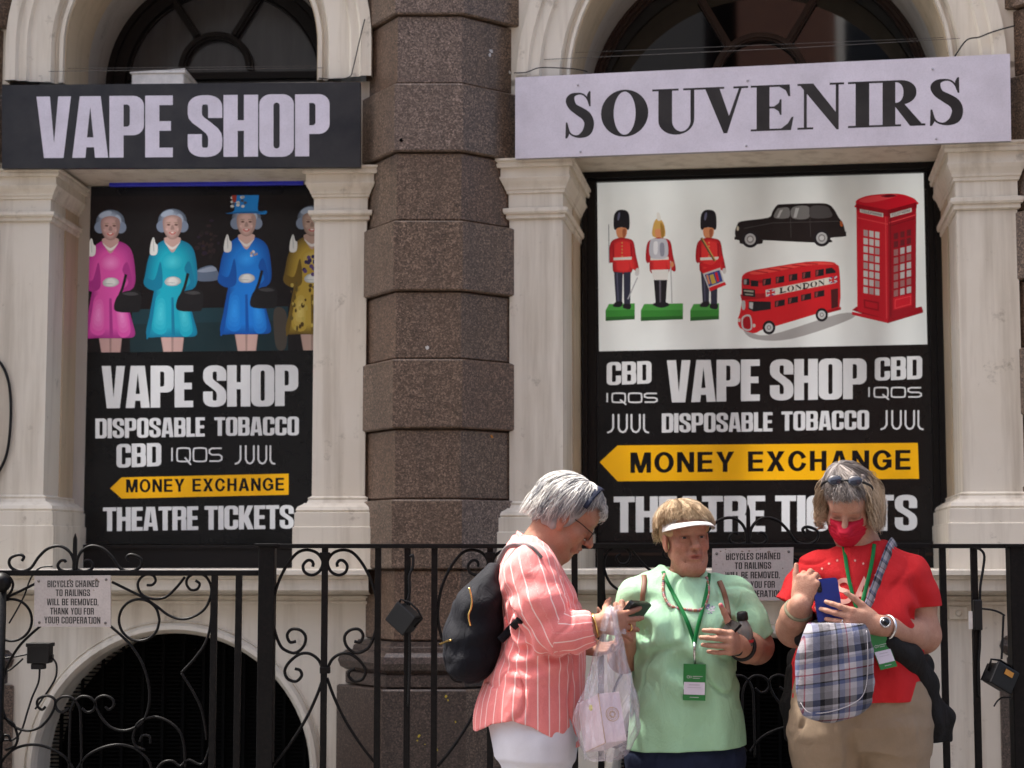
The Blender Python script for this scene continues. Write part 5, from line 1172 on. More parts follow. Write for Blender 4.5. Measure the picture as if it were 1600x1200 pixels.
# ------------------------------------------------------------------ anatomy
def basis(fwd, up):
    f = Vector(fwd).normalized(); u = Vector(up); u = (u-f*u.dot(f)).normalized(); x = f.cross(u)
    return Matrix((x, f, u)).transposed()
class Head:
    """local x across, y out of the face, z to the crown; sc scales an average head"""
    def __init__(s, eyes, yaw, pitch, roll, sc):
        r = Matrix.Rotation(R(yaw), 3, 'Z') @ Matrix.Rotation(R(pitch), 3, 'X') @ Matrix.Rotation(R(roll), 3, 'Y')   # turn, nod, tilt of a face that looks at -Y
        s.R = r @ Matrix(((-1,0,0),(0,-1,0),(0,0,1))); s.sc = sc; s.c = Vector(eyes)-s.R @ Vector((0, .080*sc, 0)); s.n = np.array(s.R)
    def P(s, x, y, z): return s.c+s.R @ Vector((x*s.sc, y*s.sc, z*s.sc))
    def inv(s, V): return ((V-A3(s.c)) @ s.n)/s.sc
    def sculpt(s, F, jowl=1.0, chin=1.0, mask=False, wide=1.0, shut=False, open_=0.0):
        q = s.sc; E = lambda c, r, k=.01, mode='u': F.ell(s.P(*c), [x*q for x in r], k*q, s.n, mode)
        K = lambda a, b, ra, rb, k=.01, mode='u': F.cone(s.P(*a), s.P(*b), ra*q, rb*q, k*q, mode)
        E((0,-.018,.036), (.073,.092,.083), .01); E((0,.022,-.030), (.062*wide,.064,.090), .03)
        for g in (-1, 1):
            K((g*.054*wide,-.005,-.055), (g*.022,.052,-.098), .020, .022, .025); E((g*.041*wide,.050,-.032), (.026,.026,.026), .022)
            E((g*.046*wide,.030,-.078), (.020*jowl,.026,.024*jowl), .022)
        E((0,.060,-.102), (.026*chin,.020,.020), .02); E((0,.035,-.118), (.040*chin,.040,.018*jowl), .03)
        K((-.034,.075,.020), (.034,.075,.020), .013, .013, .018); E((0,.055,.045), (.055,.035,.035), .03)
        for g in (-1, 1):
            E((g*.032,.094,.0), (.019,.013,.012), .012, 'd'); E((g*.032,.066,-.001), (.0165,.0165,.0150), .006)
            K((g*.018,.083,.009), (g*.046,.072,.006), .0045, .004, .006)       # upper lid fold
            if not shut: E((g*.032,.0845,-.002), (.0135,.0080,.0044), .003, 'd')
            else: K((g*.021,.0835,-.0065), (g*.044,.0765,-.0055), .0016, .0016, .002, 'd')
            K((g*.020,.082,-.012), (g*.044,.074,-.010), .005, .004, .008)      # bag below the eye
        K((0,.082,.010), (0,.107,-.030), .0085, .0125, .010); E((0,.110,-.036), (.0140,.0125,.0110), .007)
        for g in (-1, 1): E((g*.0135,.096,-.038), (.009,.010,.008), .006); E((g*.007,.105,-.0465), (.0045,.006,.004), .003, 'd')
        for g in (-1, 1): K((g*.019,.090,-.040), (g*.034,.070,-.080), .0042, .0045, .005, 'd'); K((g*.030,.074,-.082), (g*.030,.060,-.100), .003, .003, .005, 'd')    # nose to mouth crease
        if not mask:
            E((0,.078,-.066), (.030,.016,.020), .015)
            K((-.022,.084,-.0675), (0,.0945,-.0625), .0045, .0055, .004); K((0,.0945,-.0625), (.022,.084,-.0675), .0055, .0045, .004)
            K((-.018,.085,-.0755), (.018,.085,-.0755), .0055, .0055, .005); E((0,.092,-.0755), (.012,.005,.0055), .004)
            if open_: E((0,.096,-.0712), (.015,.010,open_), .003, 'd')
            for a, b in (((-.024,.090,-.0712), (0,.101,-.0695)), ((0,.101,-.0695), (.024,.090,-.0712))): K(a, b, .0022, .0026, .002, 'd')
        for g in (-1, 1):
            E((g*.077,-.006,-.012), (.0085,.019,.032), .006); E((g*.085,-.002,-.010), (.0055,.010,.018), .004, 'd'); E((g*.076,.002,-.040), (.006,.009,.010), .006)
    def eyes(s, parent, col=(.05,.05,.05)):
        for g in (-1, 1):
            m = MB(); q = s.sc; m.ball(s.P(g*.032,.0690,-.0015), .0128*q, 16); e = m.build('eye', M['eyewhite'], parent, smooth=True)
            m = MB(); m.ball(s.P(g*.032,.0728,-.0015), .0096*q, 14); m.build('iris', M['iris'], e, smooth=True)
    def tint(s, V, base, lips=(.36,.10,.085), brow=(.17,.10,.065), cheek=(.42,.155,.11), dark=(.17,.065,.045), lipk=1.0, shut=False):
        L = s.inv(V); C = np.tile(np.array(base, float), (len(V), 1))
        def blend(w_, c): nonlocal C; w_ = np.clip(w_, 0, 1)[:, None]; C = C*(1-w_)+np.array(c)*w_
        g = lambda c, r: np.exp(-(((L-np.array(c))/np.array(r))**2).sum(1))
        for sx in (-1, 1):
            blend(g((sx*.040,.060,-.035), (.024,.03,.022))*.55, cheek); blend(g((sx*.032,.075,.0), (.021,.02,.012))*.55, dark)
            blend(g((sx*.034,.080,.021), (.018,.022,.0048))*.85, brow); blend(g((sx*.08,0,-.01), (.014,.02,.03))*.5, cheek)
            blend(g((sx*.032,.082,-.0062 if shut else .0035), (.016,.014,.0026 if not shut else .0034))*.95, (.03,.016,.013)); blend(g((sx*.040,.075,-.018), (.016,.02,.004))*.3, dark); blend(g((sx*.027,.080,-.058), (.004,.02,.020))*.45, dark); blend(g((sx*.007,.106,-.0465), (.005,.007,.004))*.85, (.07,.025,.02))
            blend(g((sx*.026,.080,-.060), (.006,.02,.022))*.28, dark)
        blend(g((0,.112,-.036), (.013,.02,.011))*.45, cheek)
        w_ = np.exp(-((L[:, 0]/.022)**4))*np.exp(-(((L[:, 2]+.0695)/.0085)**4))*(L[:, 1] > .07)*.8*lipk; blend(w_, lips)
        blend(np.exp(-((L[:, 0]/.022)**4))*np.exp(-(((L[:, 2]+.0702)/.0019)**2))*(L[:, 1] > .07)*.9*lipk, (.06,.022,.02))
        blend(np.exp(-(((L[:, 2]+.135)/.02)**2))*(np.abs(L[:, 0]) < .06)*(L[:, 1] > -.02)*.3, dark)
        return C
def hand(F, wrist, d, n, curls, thumb=None, side=1, sc=1.0, wr=.024, spread=(7, 1, -5, -13), k=.0035):
    """d wrist->knuckles, n out of the palm; thumb side = side * (d x n). Returns finger tips and joints for nails and rings"""
    d = Vector(d).normalized(); n = Vector(n); n = (n-d*n.dot(d)).normalized(); t = d.cross(n)*side; w_ = Vector(wrist); info = []
    kn = [(.080,.027), (.085,.008), (.081,-.012), (.073,-.030)]; ln = [(.041,.025,.021), (.045,.028,.022), (.042,.026,.021), (.033,.020,.019)]; rd = [(.0098,.0088,.0080,.0068), (.0100,.0090,.0082,.0070), (.0096,.0086,.0078,.0066), (.0086,.0076,.0070,.0060)]
    for i in range(4):
        a = w_+(t*kn[i][1]*.55+d*.012)*sc; b = w_+(d*kn[i][0]+t*kn[i][1])*sc
        F.cone(a, b, .0150*sc, .0110*sc, .012)
    F.ell(w_+(d*.045+t*.0-n*.002)*sc, [.040*sc, .034*sc, .015*sc], .012, np.array(Matrix((d, t, n)).transposed()))
    F.ell(w_+(d*.034+t*.026+n*.008)*sc, [.030*sc, .017*sc, .014*sc], .012, np.array(Matrix((d, t, n)).transposed()))
    for i in range(4):
        p = w_+(d*kn[i][0]+t*kn[i][1])*sc; sp = R(spread[i]); f = (d*math.cos(sp)+t*math.sin(sp)).normalized(); an = 0; js = [p]
        ax = f.cross(n).normalized()
        for j in range(3):
            an += R(curls[i][j]); v = f*math.cos(an)+n*math.sin(an); q = p+v*ln[i][j]*sc
            F.cone(p, q, rd[i][j]*sc, rd[i][j+1]*sc, k if j else .006); p = q; js.append(q)
        info.append((js, v, (v.cross(ax) if v.cross(ax).dot(n) < 0 else -v.cross(ax))))
    b = w_+(d*.020+t*.026+n*.006)*sc; tv = thumb or (.55, .75, .30); p = b; v = (d*tv[0]+t*tv[1]+n*tv[2]).normalized(); js = [p]
    for j, (l, r0, r1) in enumerate(((.042,.0145,.0112),(.033,.0108,.0096),(.027,.0094,.0074))):
        q = p+v*l*sc; F.cone(p, q, r0*sc, r1*sc, .008 if j == 0 else .004); p = q; js.append(q); v = (v+d*.22+n*.05).normalized()
    info.append((js, v, -n)); return info
def near_seg(V, a, b):
    a, b = A3(a), A3(b); d = b-a; t = np.clip(((V-a) @ d)/(d @ d), 0, 1); return np.linalg.norm(V-a-t[:, None]*d, axis=1), t
def nails(C, V, info, col, r=.0062):
    for js, v, bk in info:
        c = A3(js[-1]+bk*.0052+v*.002); C[np.linalg.norm(V-c, axis=1) < r] = col
    return C
def knuckle_tint(C, V, info, col=(.40,.15,.11)):
    for js, v, bk in info:
        for q in js[:-1]:
            w_ = np.exp(-(np.linalg.norm(V-A3(q+bk*.006), axis=1)/.008)**2)[:, None]*.45; C[:] = C*(1-w_)+np.array(col)*w_
    return C
def strands(name, parent, curves, col, r=.0016, seg=7, jitter=.25):
    """curves: list of (points, colour scale); tapered three sided locks in one mesh"""
    V = []; Fc = []; C = []
    for pts, cs in curves:
        P = spline(pts, 3) if len(pts) > 2 else [Vector(p) for p in pts]; n = len(P); b = len(V); up = None
        c = np.array(col(cs)); rr = r*random.uniform(.6, 1.5)
        for i, p in enumerate(P):
            t = (P[min(i+1, n-1)]-P[max(i-1, 0)]); t = t.normalized() if t.length > 1e-9 else Vector((0,0,-1))
            up = t.orthogonal().normalized() if up is None else ((up-t*up.dot(t)).normalized() if (up-t*up.dot(t)).length > 1e-6 else t.orthogonal().normalized())
            si = t.cross(up); q = rr*(1-.85*(i/(n-1))**2)
            for a in (0, 2.094, 4.189): V.append(tuple(p+up*math.cos(a)*q+si*math.sin(a)*q)); C.append(c)
        for i in range(n-1):
            for j in range(3): Fc.append((b+i*3+j, b+i*3+(j+1) % 3, b+i*3+3+(j+1) % 3, b+i*3+3+j))
    me = bpy.data.meshes.new(name); me.from_pydata(V, [], Fc); put_color(me, np.array(C)); return link(name, me, M['hair'], parent, smooth=True)
def legs(F, hips, feet, rt, rc, k=.04):
    for h_, f in zip(hips, feet):
        h_, f = Vector(h_), Vector(f); kn = h_.lerp(f, .50)+Vector((0,-.015,0)); F.chain([h_, kn, h_.lerp(f, .70)+Vector((0,.02,0)), f], [rt, rt*.66, rc, rc*.62], k)
def shoes(parent, feet, fwd, mat, z=0.004):
    fwd = Vector(fwd).normalized(); s = fwd.cross(Vector((0,0,1)))
    for f in feet:
        c = Vector((f[0], f[1], z)); F = Sdf(c-Vector((.17,.17,.03)), c+Vector((.17,.17,.16)), .005)
        F.cone(c-fwd*.055+Vector((0,0,.045)), c+fwd*.10+Vector((0,0,.035)), .042, .040, .02); F.cone(c-fwd*.02+Vector((0,0,.05)), c-fwd*.03+Vector((0,0,.11)), .042, .045, .03); F.cut((0,0,-1), c+Vector((0,0,.004)))
        F.build('shoe', mat, parent)
# ------------------------------------------------------------------ helpers for dressed people
from mathutils.bvhtree import BVHTree
def bvh_of(*objs):
    V = []; Q = []
    for o in objs:
        b = len(V); off = wloc(o); V += [v.co+off for v in o.data.vertices]; Q += [[b+i for i in f.vertices] for f in o.data.polygons]
    return BVHTree.FromPolygons(V, Q)
CAMP = Vector((0, 0, EYE))
def on(bv, px, py, off=.003, default=5.5):
    d = ray(px, py).normalized(); h = bv.ray_cast(CAMP, d)
    return (h[0]-d*off) if h[0] is not None else at(px, py, default)
def ribbon(m, pts, w_, th=.0022, mi=0):
    """flat strap lying on a surface: width across, thin towards the viewer"""
    m.tube(pts, [(th, w_/2)]*len(pts), 8, flat=Vector((0,-1,.1)), mi=mi)
def px_z(Y): return lambda y: at(800, y, Y)[2]
def stations(rows, Y0, dyc=0.0):
    o = []
    for y, xl, xr, ry, *r in rows:
        dy = r[0] if r else dyc; a, b = at(xl, y, Y0+dy), at(xr, y, Y0+dy); o.append((a.z, (a.x+b.x)/2, Y0+dy, (b.x-a.x)/2, ry))
    return o
def tshirt_folds(amp, f0, seed, arms=()):
    def fn(P):
        Q = P.copy(); Q[:, 2] *= .42; d = amp*1.8*vnoise(Q+seed, f0)+amp*1.0*vnoise(P*np.array([1, 1, .7])+seed*2, f0*2.3)
        W_ = np.stack([P[:, 0]+.35*P[:, 2], P[:, 1], P[:, 2]*.55-.3*P[:, 0]], -1)
        d += amp*1.05*np.exp(-(vnoise(W_+seed*3, f0*.75)/.036)**2)*np.clip(.5+2.2*vnoise(P+seed, 6), 0, 1)
        for c, r, kx in arms:
            v = P-A3(c); q = np.linalg.norm(v, axis=1); d += amp*1.3*np.exp(-(q/r)**2)*np.sin(kx*q+3*vnoise(P, 9))
        return d
    return fn
def hair_paths(H, n, th_end, ell_=(.088,.108,.098), c=(0,-.018,.036), lift=.0, wav=0.0, phi_rng=(-180, 180), droop=1.0, start=.0, crown=(0,-.03), gather=0.0):
    out = []
    for _ in range(n):
        ph = random.uniform(*phi_rng); te = th_end(ph)+random.uniform(-9, 9); t0 = start+random.random()**.8*te*.72; te2 = min(te, t0+random.uniform(45, 85)); pts = []; lf = 1+lift+random.uniform(-.04, .035)+(.07*random.random()**2 if random.random() < .12 else 0); fz = random.uniform(0, 6.28); ph2 = ph+random.uniform(-10, 10)
        for i in range(7):
            f = i/6; th = t0+(te2-t0)*f; a = R(ph+(ph2-ph)*f); th2 = min(th, 90); s_ = math.sin(R(th2)); z = math.cos(R(th2))
            z = z if th <= 90 else -(th-90)/57.3*droop
            lq = 1+(lf-1)*min(1, f*2.2); k = lq*(1+.03*math.sin(3.1*f)); wv = wav*math.sin(fz+f*7)*f
            pt = H.P(c[0]+crown[0]*(1-s_)+ell_[0]*s_*math.sin(a)*k+wv*math.cos(a), c[1]+crown[1]*(1-s_)+ell_[1]*s_*math.cos(a)*k+wv*math.sin(a), c[2]+ell_[2]*z*(k if th <= 90 else lq)+wv*.5)
            pts.append(pt)
        out.append((pts, min(1, max(0, .5+.9*math.sin(ph*.14+2*math.sin(ph*.05+.4))*math.sin(ph*.031+t0*.05)+random.uniform(-.35,.35)))))
    return out
def mixc(a, b): return lambda t: tuple(x*(1-t)+y*t for x, y in zip(a, b))
def person(label, foot): return thing('person', label, 'person', foot)
M['gold'] = plain('gold', (.75, .50, .16), .25, 1.0, vary=.05); M['silver'] = plain('silver', (.6, .6, .6), .25, 1.0, vary=.05)
M['shoe'] = plain('white_trainer', (.55, .54, .52), .6); M['shoe_dark'] = plain('dark_shoe', (.03, .03, .035), .6)
M['phone'] = plain('black_phone', (.003, .003, .0035), .18, spec=.4); M['lanyard'] = cloth_mat('green_lanyard', (.004, .15, .035), 900, .55, .1, .05)
SKIN_A = (.33, .165, .105); SKIN_B = (.43, .235, .160); SKIN_C = (.44, .245, .170)

# ================================================================== the woman in the striped pink shirt (seen from her right side)
YA = 5.45; a_ = lambda x, y, dy=0.0: at(x, y, YA+dy)
PA = person('woman in striped pink shirt and white trousers, seen in profile with grey bobbed hair', (a_(838, 900).x, YA, 0))
HA = Head(a_(918, 829), 88, 34, 0, .93)
F = Sdf((a_(735,900).x, 5.12, -.01), (a_(1045,900).x, 5.80, 1.66), .0029, .98)
HA.sculpt(F, jowl=1.25, chin=1.05, shut=True)
F.chain([HA.P(0,-.028,-.06), a_(846,856), a_(834,882)], [.058*.93, .058, .070], .03)
F.loft(stations([(1190,790,880,.13),(1060,785,890,.14),(960,800,885,.13),(900,810,862,.12),(868,818,850,.07)], YA), .04)
F.cone(a_(832,885), a_(836,900,-.15), .06, .055, .04); F.cone(a_(832,885), a_(836,900,.15), .06, .055, .04)
F.chain([a_(836,900,-.155), a_(864,990,-.19), a_(905,985,-.205), a_(937,974,-.205)], [.05, .046, .040, .029], .02)
F.chain([a_(836,900,.155), a_(868,990,.18), a_(905,1010,.10)], [.05, .044, .030], .02)
infA = hand(F, a_(940,974,-.205), (.86,.50,.0), (-.5,.86,-.05), [(6,14,8),(10,14,8),(14,16,10),(10,22,14)], thumb=(.5,.55,.7), side=1, sc=.93, spread=(13,4,-8,-24))
hand(F, a_(905,1010,.10), (.9,-.2,-.1), (0,-.4,.9), [(20,30,20)]*4, side=-1, sc=.9)
legs(F, [a_(845,1150,-.09), a_(845,1150,.09)], [(a_(838,900).x, YA-.10, .08), (a_(842,900).x, YA+.11, .08)], .085, .052)
def colA(V):
    C = HA.tint(V, SKIN_A, lips=(.36,.12,.10), brow=(.22,.17,.13), shut=True); knuckle_tint(C, V, infA); nails(C, V, infA[:4], (.34,.05,.07), .0058); return C
bodyA = F.build('body', M['skin'], PA, colA); HA.eyes(PA)
# shirt
def stripe_mat():
    k = NT('pink_striped_cotton'); a = k.n('ShaderNodeAttribute'); a.attribute_name = 'stripe'; p = k.geo()
    m1 = k.n('ShaderNodeMath', operation='FRACT'); k.l(a.outputs['Fac'], m1.inputs[0])
    n = k.noise(11, 5, .6, p); fw = k.noise(700, 2, .5, p)
    base = k.mix(k.ramp(n, [(.3, 0.0), (.7, 1.0)]), (.62,.145,.140), (.76,.21,.20)); base = k.mix(k.ramp(fw, [(.35, .30), (.62, 0.0)]), base, (.80,.36,.34))
    c = k.mix(k.ramp(m1.outputs[0], [(.0, 1.0), (.06, 1.0), (.09, 0.0), (.96, 0.0), (1.0, 1.0)]), base, (.80,.58,.55))
    k.set(c, .85, 0, .2); k.b.inputs['Sheen Weight'].default_value = .1
    wv = k.noise(24, 4, .55, k.mapping(p, (1, 1, .5)), .9); k.bump(k.mix(.12, wv, fw), .40, .016); return k.m
M['pinkshirt'] = stripe_mat()
F = Sdf((a_(715,900).x, 5.10, .80), (a_(935,900).x, 5.80, 1.46), .0040)
F.loft(stations([(1185,742,908,.215),(1150,740,908,.215),(1110,741,913,.213),(1060,757,915,.205),(1010,780,914,.19),(960,782,911,.185),(920,778,899,.175),(885,785,878,.155),(862,798,860,.11),(842,806,850,.07)], YA), .02, p=2.15)
F.cone(a_(828,872), a_(832,893,-.155), .062, .070, .05); F.cone(a_(828,872), a_(832,893,.155), .062, .070, .05)
slA = [a_(832,895,-.16), a_(846,945,-.195), a_(866,988,-.205), a_(893,987,-.21), a_(912,984,-.21)]
F.chain(slA, [.072,.074,.060,.052,.047], .03); F.cone(a_(892,988,-.21), a_(912,984,-.21), .0545, .0525, .006)
F.chain([a_(832,895,.16), a_(866,988,.20), a_(905,985,.12)], [.07,.06,.046], .03)
def hemA(P):
    X = np.interp(P[:, 0], [a_(x, 1130).x for x in (730,745,770,800,830,870,908,925)], [a_(800, y).z for y in (1140,1139,1124,1117,1126,1150,1168,1172)]); return X
F.disp(lambda P: .0006*np.sin(P[:, 0]*95+4*vnoise(P, 6))*np.clip((1.12-P[:, 2])/.2, 0, 1)+tshirt_folds(.0065, 13, 3.0, [(a_(812,985,-.17), .12, 120), (a_(872,1000,-.2), .08, 150), (a_(835,880,-.16), .08, 110)])(P))
i0 = np.searchsorted(F.ax[2], 1.0); G = np.stack(np.meshgrid(F.ax[0], F.ax[1], F.ax[2][:i0], indexing='ij'), -1); zh = hemA(G.reshape(-1, 3)).reshape(G.shape[:3]); F.F[:, :, :i0] = np.maximum(F.F[:, :, :i0], (zh-G[..., 2]).astype(np.float32))
F.cone(a_(905,985,-.21), a_(935,980,-.21), .044, .046, .004, 'd')                               # cuff opening
F.cone(a_(834,872), a_(862,832), .060, .085, .01, 'd')                                              # neck opening
def stripeA(V):
    u = np.arctan2(V[:, 0]-a_(838,900).x, -(V[:, 1]-YA))*.185/.0305
    best = np.full(len(V), 9.0); su = np.zeros(len(V))
    for i in range(len(slA)-1):
        p, q = A3(slA[i]), A3(slA[i+1]); d, t = near_seg(V, p, q); ax = (q-p)/np.linalg.norm(q-p); e = np.cross(ax, [0, -1, 0]); e /= np.linalg.norm(e); f = np.cross(e, ax); c = p+t[:, None]*(q-p)
        an = np.arctan2((V-c) @ e, -((V-c) @ f)); m = d < best; best[m] = d[m]; su[m] = an[m]*.062/.0285
    arm = best < .088
    inner = (V[:, 1] > YA-.125) | (V[:, 2] < a_(800,1016).z-.004)
    return np.where(arm & ~inner, su, u)+20
shirtA = F.build('shirt', M['pinkshirt'], PA, attrs={'stripe': stripeA}); bvA = bvh_of(shirtA)
# turned collar
m = MB(); col = [(a_(806,834,-.02)), a_(812,838,-.065), a_(832,850,-.085), a_(852,868,-.075), a_(866,884,-.05)]
cp = spline(col, 5); n = len(cp); vs = []
for i, p in enumerate(cp):
    t = i/(n-1); drop = Vector((.012, -.030, -.040-.012*t)); vs += [p+Vector((.004,.010,.010)), p, p+drop, p+drop+Vector((0,.004,0))]
m.add(vs, [(i*4+j, i*4+j+1, i*4+5+j, i*4+4+j) for i in range(n-1) for j in range(3)], 0, True); o = m.build('collar', M['pinkshirt'], shirtA)
at_ = o.data.attributes.new('stripe', 'FLOAT', 'POINT'); at_.data.foreach_set('value', [20.4+.33*(i//4) for i in range(len(o.data.vertices))])
# trousers
M['whitejean'] = cloth_mat('white_denim', (.60, .59, .64), 1200, .8, .06, .25, 16)
F = Sdf((a_(735,900).x, 5.18, .07), (a_(925,900).x, 5.72, 1.05), .0055)
F.loft(stations([(1175,772,897,.19),(1140,764,902,.195),(1100,752,905,.195),(1080,752,903,.19)], YA), .03, p=2.2)
legs(F, [a_(838,1165,-.085), a_(838,1165,.095)], [(a_(838,900).x, YA-.10, .11), (a_(842,900).x, YA+.11, .11)], .108, .062, .05); F.cut((0,0,-1), (0,0,.10))
F.disp(tshirt_folds(.0026, 13, 8.0)); F.build('trousers', M['whitejean'], PA)
shoes(PA, [(a_(838,900).x, YA-.10), (a_(842,900).x, YA+.11)], (1,-.05,0), M['shoe'])
# hair: grey bob held by a navy band
te = lambda ph: 60+ (74 if abs(ph) > 92 else 74*max(0, (abs(ph)-38)/54)**1.3) + (16 if abs(ph) > 110 else 0)
F = Sdf(HA.P(0,0,0)-Vector((.19,.17,.19)), HA.P(0,0,0)+Vector((.17,.17,.17)), .0034)
q = HA.sc; F.ell(HA.P(0,-.020,.040), [.082*q,.101*q,.090*q], .0, HA.n); F.ell(HA.P(0,-.070,-.015), [.064*q,.040*q,.062*q], .03, HA.n)
for g in (-1, 1): F.ell(HA.P(g*.066,-.028,-.012), [.014*q,.048*q,.052*q], .02, HA.n)
F.ell(HA.P(0,.115,-.035), [.088*q,.075*q,.098*q], .012, HA.n, 'd'); F.cone(HA.P(0,-.02,-.07), HA.P(0,0,-.2), .055, .07, .01, 'd')
F.disp(lambda P: .003*np.sin(HA.inv(P)[:, 1]*160+9*vnoise(P, 14))+.004*vnoise(P, 40))
hairA = F.build('hair', M['hair'], PA, lambda V: np.array([.22,.215,.21])*(1+.5*vnoise(V*np.array([1,1,1]), 60))[:, None])
cA = lambda t: tuple(np.array(mixc((.13,.13,.14), (.60,.58,.545))(min(1, t*1.25))))
strands('hair_locks', hairA, hair_paths(HA, 3600, te, (.090,.112,.098), (0,-.020,.038), .0, .005, droop=.95, crown=(0,.02))+hair_paths(HA, 160, lambda ph: 72, (.088,.118,.098), (0,-.014,.040), .05, .006, (-35, 35), start=35), cA, .0011)
m = MB(); bp = [HA.P(.089*math.sin(R(t)), .042-.012*abs(math.sin(R(t))), .036+.102*math.cos(R(t))) for t in range(-80, 81, 8)]; m.tube(bp, [(.0025,.011)]*len(bp), 8, flat=HA.R @ Vector((0,0,1))); m.build('hairband', cloth_mat('navy_band', (.010,.014,.035), 900, .6), PA, smooth=True)
# spectacles
m = MB()
for g in (-1, 1): m.tube([HA.P(g*.033+.021*math.cos(R(t)), .100, -.006+.018*math.sin(R(t))) for t in range(0, 360, 20)], .0013, 6, closed=True)
m.tube([HA.P(-.012,.101,.0), HA.P(0,.104,.003), HA.P(.012,.101,.0)], .0012, 6)
for g in (-1, 1): m.tube([HA.P(g*.054,.098,.0), HA.P(g*.068,.050,.006), HA.P(g*.078,.0,.006)], .0014, 6)
m.build('spectacles', M['iron'], PA, smooth=True)
# bracelet and ring
def band(bv, a, b, r, th, mat, name, parent, c=None):
    a, b = Vector(a), Vector(b); ax = (b-a).normalized(); e = ax.orthogonal().normalized(); f = ax.cross(e); m = MB(); m.tube([a+e*r*math.cos(R(t))+f*r*math.sin(R(t)) for t in range(0, 360, 15)], th, 8, closed=True); return m.build(name, mat, parent, smooth=True)
w0, w1 = a_(930,976,-.205), a_(938,974,-.205); band(None, w0, w1, .0325, .0032, M['gold'], 'bracelet', PA)
js = infA[2][0]; band(None, js[0].lerp(js[1], .62), js[1], .0100, .0022, M['gold'], 'ring', PA)

# her backpack
M['navynylon'] = cloth_mat('black_nylon', (.004, .0045, .008), 500, .8, .2, .6, 18)
BK = thing('backpack', 'black nylon backpack with gold zip pulls worn by the woman in the striped shirt', 'backpack', a_(745,1062))
F = Sdf((a_(680,900).x, 5.22, .85), (a_(805,900).x, 5.68, 1.40), .0045)
F.loft(stations([(1064,722,748,.08),(1054,701,768,.13),(1030,697,782,.15),(1000,698,786,.15),(960,703,790,.145),(935,712,790,.14),(910,732,786,.12),(893,752,782,.09),(880,764,780,.05)], YA, .01), .01, p=2.5)
F.ell(a_(712,1005,0), (.040,.115,.085), .02); F.disp(tshirt_folds(.0050, 12, 5.0)); F.disp(lambda P: .002*np.sin(P[:, 2]*70+5*vnoise(P, 8))); F.build('bag_body', M['navynylon'], BK)
m = MB(); pts = [a_(778,880,-.10), a_(792,856,-.115), on(bvA, 812,852,.006), on(bvA, 826,853,.004), on(bvA, 838,862,.003), on(bvA, 846,872,.002)]; ribbon(m, spline(pts, 5), .016, .003); m.build('shoulder_strap', plain('grey_webbing', (.12,.11,.11), .7), BK, smooth=True)
m = MB(); pts = [a_(782,1000,-.135), on(bvA, 789,993,.013), on(bvA, 797,984,.014), on(bvA, 804,977,.014), on(bvA, 812,969,.012)]; ribbon(m, spline(pts, 4), .026, .004); m.build('lower_strap', M['navynylon'], BK, smooth=True)
m = MB(); m.tube(spline([a_(733,918,-.142), a_(737,936,-.148), a_(736,950,-.150), a_(732,962,-.152), a_(735,978,-.152)], 4), .0026, 8); m.build('zip_pull', M['gold'], BK, smooth=True)
m = MB(); m.tube(spline([a_(687,1007,-.06), a_(696,1003,-.09), a_(705,1000,-.12)], 4), .0030, 8); m.build('zip_pull', M['gold'], BK, smooth=True)

# her phone
PH = thing('phone', 'black phone held up by the woman in the striped shirt', 'phone', a_(985,965,-.08))
def slab(name, c, ax, ay, w_, h_, th, mat, parent, rad=.008, bevel=.0015):
    c = Vector(c); ax = Vector(ax).normalized(); ay = Vector(ay); ay = (ay-ax*ay.dot(ax)).normalized(); az = ax.cross(ay); m = MB()
    m.extrude(rrect(-w_/2, -h_/2, w_/2, h_/2, rad), lambda x, y, z: c+ax*x+ay*y+az*z, -th/2, th/2); return m.build(name, mat, parent)
slab('body', a_(991,953,-.10), (.50,.84,-.06), (.55,-.2,.72), .120, .062, .009, M['phone'], PH); slab('case', a_(991,954,-.10)+Vector((.004,0,-.003)), (.50,.84,-.06), (.55,-.2,.72), .123, .065, .008, M['blackplastic'], PH)

# carrier bag with a boxed gift
GB = thing('gift_box', 'pale pink gift box with a gold emblem inside the clear carrier bag', 'box', at(945,1185,5.27))
c0 = at(946,1161,5.19); eU, eL, eR = Vector((-.0186,.028,.136)), Vector((-.056,.085,-.036)), Vector((.062,.023,.004))
M['pinkcard'] = plain('pale_pink_card', (.66, .52, .56), .5, vary=.04); M['goldprint'] = plain('gold_print', (.45, .26, .14), .4); M['yellow'] = plain('yellow_sticker', (.75, .68, .02), .5)
gp = lambda l, r, u: c0+eL*l+eR*r+eU*u                      # along the left face, the right face, up
nR, nL = eU.cross(eR).normalized(), eL.cross(eU).normalized(); nR = nR if nR.y < 0 else -nR; nL = nL if nL.y < 0 else -nL
m = MB(); m.box(gp, 0, 1, 0, 1, 0, 1); m.build('carton', M['pinkcard'], GB, bevel=.002)
m = MB(); q = gp(0,.52,.56); m.lathe(q, nR, [(.021,0),(.021,.0008),(.018,.0008),(.018,0)], 28); m.lathe(q, nR, [(.0155,0),(.0155,.0007),(.014,.0007),(.014,0)], 28)
e1 = eR.normalized(); e2 = nR.cross(e1)
for k in range(9): m.lathe(q+e1*.008*math.cos(R(40*k))+e2*.008*math.sin(R(40*k)), nR, [(.0034,0),(.0034,.0007),(0,.0008)], 7)
m.build('emblem', M['goldprint'], GB)
m = MB(); m.tube([gp(-.01,-.01,.0), gp(-.01,-.01,1.0)], .0016, 6); m.tube([gp(-.01,-.01,0), gp(1,-.01,-.0)], .0013, 6); m.build('gold_edge', M['goldprint'], GB)
m = MB(); m.lathe(gp(.42,0,.80), nL, [(.009,0),(.009,.0009),(0,.0009)], 14); m.build('sticker_or_glint', M['yellow'], GB)
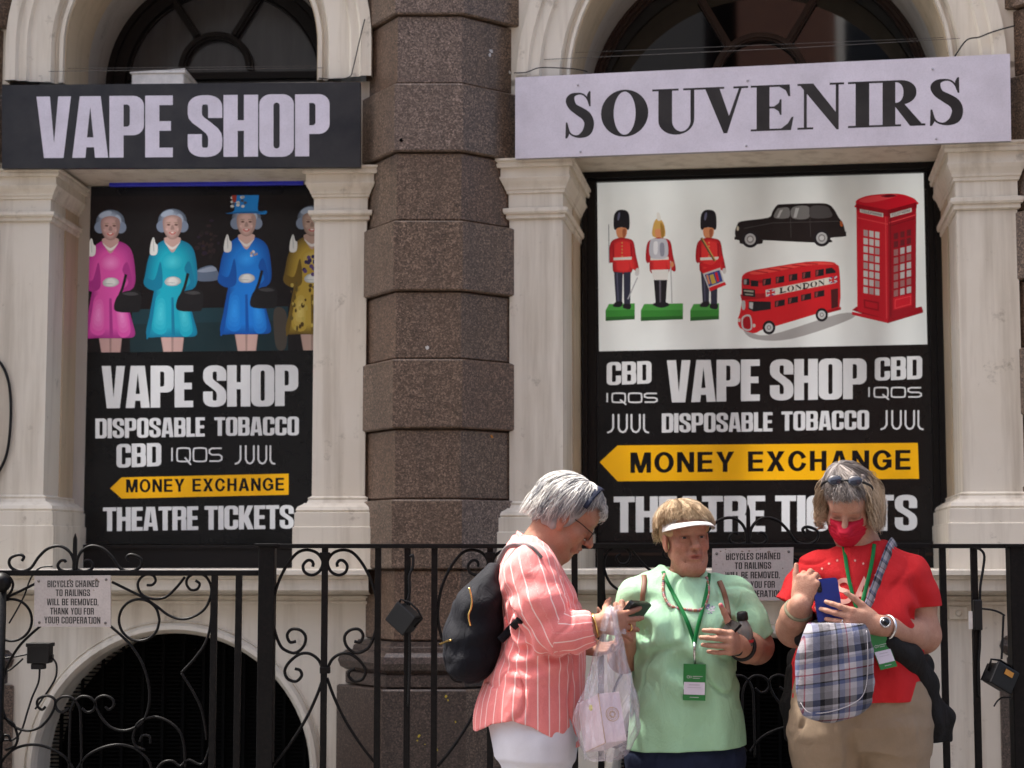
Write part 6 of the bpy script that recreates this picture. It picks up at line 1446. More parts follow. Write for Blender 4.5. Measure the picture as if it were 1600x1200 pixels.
PBm = NT('clear_plastic_film'); pp = PBm.geo(); nn = PBm.noise(26, 4, .6, PBm.mapping(pp, (1.5, 1.5, .4)), 1.2)
tr = PBm.n('ShaderNodeBsdfTransparent'); gl = PBm.n('ShaderNodeBsdfGlossy'); df = PBm.n('ShaderNodeBsdfDiffuse'); df.inputs[0].default_value = (.80,.74,.82,1); gl.inputs['Roughness'].default_value = .16; gl.inputs[0].default_value = (.9,.88,.92,1)
mx1 = PBm.n('ShaderNodeMixShader'); mx2 = PBm.n('ShaderNodeMixShader'); lw = PBm.n('ShaderNodeLayerWeight'); lw.inputs[0].default_value = .35
PBm.l(tr.outputs[0], mx1.inputs[1]); PBm.l(df.outputs[0], mx1.inputs[2]); PBm.l(PBm.ramp(nn, [(.35, .07), (.72, .32)]), mx1.inputs[0]); PBm.l(mx1.outputs[0], mx2.inputs[1]); PBm.l(gl.outputs[0], mx2.inputs[2]); PBm.l(PBm.ramp(lw.outputs['Facing'], [(.0, .07), (1.0, .5)]), mx2.inputs[0])
bmp = PBm.n('ShaderNodeBump'); bmp.inputs['Strength'].default_value = .9; bmp.inputs['Distance'].default_value = .02; PBm.l(nn, bmp.inputs['Height']); PBm.l(bmp.outputs[0], gl.inputs['Normal']); PBm.l(bmp.outputs[0], df.inputs['Normal'])
PBm.l(mx2.outputs[0], PBm.t.nodes['Material Output'].inputs['Surface']); M['film'] = PBm.m
PB = thing('carrier_bag', 'clear plastic carrier bag hanging from the wrist of the woman in the striped shirt', 'bag', at(950,1190,5.25))
rows = [(953,948,963,.020),(975,940,966,.030),(1000,936,972,.038),(1035,925,980,.050),(1075,914,990,.062),(1110,903,999,.072),(1140,902,999,.074),(1165,907,985,.070),(1186,914,968,.055)]
m = MB(); nseg = 44
for k, (y, xl, xr, ry) in enumerate(spline([Vector((r[0], r[1], r[2])) for r in rows], 4) and [(v.x, v.y, v.z, np.interp(v.x, [r[0] for r in rows], [r[3] for r in rows])) for v in spline([Vector((r[0], r[1], r[2])) for r in rows], 4)]):
    A_, B_ = at(xl, y, 5.24), at(xr, y, 5.24); cx = (A_.x+B_.x)/2; rx = (B_.x-A_.x)/2
    for j in range(nseg):
        t = 2*math.pi*j/nseg; cr = 1+.07*math.sin(5*t+k*.25)+.05*math.sin(11*t-k*.35)+.05*math.sin(3*t+k*.5)
        m.v.append((cx+rx*math.cos(t)*cr, 5.245+ry*math.sin(t)*cr, A_.z+.004*math.sin(7*t+k)))
nr = len(m.v)//nseg
for i in range(nr-1):
    for j in range(nseg): m.f.append((i*nseg+j, i*nseg+(j+1) % nseg, (i+1)*nseg+(j+1) % nseg, (i+1)*nseg+j)); m.m.append(0); m.sm.append(True)
m.f.append(tuple((nr-1)*nseg+j for j in range(nseg))); m.m.append(0); m.sm.append(False)
m.build('film_sack', M['film'], PB)
for dx, dd in ((0, -.045), (10, .035)):
    m = MB(); hp = spline([at(942+dx,985,5.235+dd*.4), at(948+dx,962,5.235+dd), at(955+dx,950,5.24+dd*.6), at(960+dx,962,5.25+dd), at(964+dx,990,5.25+dd*.3)], 5); ribbon(m, hp, .020, .003); m.build('handle', M['film'], PB, smooth=True)
# ================================================================== the woman in the mint green T-shirt
YB = 5.62; b_ = lambda x, y, dy=0.0: at(x, y, YB+dy)
PBp = person('woman in mint green T-shirt and white sun visor standing between the other two', (b_(1072, 900).x, YB, 0))
HB = Head(b_(1083, 839, -.09), 13, -1, -3, .865)
F = Sdf((b_(930,900).x, 5.20, -.01), (b_(1225,900).x, 5.86, 1.56), .0029, .96)
HB.sculpt(F, jowl=1.08, chin=1.15, wide=.89, open_=.0055)
F.chain([HB.P(0,-.022,-.06), b_(1073,897,.012), b_(1073,918,.015)], [.044, .047, .064], .018)
F.loft(stations([(1190,1000,1140,.12),(1060,1005,1130,.12),(960,1012,1126,.11),(915,1035,1108,.06),(900,1050,1092,.045)], YB), .04)
F.cone(b_(1070,918), b_(998,938), .036, .038, .03); F.cone(b_(1070,918), b_(1143,940), .036, .038, .03)
F.chain([b_(997,941), b_(986,975,.0), b_(974,1028,.01), b_(978,994,-.11)], [.040, .046, .045, .030], .02)
F.chain([b_(1145,942), b_(1163,972,-.01), b_(1181,1010,-.01), b_(1168,1012,-.10), b_(1150,1007,-.19)], [.040, .048, .052, .044, .030], .02)
infB = hand(F, b_(1149,1006,-.19), (-.30,-.93,.10), (-.95,.22,.05), [(58,22,14),(62,26,14),(66,26,16),(66,26,16)], thumb=(.15,.95,.35), side=-1, sc=.95, spread=(9,2,-6,-16))
if (infB[4][0][-1]-infB[3][0][0]).z < 0: raise SystemExit('thumb of B points down')
hand(F, b_(978,994,-.11), (-.1,-.35,.8), (.2,.9,.2), [(60,70,50)]*4, side=1, sc=.9)
legs(F, [b_(1030,1150), b_(1115,1150)], [(b_(1030,900).x, YB, .08), (b_(1115,900).x, YB+.02, .08)], .085, .052)
def colB(V):
    C = HB.tint(V, SKIN_B, lips=(.40,.10,.09), brow=(.24,.15,.09), cheek=(.47,.17,.12)); knuckle_tint(C, V, infB); nails(C, V, infB, (.60,.10,.16), .0068); return C
bodyB = F.build('body', M['skin'], PBp, colB); HB.eyes(PBp)
M['mint'] = cloth_mat('mint_jersey', (.40, .68, .45), 1100, .85, .06, .65, 15)
F = Sdf((b_(940,900).x, 5.30, .76), (b_(1225,900).x, 5.90, 1.40), .0038)
F.loft(stations([(1185,975,1167,.155),(1130,978,1162,.165),(1080,984,1154,.165),(1040,988,1148,.155),(1005,990,1147,.150),(970,992,1147,.140),(940,992,1148,.115),(918,1002,1140,.095),(903,1024,1119,.078),(892,1040,1102,.062)], YB), .02, p=2.1)
F.ell(b_(1038,982,-.085), (.068,.060,.058), .05); F.ell(b_(1104,980,-.085), (.068,.060,.058), .05)
F.cone(b_(1058,908), b_(995,931), .046, .058, .04); F.cone(b_(1084,908), b_(1146,934), .046, .058, .04)
F.chain([b_(995,937), b_(986,975), b_(978,1015,.005)], [.060,.064,.068], .02); F.chain([b_(1147,938), b_(1166,972,-.005), b_(1184,1006,-.012)], [.060,.066,.070], .02)
F.disp(lambda P: tshirt_folds(.0105, 11, 1.0, [(b_(1008,985,-.10), .09, 85), (b_(1128,985,-.10), .09, 85), (b_(1070,1040,-.15), .10, 60)])(P)+.0045*np.sin(P[:, 0]*58+4.5*vnoise(P, 5))*np.clip((1.05-P[:, 2])/.25, 0, 1))
F.cut((-.18,.0,-1), b_(974,1006)+Vector((0,0,0)), lo=(b_(930,900).x,5.2,b_(980,1050).z), hi=(b_(985,1000).x,5.9,b_(980,990).z)); F.cone(b_(978,1000,.005), b_(974,1040,.005), .050, .054, .004, 'd')
F.cut((.50,.0,-.86), b_(1180,1003), lo=(b_(1157,900).x,5.2,b_(1160,1045).z), hi=(b_(1224,900).x,5.9,b_(1180,970).z)); F.cone(b_(1178,995,-.012), b_(1196,1040,-.012), .051, .055, .004, 'd')
F.cone(b_(1071,882,-.02), b_(1072,850,-.03), .062, .085, .006, 'd')
F.cut((.04,0,-1), b_(1070,1167))
shirtB = F.build('tshirt', M['mint'], PBp); bvB = bvh_of(shirtB)
M['navytrouser'] = cloth_mat('navy_trousers', (.012, .018, .045), 900, .8, .2, .4)
F = Sdf((b_(955,900).x, 5.38, .07), (b_(1185,900).x, 5.86, .98), .006)
F.loft(stations([(1200,984,1156,.140),(1172,984,1156,.140),(1148,1000,1140,.115)], YB), .03, p=2.3)
legs(F, [b_(1030,1190), b_(1112,1190)], [(b_(1030,900).x, YB, .11), (b_(1115,900).x, YB+.02, .11)], .092, .060, .05); F.cut((0,0,-1), (0,0,.10)); F.disp(tshirt_folds(.005, 12, 4.0)); F.build('trousers', M['navytrouser'], PBp)
shoes(PBp, [(b_(1030,900).x, YB), (b_(1115,900).x, YB+.02)], (.1,-1,0), M['shoe_dark'])
# short blonde hair and visor
q = HB.sc; F = Sdf(HB.P(0,0,0)-Vector((.16,.17,.17)), HB.P(0,0,0)+Vector((.16,.17,.17)), .0034)
F.ell(HB.P(0,-.020,.046), [.086*q,.101*q,.087*q], .0, HB.n); F.ell(HB.P(0,-.070,.0), [.062*q,.038*q,.056*q], .03, HB.n)
F.ell(HB.P(0,.110,-.045), [.088*q,.085*q,.100*q], .01, HB.n, 'd')
for g in (-1, 1): F.ell(HB.P(g*.085,.012,-.045), [.030*q,.040*q,.060*q], .01, HB.n, 'd')
F.cone(HB.P(0,-.02,-.07), HB.P(0,0,-.2), .055, .07, .01, 'd'); F.disp(lambda P: .003*np.sin(HB.inv(P)[:, 0]*150+9*vnoise(P, 14))+.006*vnoise(P, 36))
hairB = F.build('hair', M['hair'], PBp, lambda V: np.array([.38,.26,.15])*(1+.6*vnoise(V, 60))[:, None])
cB = lambda t: tuple(np.array(mixc((.30,.20,.11), (.80,.63,.42))(t)))
teB = lambda ph: 74+(12 if abs(ph) > 70 else 12*max(0, (abs(ph)-30)/40))+(30 if abs(ph) > 118 else 0)
strands('hair_locks', hairB, hair_paths(HB, 3000, teB, (.099,.110,.094), (0,-.018,.040), .03, .012, droop=.95, crown=(0,-.04))+hair_paths(HB, 260, lambda ph: 74, (.092,.114,.100), (0,-.012,.040), .05, .014, (-70, 70), start=5, crown=(.02,-.05)), cB, .0009)
M['visor'] = plain('white_visor_cloth', (.58, .57, .55), .6, vary=.05)
m = MB(); vs = []; nf = 25; nr_ = 7
for sgn in (0, 1):
    for i in range(nf):
        ph = R(-84+168*i/(nf-1))
        for j in range(nr_):
            t = j/(nr_-1); e = .066*max(0, math.cos(ph))**.55*t
            vs.append(HB.P(.086*math.sin(ph)*(1+.10*t), -.008+.100*math.cos(ph)+e, .050-.020*t-.007*(math.sin(ph)**2)*(.3+t)+.010*math.cos(ph)*math.sin(t*2.2)+(.0032 if sgn else 0)))
B0 = nf*nr_
fs = []
for i in range(nf-1):
    for j in range(nr_-1): a = i*nr_+j; fs += [(a, a+nr_, a+nr_+1, a+1), (B0+a, B0+a+1, B0+a+nr_+1, B0+a+nr_)]
    a = i*nr_+nr_-1; fs.append((a, a+nr_, B0+a+nr_, B0+a)); a = i*nr_; fs.append((a, B0+a, B0+a+nr_, a+nr_))
m.add(vs, fs, 0, True); vis = m.build('visor_brim', M['visor'], PBp)
m = MB(); bp = [HB.P(.082*math.sin(R(t)), -.010+.094*math.cos(R(t)), .050) for t in range(-125, 126, 8)]; m.tube(bp, [(.002,.013)]*len(bp), 8, flat=HB.R @ Vector((math.sin(R(-125)), math.cos(R(-125)), 0))); m.build('visor_band', M['visor'], vis, smooth=True)
# beads
bead = [on(bvB, x, y, .004, 5.5) for x, y in ((1038,898),(1036,915),(1038,932),(1047,946),(1062,951),(1080,953),(1094,953),(1101,946),(1106,932),(1107,918),(1104,903))]
bs = spline(bead, 6); m = MB(); cm = [plain('bead_pink', (.42,.17,.17), .3), plain('bead_grey', (.24,.20,.22), .3), plain('bead_rust', (.36,.13,.08), .3), plain('bead_cream', (.5,.42,.32), .3)]
for i, p in enumerate(bs): m.ball(p, .0052, 8, mi=(i*7+i//3) % 4)
m.build('bead_necklace', cm, PBp)
# printed flower on the shirt, rucksack straps
def decal(name, polys, bv, mat, parent, off=.0016, sub=3):
    V = []; Fq = []
    for P in polys:
        b = len(V); V += [on(bv, x, y, off, 5.4) for x, y in P]; Fq.append(tuple(range(b, b+len(P))))
    me = bpy.data.meshes.new(name); me.from_pydata([tuple(v) for v in V], [], Fq); return link(name, me, mat, parent, smooth=True)
rr = random.Random(4); pol = []; pol2 = []
for k in range(26):
    an = rr.uniform(0, 6.28); q = 7.5*math.sqrt(rr.random()); c = (1110+q*math.cos(an), 952+q*math.sin(an)); s = rr.uniform(1.0, 2.0); (pol if k % 2 else pol2).append([(c[0]+s*math.cos(R(t)), c[1]+s*math.sin(R(t))) for t in range(0, 360, 60)][::-1])
decal('flower_print', pol, bvB, plain('print_violet', (.16,.13,.26), .8), shirtB); decal('flower_print', pol2, bvB, plain('print_white', (.62,.62,.62), .8), shirtB, .0022)
M['tan'] = plain('tan_leather', (.17, .075, .040), .55)
RS = thing('rucksack', 'rucksack with tan leather straps on the back of the woman in green', 'backpack', b_(1072,1080,.24))
for px in (((1006,899),(1007,908),(1005,925),(1003,945),(1001,962)), ((1124,908),(1130,922),(1135,940),(1138,958),(1139,972))):
    m = MB(); ribbon(m, spline([on(bvB, x, y, .007, 5.5) for x, y in px], 5), .017, .003); m.build('strap', M['tan'], RS, smooth=True)
F = Sdf(b_(1005,1110,.12), b_(1140,925,.36), .006); F.loft(stations([(1100,1025,1118,.05),(1080,1015,1128,.075),(1000,1018,1126,.075),(950,1030,1114,.06),(935,1045,1100,.03)], YB, .225), .01, p=3); F.build('bag_body', M['tan'], RS)
# watch and wristband
w0, w1 = b_(1160,1010,-.145), b_(1153,1008,-.175); band(None, w0, w1, .0395, .0062, M['blackplastic'], 'watch_strap', PBp)
m = MB(); m.lathe(b_(1152,1016,-.195), (b_(1150,1020,-.26)-b_(1152,1016,-.19)), [(.0,-.004),(.017,-.004),(.017,.006),(.014,.008),(0,.008)], 20); m.build('watch_face', M['phone'], PBp)
# lanyards with badges
M['badgegreen'] = plain('badge_green', (.012, .17, .035), .4, vary=.05); M['badgewhite'] = plain('badge_white', (.60, .56, .66), .4, vary=.03); M['badgeink'] = plain('badge_ink', (.35, .40, .36), .5)
def lanyard(label, bv, left, right, clip, C, extra=.004, Yd=5.45):
    t = thing('lanyard_badge', label, 'badge', on(bv, *C[2], .01, Yd))
    for side in (left, right):
        m = MB(); ribbon(m, spline([on(bv, x, y, .006, Yd) for x, y in side], 6), .0125, .0016); m.build('ribbon', M['lanyard'], t, smooth=True)
    if clip:
        m = MB(); m.tube([on(bv, x, y, .007, Yd) for x, y in clip], [.005]+[.0035]*(len(clip)-1), 8); m.build('clip', M['silver'], t, smooth=True)
    tl, tr, br, bl = [on(bv, x, y, .009, Yd) for x, y in C]; dmin = min(v.y for v in (tl, tr, br, bl)); 
    tl, tr, br, bl = [at(x, y, dmin+(v.y-dmin)*.35) for (x, y), v in zip(C, (tl, tr, br, bl))]; br = tr+bl-tl
    nrm = (tr-tl).cross(bl-tl).normalized(); nrm = nrm if nrm.y < 0 else -nrm
    f = lambda u, v, d: (tl.lerp(tr, u)).lerp(bl.lerp(br, u), v)+nrm*d
    m = MB(); m.box(f, 0, 1, 0, 1, -.002, .001); bo = m.build('holder', M['badgegreen'], t)
    m = MB(); m.box(f, .03, .97, .50, .84, .0011, .0016); m.build('name_card', M['badgewhite'], t)
    m = MB()
    for u, v, r in ((.22,.36,.075),(.33,.36,.06)): m.lathe(f(u, v, .0012), nrm, [(r*.06,0),(r*.06,.0005),(r*.035,.0005),(r*.035,0)], 14)
    m.box(f, .42, .86, .33, .35, .0011, .0015); m.box(f, .42, .74, .38, .40, .0011, .0015); m.box(f, .3, .7, .905, .925, .0011, .0015); m.build('printed_mark', M['badgeink'], t)
    m = MB(); m.box(f, .25, .75, .56, .585, .0017, .002); m.box(f, .2, .8, .64, .655, .0017, .002); m.build('printed_line', plain('badge_text', (.45,.42,.50), .5), t)
lanyard('green lanyard with a badge hanging on the belly of the woman in mint green', bvB, [(1036,893),(1042,908),(1052,928),(1063,948),(1074,972),(1082,995),(1085,1006)], [(1108,896),(1106,915),(1101,938),(1095,962),(1089,985),(1085,1006)], [(1085,1004),(1085,1014),(1085,1026),(1086,1038)], [(1068,1037),(1103,1038),(1102,1096),(1067,1094)])
# what she holds
t = thing('phone', 'dark phone in the fingers of the woman in mint green', 'phone', b_(1136,1000,-.22)); slab('body', b_(1138,986,-.235), (.62,.25,.62), (-.4,.85,.3), .075, .050, .009, M['phone'], t, .006)
t = thing('drink_bottle', 'small clear bottle with a black cap tucked in the arm of the woman in green', 'bottle', b_(1163,1005,-.15)); ax = (b_(1159,955,-.16)-b_(1164,1005,-.155)).normalized(); base = b_(1164,1004,-.155)
bm_ = NT('clear_bottle'); bm_.set((.30,.31,.30), .12, 0, .6); bm_.b.inputs['Transmission Weight'].default_value = .55; M['bottle'] = bm_.m
m = MB(); m.lathe(base, ax, [(0,-.01),(.026,-.01),(.027,.02),(.026,.034),(.022,.050),(.015,.062),(.0125,.068)], 22); m.build('body', M['bottle'], t)
m = MB(); m.lathe(base, ax, [(.0125,.066),(.0165,.067),(.017,.074),(.0165,.088),(.012,.093),(0,.094)], 20); m.build('cap', M['blackplastic'], t)
m = MB(); m.lathe(base, ax, [(.0275,.000),(.0280,.001),(.0280,.008),(.0275,.009)], 22); m.build('red_band', plain('red_label', (.35,.015,.02), .5), t)

# ================================================================== the woman in the red T-shirt
YC = 5.50; c_ = lambda x, y, dy=0.0: at(x, y, YC+dy)
PC = person('woman in red T-shirt, red face mask and khaki trousers looking at a blue phone', (c_(1342, 900).x, YC, 0))
HC = Head(c_(1321, 807, -.10), -20, 32, 3, .86)
F = Sdf((c_(1205,900).x, 5.10, -.01), (c_(1485,900).x, 5.75, 1.63), .0029, .96)
HC.sculpt(F, jowl=1.1, mask=True, shut=True)
F.chain([HC.P(0,-.028,-.06), c_(1345,862,.0), c_(1345,890,.01)], [.056, .060, .072], .03)
F.loft(stations([(1130,1290,1390,.10),(1060,1275,1410,.13),(960,1285,1408,.12),(900,1300,1395,.10),(875,1315,1378,.06)], YC), .04)
F.cone(c_(1346,892), c_(1280,906), .036, .038, .03); F.cone(c_(1346,892), c_(1424,908), .036, .038, .03)
F.chain([c_(1276,906), c_(1262,935,-.01), c_(1242,982,-.03), c_(1250,945,-.17)], [.040, .046, .050, .031], .025)
F.cone(c_(1242,982,-.03), c_(1243,962,-.12), .050, .047, .02)
infC1 = hand(F, c_(1254,944,-.16), (.20,-.10,.97), (.45,.88,.1), [(72,30,20),(66,34,22),(68,36,24),(72,36,24)], thumb=(.90,.35,.3), side=1, sc=.93, spread=(4,1,-2,-6))
F.chain([c_(1427,908), c_(1436,940,.0), c_(1441,992,.0), c_(1420,992,-.08), c_(1372,977,-.21)], [.040, .048, .052, .047, .031], .025)
infC2 = hand(F, c_(1369,976,-.215), (-.97,-.12,.20), (.08,.99,.05), [(12,18,10),(16,20,12),(20,22,14),(24,26,16)], thumb=(.80,.55,.1), side=-1, sc=.95, spread=(6,1,-5,-12))
legs(F, [c_(1295,1150), c_(1390,1150)], [(c_(1292,900).x, YC, .08), (c_(1392,900).x, YC+.03, .08)], .085, .052)
def colC(V):
    C = HC.tint(V, SKIN_C, brow=(.30,.22,.17), cheek=(.52,.22,.17), shut=True); knuckle_tint(C, V, infC1+infC2, (.46,.20,.15)); nails(C, V, infC2, (.56,.34,.27), .0058); return C
bodyC = F.build('body', M['skin'], PC, colC); HC.eyes(PC)
if (infC1[4][0][-1]-infC1[3][0][0]).x > 0: raise SystemExit('C right thumb wrong side')
if (infC2[4][0][-1]-infC2[3][0][0]).z < 0: raise SystemExit('C left thumb wrong side')
M['red'] = cloth_mat('red_jersey', (.52, .018, .022), 1100, .85, .08, .65, 15)
F = Sdf((c_(1205,900).x, 5.20, .84), (c_(1485,900).x, 5.78, 1.46), .0038)
F.loft(stations([(1108,1235,1448,.185),(1060,1238,1444,.188),(1020,1248,1440,.182),(980,1258,1436,.172),(945,1263,1432,.155),(915,1266,1432,.125),(888,1272,1428,.105),(872,1290,1410,.090),(860,1304,1396,.078),(848,1320,1384,.060)], YC), .02, p=2.25)
F.ell(c_(1302,968,-.10), (.072,.062,.06), .05); F.ell(c_(1378,968,-.10), (.072,.062,.06), .05)
F.cone(c_(1330,876), c_(1276,894), .048, .060, .04); F.cone(c_(1366,876), c_(1427,897), .048, .060, .04)
F.chain([c_(1275,900), c_(1258,925,-.01), c_(1240,955,-.03)], [.063,.064,.066], .02); F.chain([c_(1428,902), c_(1437,930,.0), c_(1442,960,.0)], [.063,.064,.066], .02)
F.disp(lambda P: tshirt_folds(.0105, 11, 6.0, [(c_(1292,965,-.10), .09, 85), (c_(1408,965,-.10), .09, 85)])(P)+.0045*np.sin(P[:, 0]*54+4.5*vnoise(P, 5))*np.clip((1.2-P[:, 2])/.25, 0, 1))
F.cut((-.42,.0,-.9), c_(1243,947,-.02), lo=(c_(1205,900).x,5.1,c_(1240,1000).z), hi=(c_(1264,900).x,5.8,c_(1240,915).z)); F.cone(c_(1247,940,-.02), c_(1228,985,-.04), .049, .053, .004, 'd')
F.cut((.06,.0,-1), c_(1441,948), lo=(c_(1418,900).x,5.1,c_(1440,1000).z), hi=(c_(1484,900).x,5.8,c_(1440,925).z)); F.cone(c_(1440,940,.0), c_(1444,1000,.0), .049, .053, .004, 'd')
F.cone(c_(1344,836,-.02), c_(1342,806,-.04), .054, .085, .006, 'd')
F.cut((0,0,-1), c_(1340,1091))
shirtC = F.build('tshirt', M['red'], PC); bvC = bvh_of(shirtC)
M['khaki'] = cloth_mat('khaki_twill', (.275, .205, .140), 1000, .85, .12, .45, 18)
F = Sdf((c_(1215,900).x, 5.22, .07), (c_(1480,900).x, 5.78, 1.12), .0055)
F.loft(stations([(1168,1243,1446,.165),(1130,1238,1453,.175),(1095,1238,1454,.175),(1060,1243,1447,.165)], YC), .03, p=2.25)
legs(F, [c_(1290,1150,-.055), c_(1395,1150,-.055)], [(c_(1292,900).x, YC, .11), (c_(1392,900).x, YC+.03, .11)], .112, .066, .03); F.cut((0,0,-1), (0,0,.10))
F.chain([c_(1338,1098,-.180), c_(1336,1130,-.180), c_(1331,1165,-.170), c_(1332,1235,-.15)], [.007,.009,.016,.022], .014, 'd')
for sx in (1262, 1424): F.chain([c_(sx,1098,-.135), c_(sx+(-10 if sx < 1300 else 10),1135,-.115)], [.006,.006], .006, 'd')
F.disp(lambda P: tshirt_folds(.006, 13, 9.0)(P)+.0022*np.sin(P[:, 2]*95+6*vnoise(P, 7))*np.clip(1-np.abs(P[:, 2]-.86)/.12, 0, 1)); F.build('trousers', M['khaki'], PC)
shoes(PC, [(c_(1292,900).x, YC), (c_(1392,900).x, YC+.03)], (-.15,-1,0), M['shoe'])
# jacket tied round the waist
M['jacket'] = cloth_mat('charcoal_jacket', (.013, .012, .012), 800, .9, .2, .8)
F = Sdf((c_(1205,900).x, 5.22, .80), (c_(1515,900).x, 5.80, 1.24), .005)
F.chain([c_(1252,1000,-.10), c_(1275,985,-.175), c_(1305,982,-.195), c_(1345,988,-.195), c_(1385,1003,-.180), c_(1420,1030,-.12), c_(1442,1060,-.05)], [.024,.026,.024,.020,.018,.018,.018], .03)
for cc_ in ([(1390,1008,-.185),(1425,1022,-.13),(1450,1066,-.03),(1478,1120,.02),(1480,1156,.03)], [(1405,1024,-.16),(1436,1062,-.07),(1460,1118,.0),(1463,1160,.01)], [(1432,1070,-.07),(1446,1115,-.02),(1448,1162,.0)], [(1440,1050,.05),(1462,1110,.07),(1472,1150,.07)]): F.chain([c_(*v) for v in cc_], [.013,.016,.017,.016,.014][:len(cc_)], .05)
F.chain([c_(1246,1050,.05), c_(1238,1100,.04), c_(1236,1150,.04)], [.035,.034,.026], .03); F.chain([c_(1438,1040,.10), c_(1345,1030,.185), c_(1250,1030,.10)], [.04,.03,.04], .04)
F.disp(tshirt_folds(.006, 14, 2.0)); jackC = F.build('tied_jacket', M['jacket'], PC)
# lettering and stars on the shirt
pol = []
def quads(poly):
    n = len(poly)//2; return [[poly[i], poly[i+1], poly[2*n-2-i], poly[2*n-1-i]] for i in range(n-1)]
L = lambda x0, y0, w_, h_: (lambda u, v: (x0+w_*u, y0-h_*v))
for T, P in ((L(1278,940,24,32), [(.0,1),(.0,.3),(.15,.05),(.5,-.05),(.85,.05),(1,.3),(1,1)]), (L(1307,939,23,32), [(.95,.78),(.8,.95),(.5,1.02),(.15,.92),(.05,.75),(.2,.58),(.55,.5),(.9,.38),(.98,.2),(.8,.02),(.45,-.04),(.1,.05),(0,.25)]), (L(1336,939,28,32), [(0,0),(.25,.5),(.5,1.0),(.75,.5),(1,0)]), (L(1342,939,16,32), [(0,.32),(.5,.33),(1,.32)])):
    pol += quads(stroke([T(*p) for p in sp2(P, 3)] if len(P) > 5 else [T(*p) for p in P], 3.6))
for k in range(9):
    an = R(-62+k*124/8); cx, cy = 1322+math.sin(an)*52, 920-math.cos(an)*46+ (0); pol.append([(cx+(2.6 if i % 2 == 0 else 1.1)*math.sin(R(36*i)), cy-(2.6 if i % 2 == 0 else 1.1)*math.cos(R(36*i))) for i in range(10)])
for k in range(5):
    x = 1272+k*4; pol.append([(x, 948),(x+14, 947+k%2),(x+16, 953),(x+3, 954)]); 
pol += [[(1274,958),(1290,957),(1289,966),(1276,966)]]
decal('shirt_print', pol, bvC, plain('pale_print', (.62,.30,.24), .8), shirtC, .003)
# mask
q = HC.sc; F = Sdf(HC.P(0,.03,-.06)-Vector((.10,.11,.10)), HC.P(0,.03,-.06)+Vector((.10,.11,.10)), .0026)
F.ell(HC.P(0,.040,-.066), [.0665*q,.067*q,.056*q], .0, HC.n); F.ell(HC.P(0,.034,-.030), [.0675*q,.062*q,.045*q], .01, HC.n); F.cone(HC.P(0,.086,.002), HC.P(0,.116,-.040), .019*q, .024*q, .025); F.cone(HC.P(-.030,.074,-.022), HC.P(.030,.072,-.022), .019*q, .019*q, .02); F.ell(HC.P(0,.070,-.100), [.036*q,.030*q,.026*q], .02, HC.n)
u_ = HC.R @ Vector((0,.25,1)); F.cut(u_, HC.P(0,.085,-.0165), .003); F.cut(HC.R @ Vector((0,-1,.15)), HC.P(0,.012,-.06)); F.disp(lambda P: .0016*np.sin(HC.inv(P)[:, 2]*430+2.0*vnoise(P, 20))*np.clip(1-np.abs(HC.inv(P)[:, 2]+.058)/.04, 0, 1)+.003*vnoise(P, 26))
maskC = F.build('face_mask', cloth_mat('crimson_mask', (.46, .012, .035), 1300, .8, .06, .2), PC)
for g in (-1, 1):
    m = MB(); m.tube(spline([HC.P(g*.060,.030,-.030), HC.P(g*.072,.012,-.012), HC.P(g*.083,-.012,.008)], 4), .0014, 6); m.tube(spline([HC.P(g*.056,.022,-.090), HC.P(g*.070,.005,-.055), HC.P(g*.083,-.014,-.03)], 4), .0014, 6); m.build('ear_loop', M['blackplastic'], maskC, smooth=True)
# hair: grey fringe, sandy curls at the sides
F = Sdf(HC.P(0,0,0)-Vector((.18,.18,.20)), HC.P(0,0,0)+Vector((.18,.18,.18)), .0034)
F.ell(HC.P(0,-.020,.042), [.084*q,.101*q,.089*q], .0, HC.n); F.ell(HC.P(0,-.070,-.030), [.070*q,.038*q,.070*q], .03, HC.n)
for g in (-1, 1): F.ell(HC.P(g*.076,-.026,-.038), [.014*q,.042*q,.062*q], .02, HC.n)
F.ell(HC.P(0,.115,-.035), [.080*q,.075*q,.095*q], .012, HC.n, 'd'); F.cone(HC.P(0,-.01,-.08), HC.P(0,.02,-.2), .05, .06, .01, 'd'); F.disp(lambda P: .003*np.sin(HC.inv(P)[:, 0]*150+9*vnoise(P, 14))+.010*vnoise(P, 34))
sand = np.array([.30,.215,.14]); grey = np.array([.21,.175,.155])
hw = lambda V: np.clip((HC.inv(V)[:, 2]-.005)/.05, 0, 1)[:, None]
hairC = F.build('hair', M['hair'], PC, lambda V: (grey*hw(V)+sand*(1-hw(V)))*(1+.6*vnoise(V, 60))[:, None])
teC = lambda ph: 62+(86 if abs(ph) > 55 else 86*max(0, (abs(ph)-25)/30)**1.3)
cg = lambda t: tuple(np.array(mixc((.14,.12,.11), (.50,.45,.41))(t))); cs = lambda t: tuple(np.array(mixc((.27,.19,.12), (.64,.50,.35))(t)))
strands('hair_locks', hairC, hair_paths(HC, 1400, lambda ph: 80, (.090,.108,.097), (0,-.018,.040), .0, .006, crown=(.035,-.03))+hair_paths(HC, 240, lambda ph: 68, (.088,.112,.099), (0,-.012,.040), .03, .008, (-45, 45), start=15, crown=(.045,-.03)), cg, .0011)
strands('hair_curls', hairC, hair_paths(HC, 3000, teC, (.094,.104,.097), (0,-.020,.040), .03, .022, (50, 310), droop=.85, start=45)+hair_paths(HC, 700, teC, (.102,.106,.099), (0,-.020,.040), .13, .026, (50, 160), droop=.85, start=60)+hair_paths(HC, 700, teC, (.102,.106,.099), (0,-.020,.040), .13, .026, (-160, -50), droop=.85, start=60), cs, .0008)
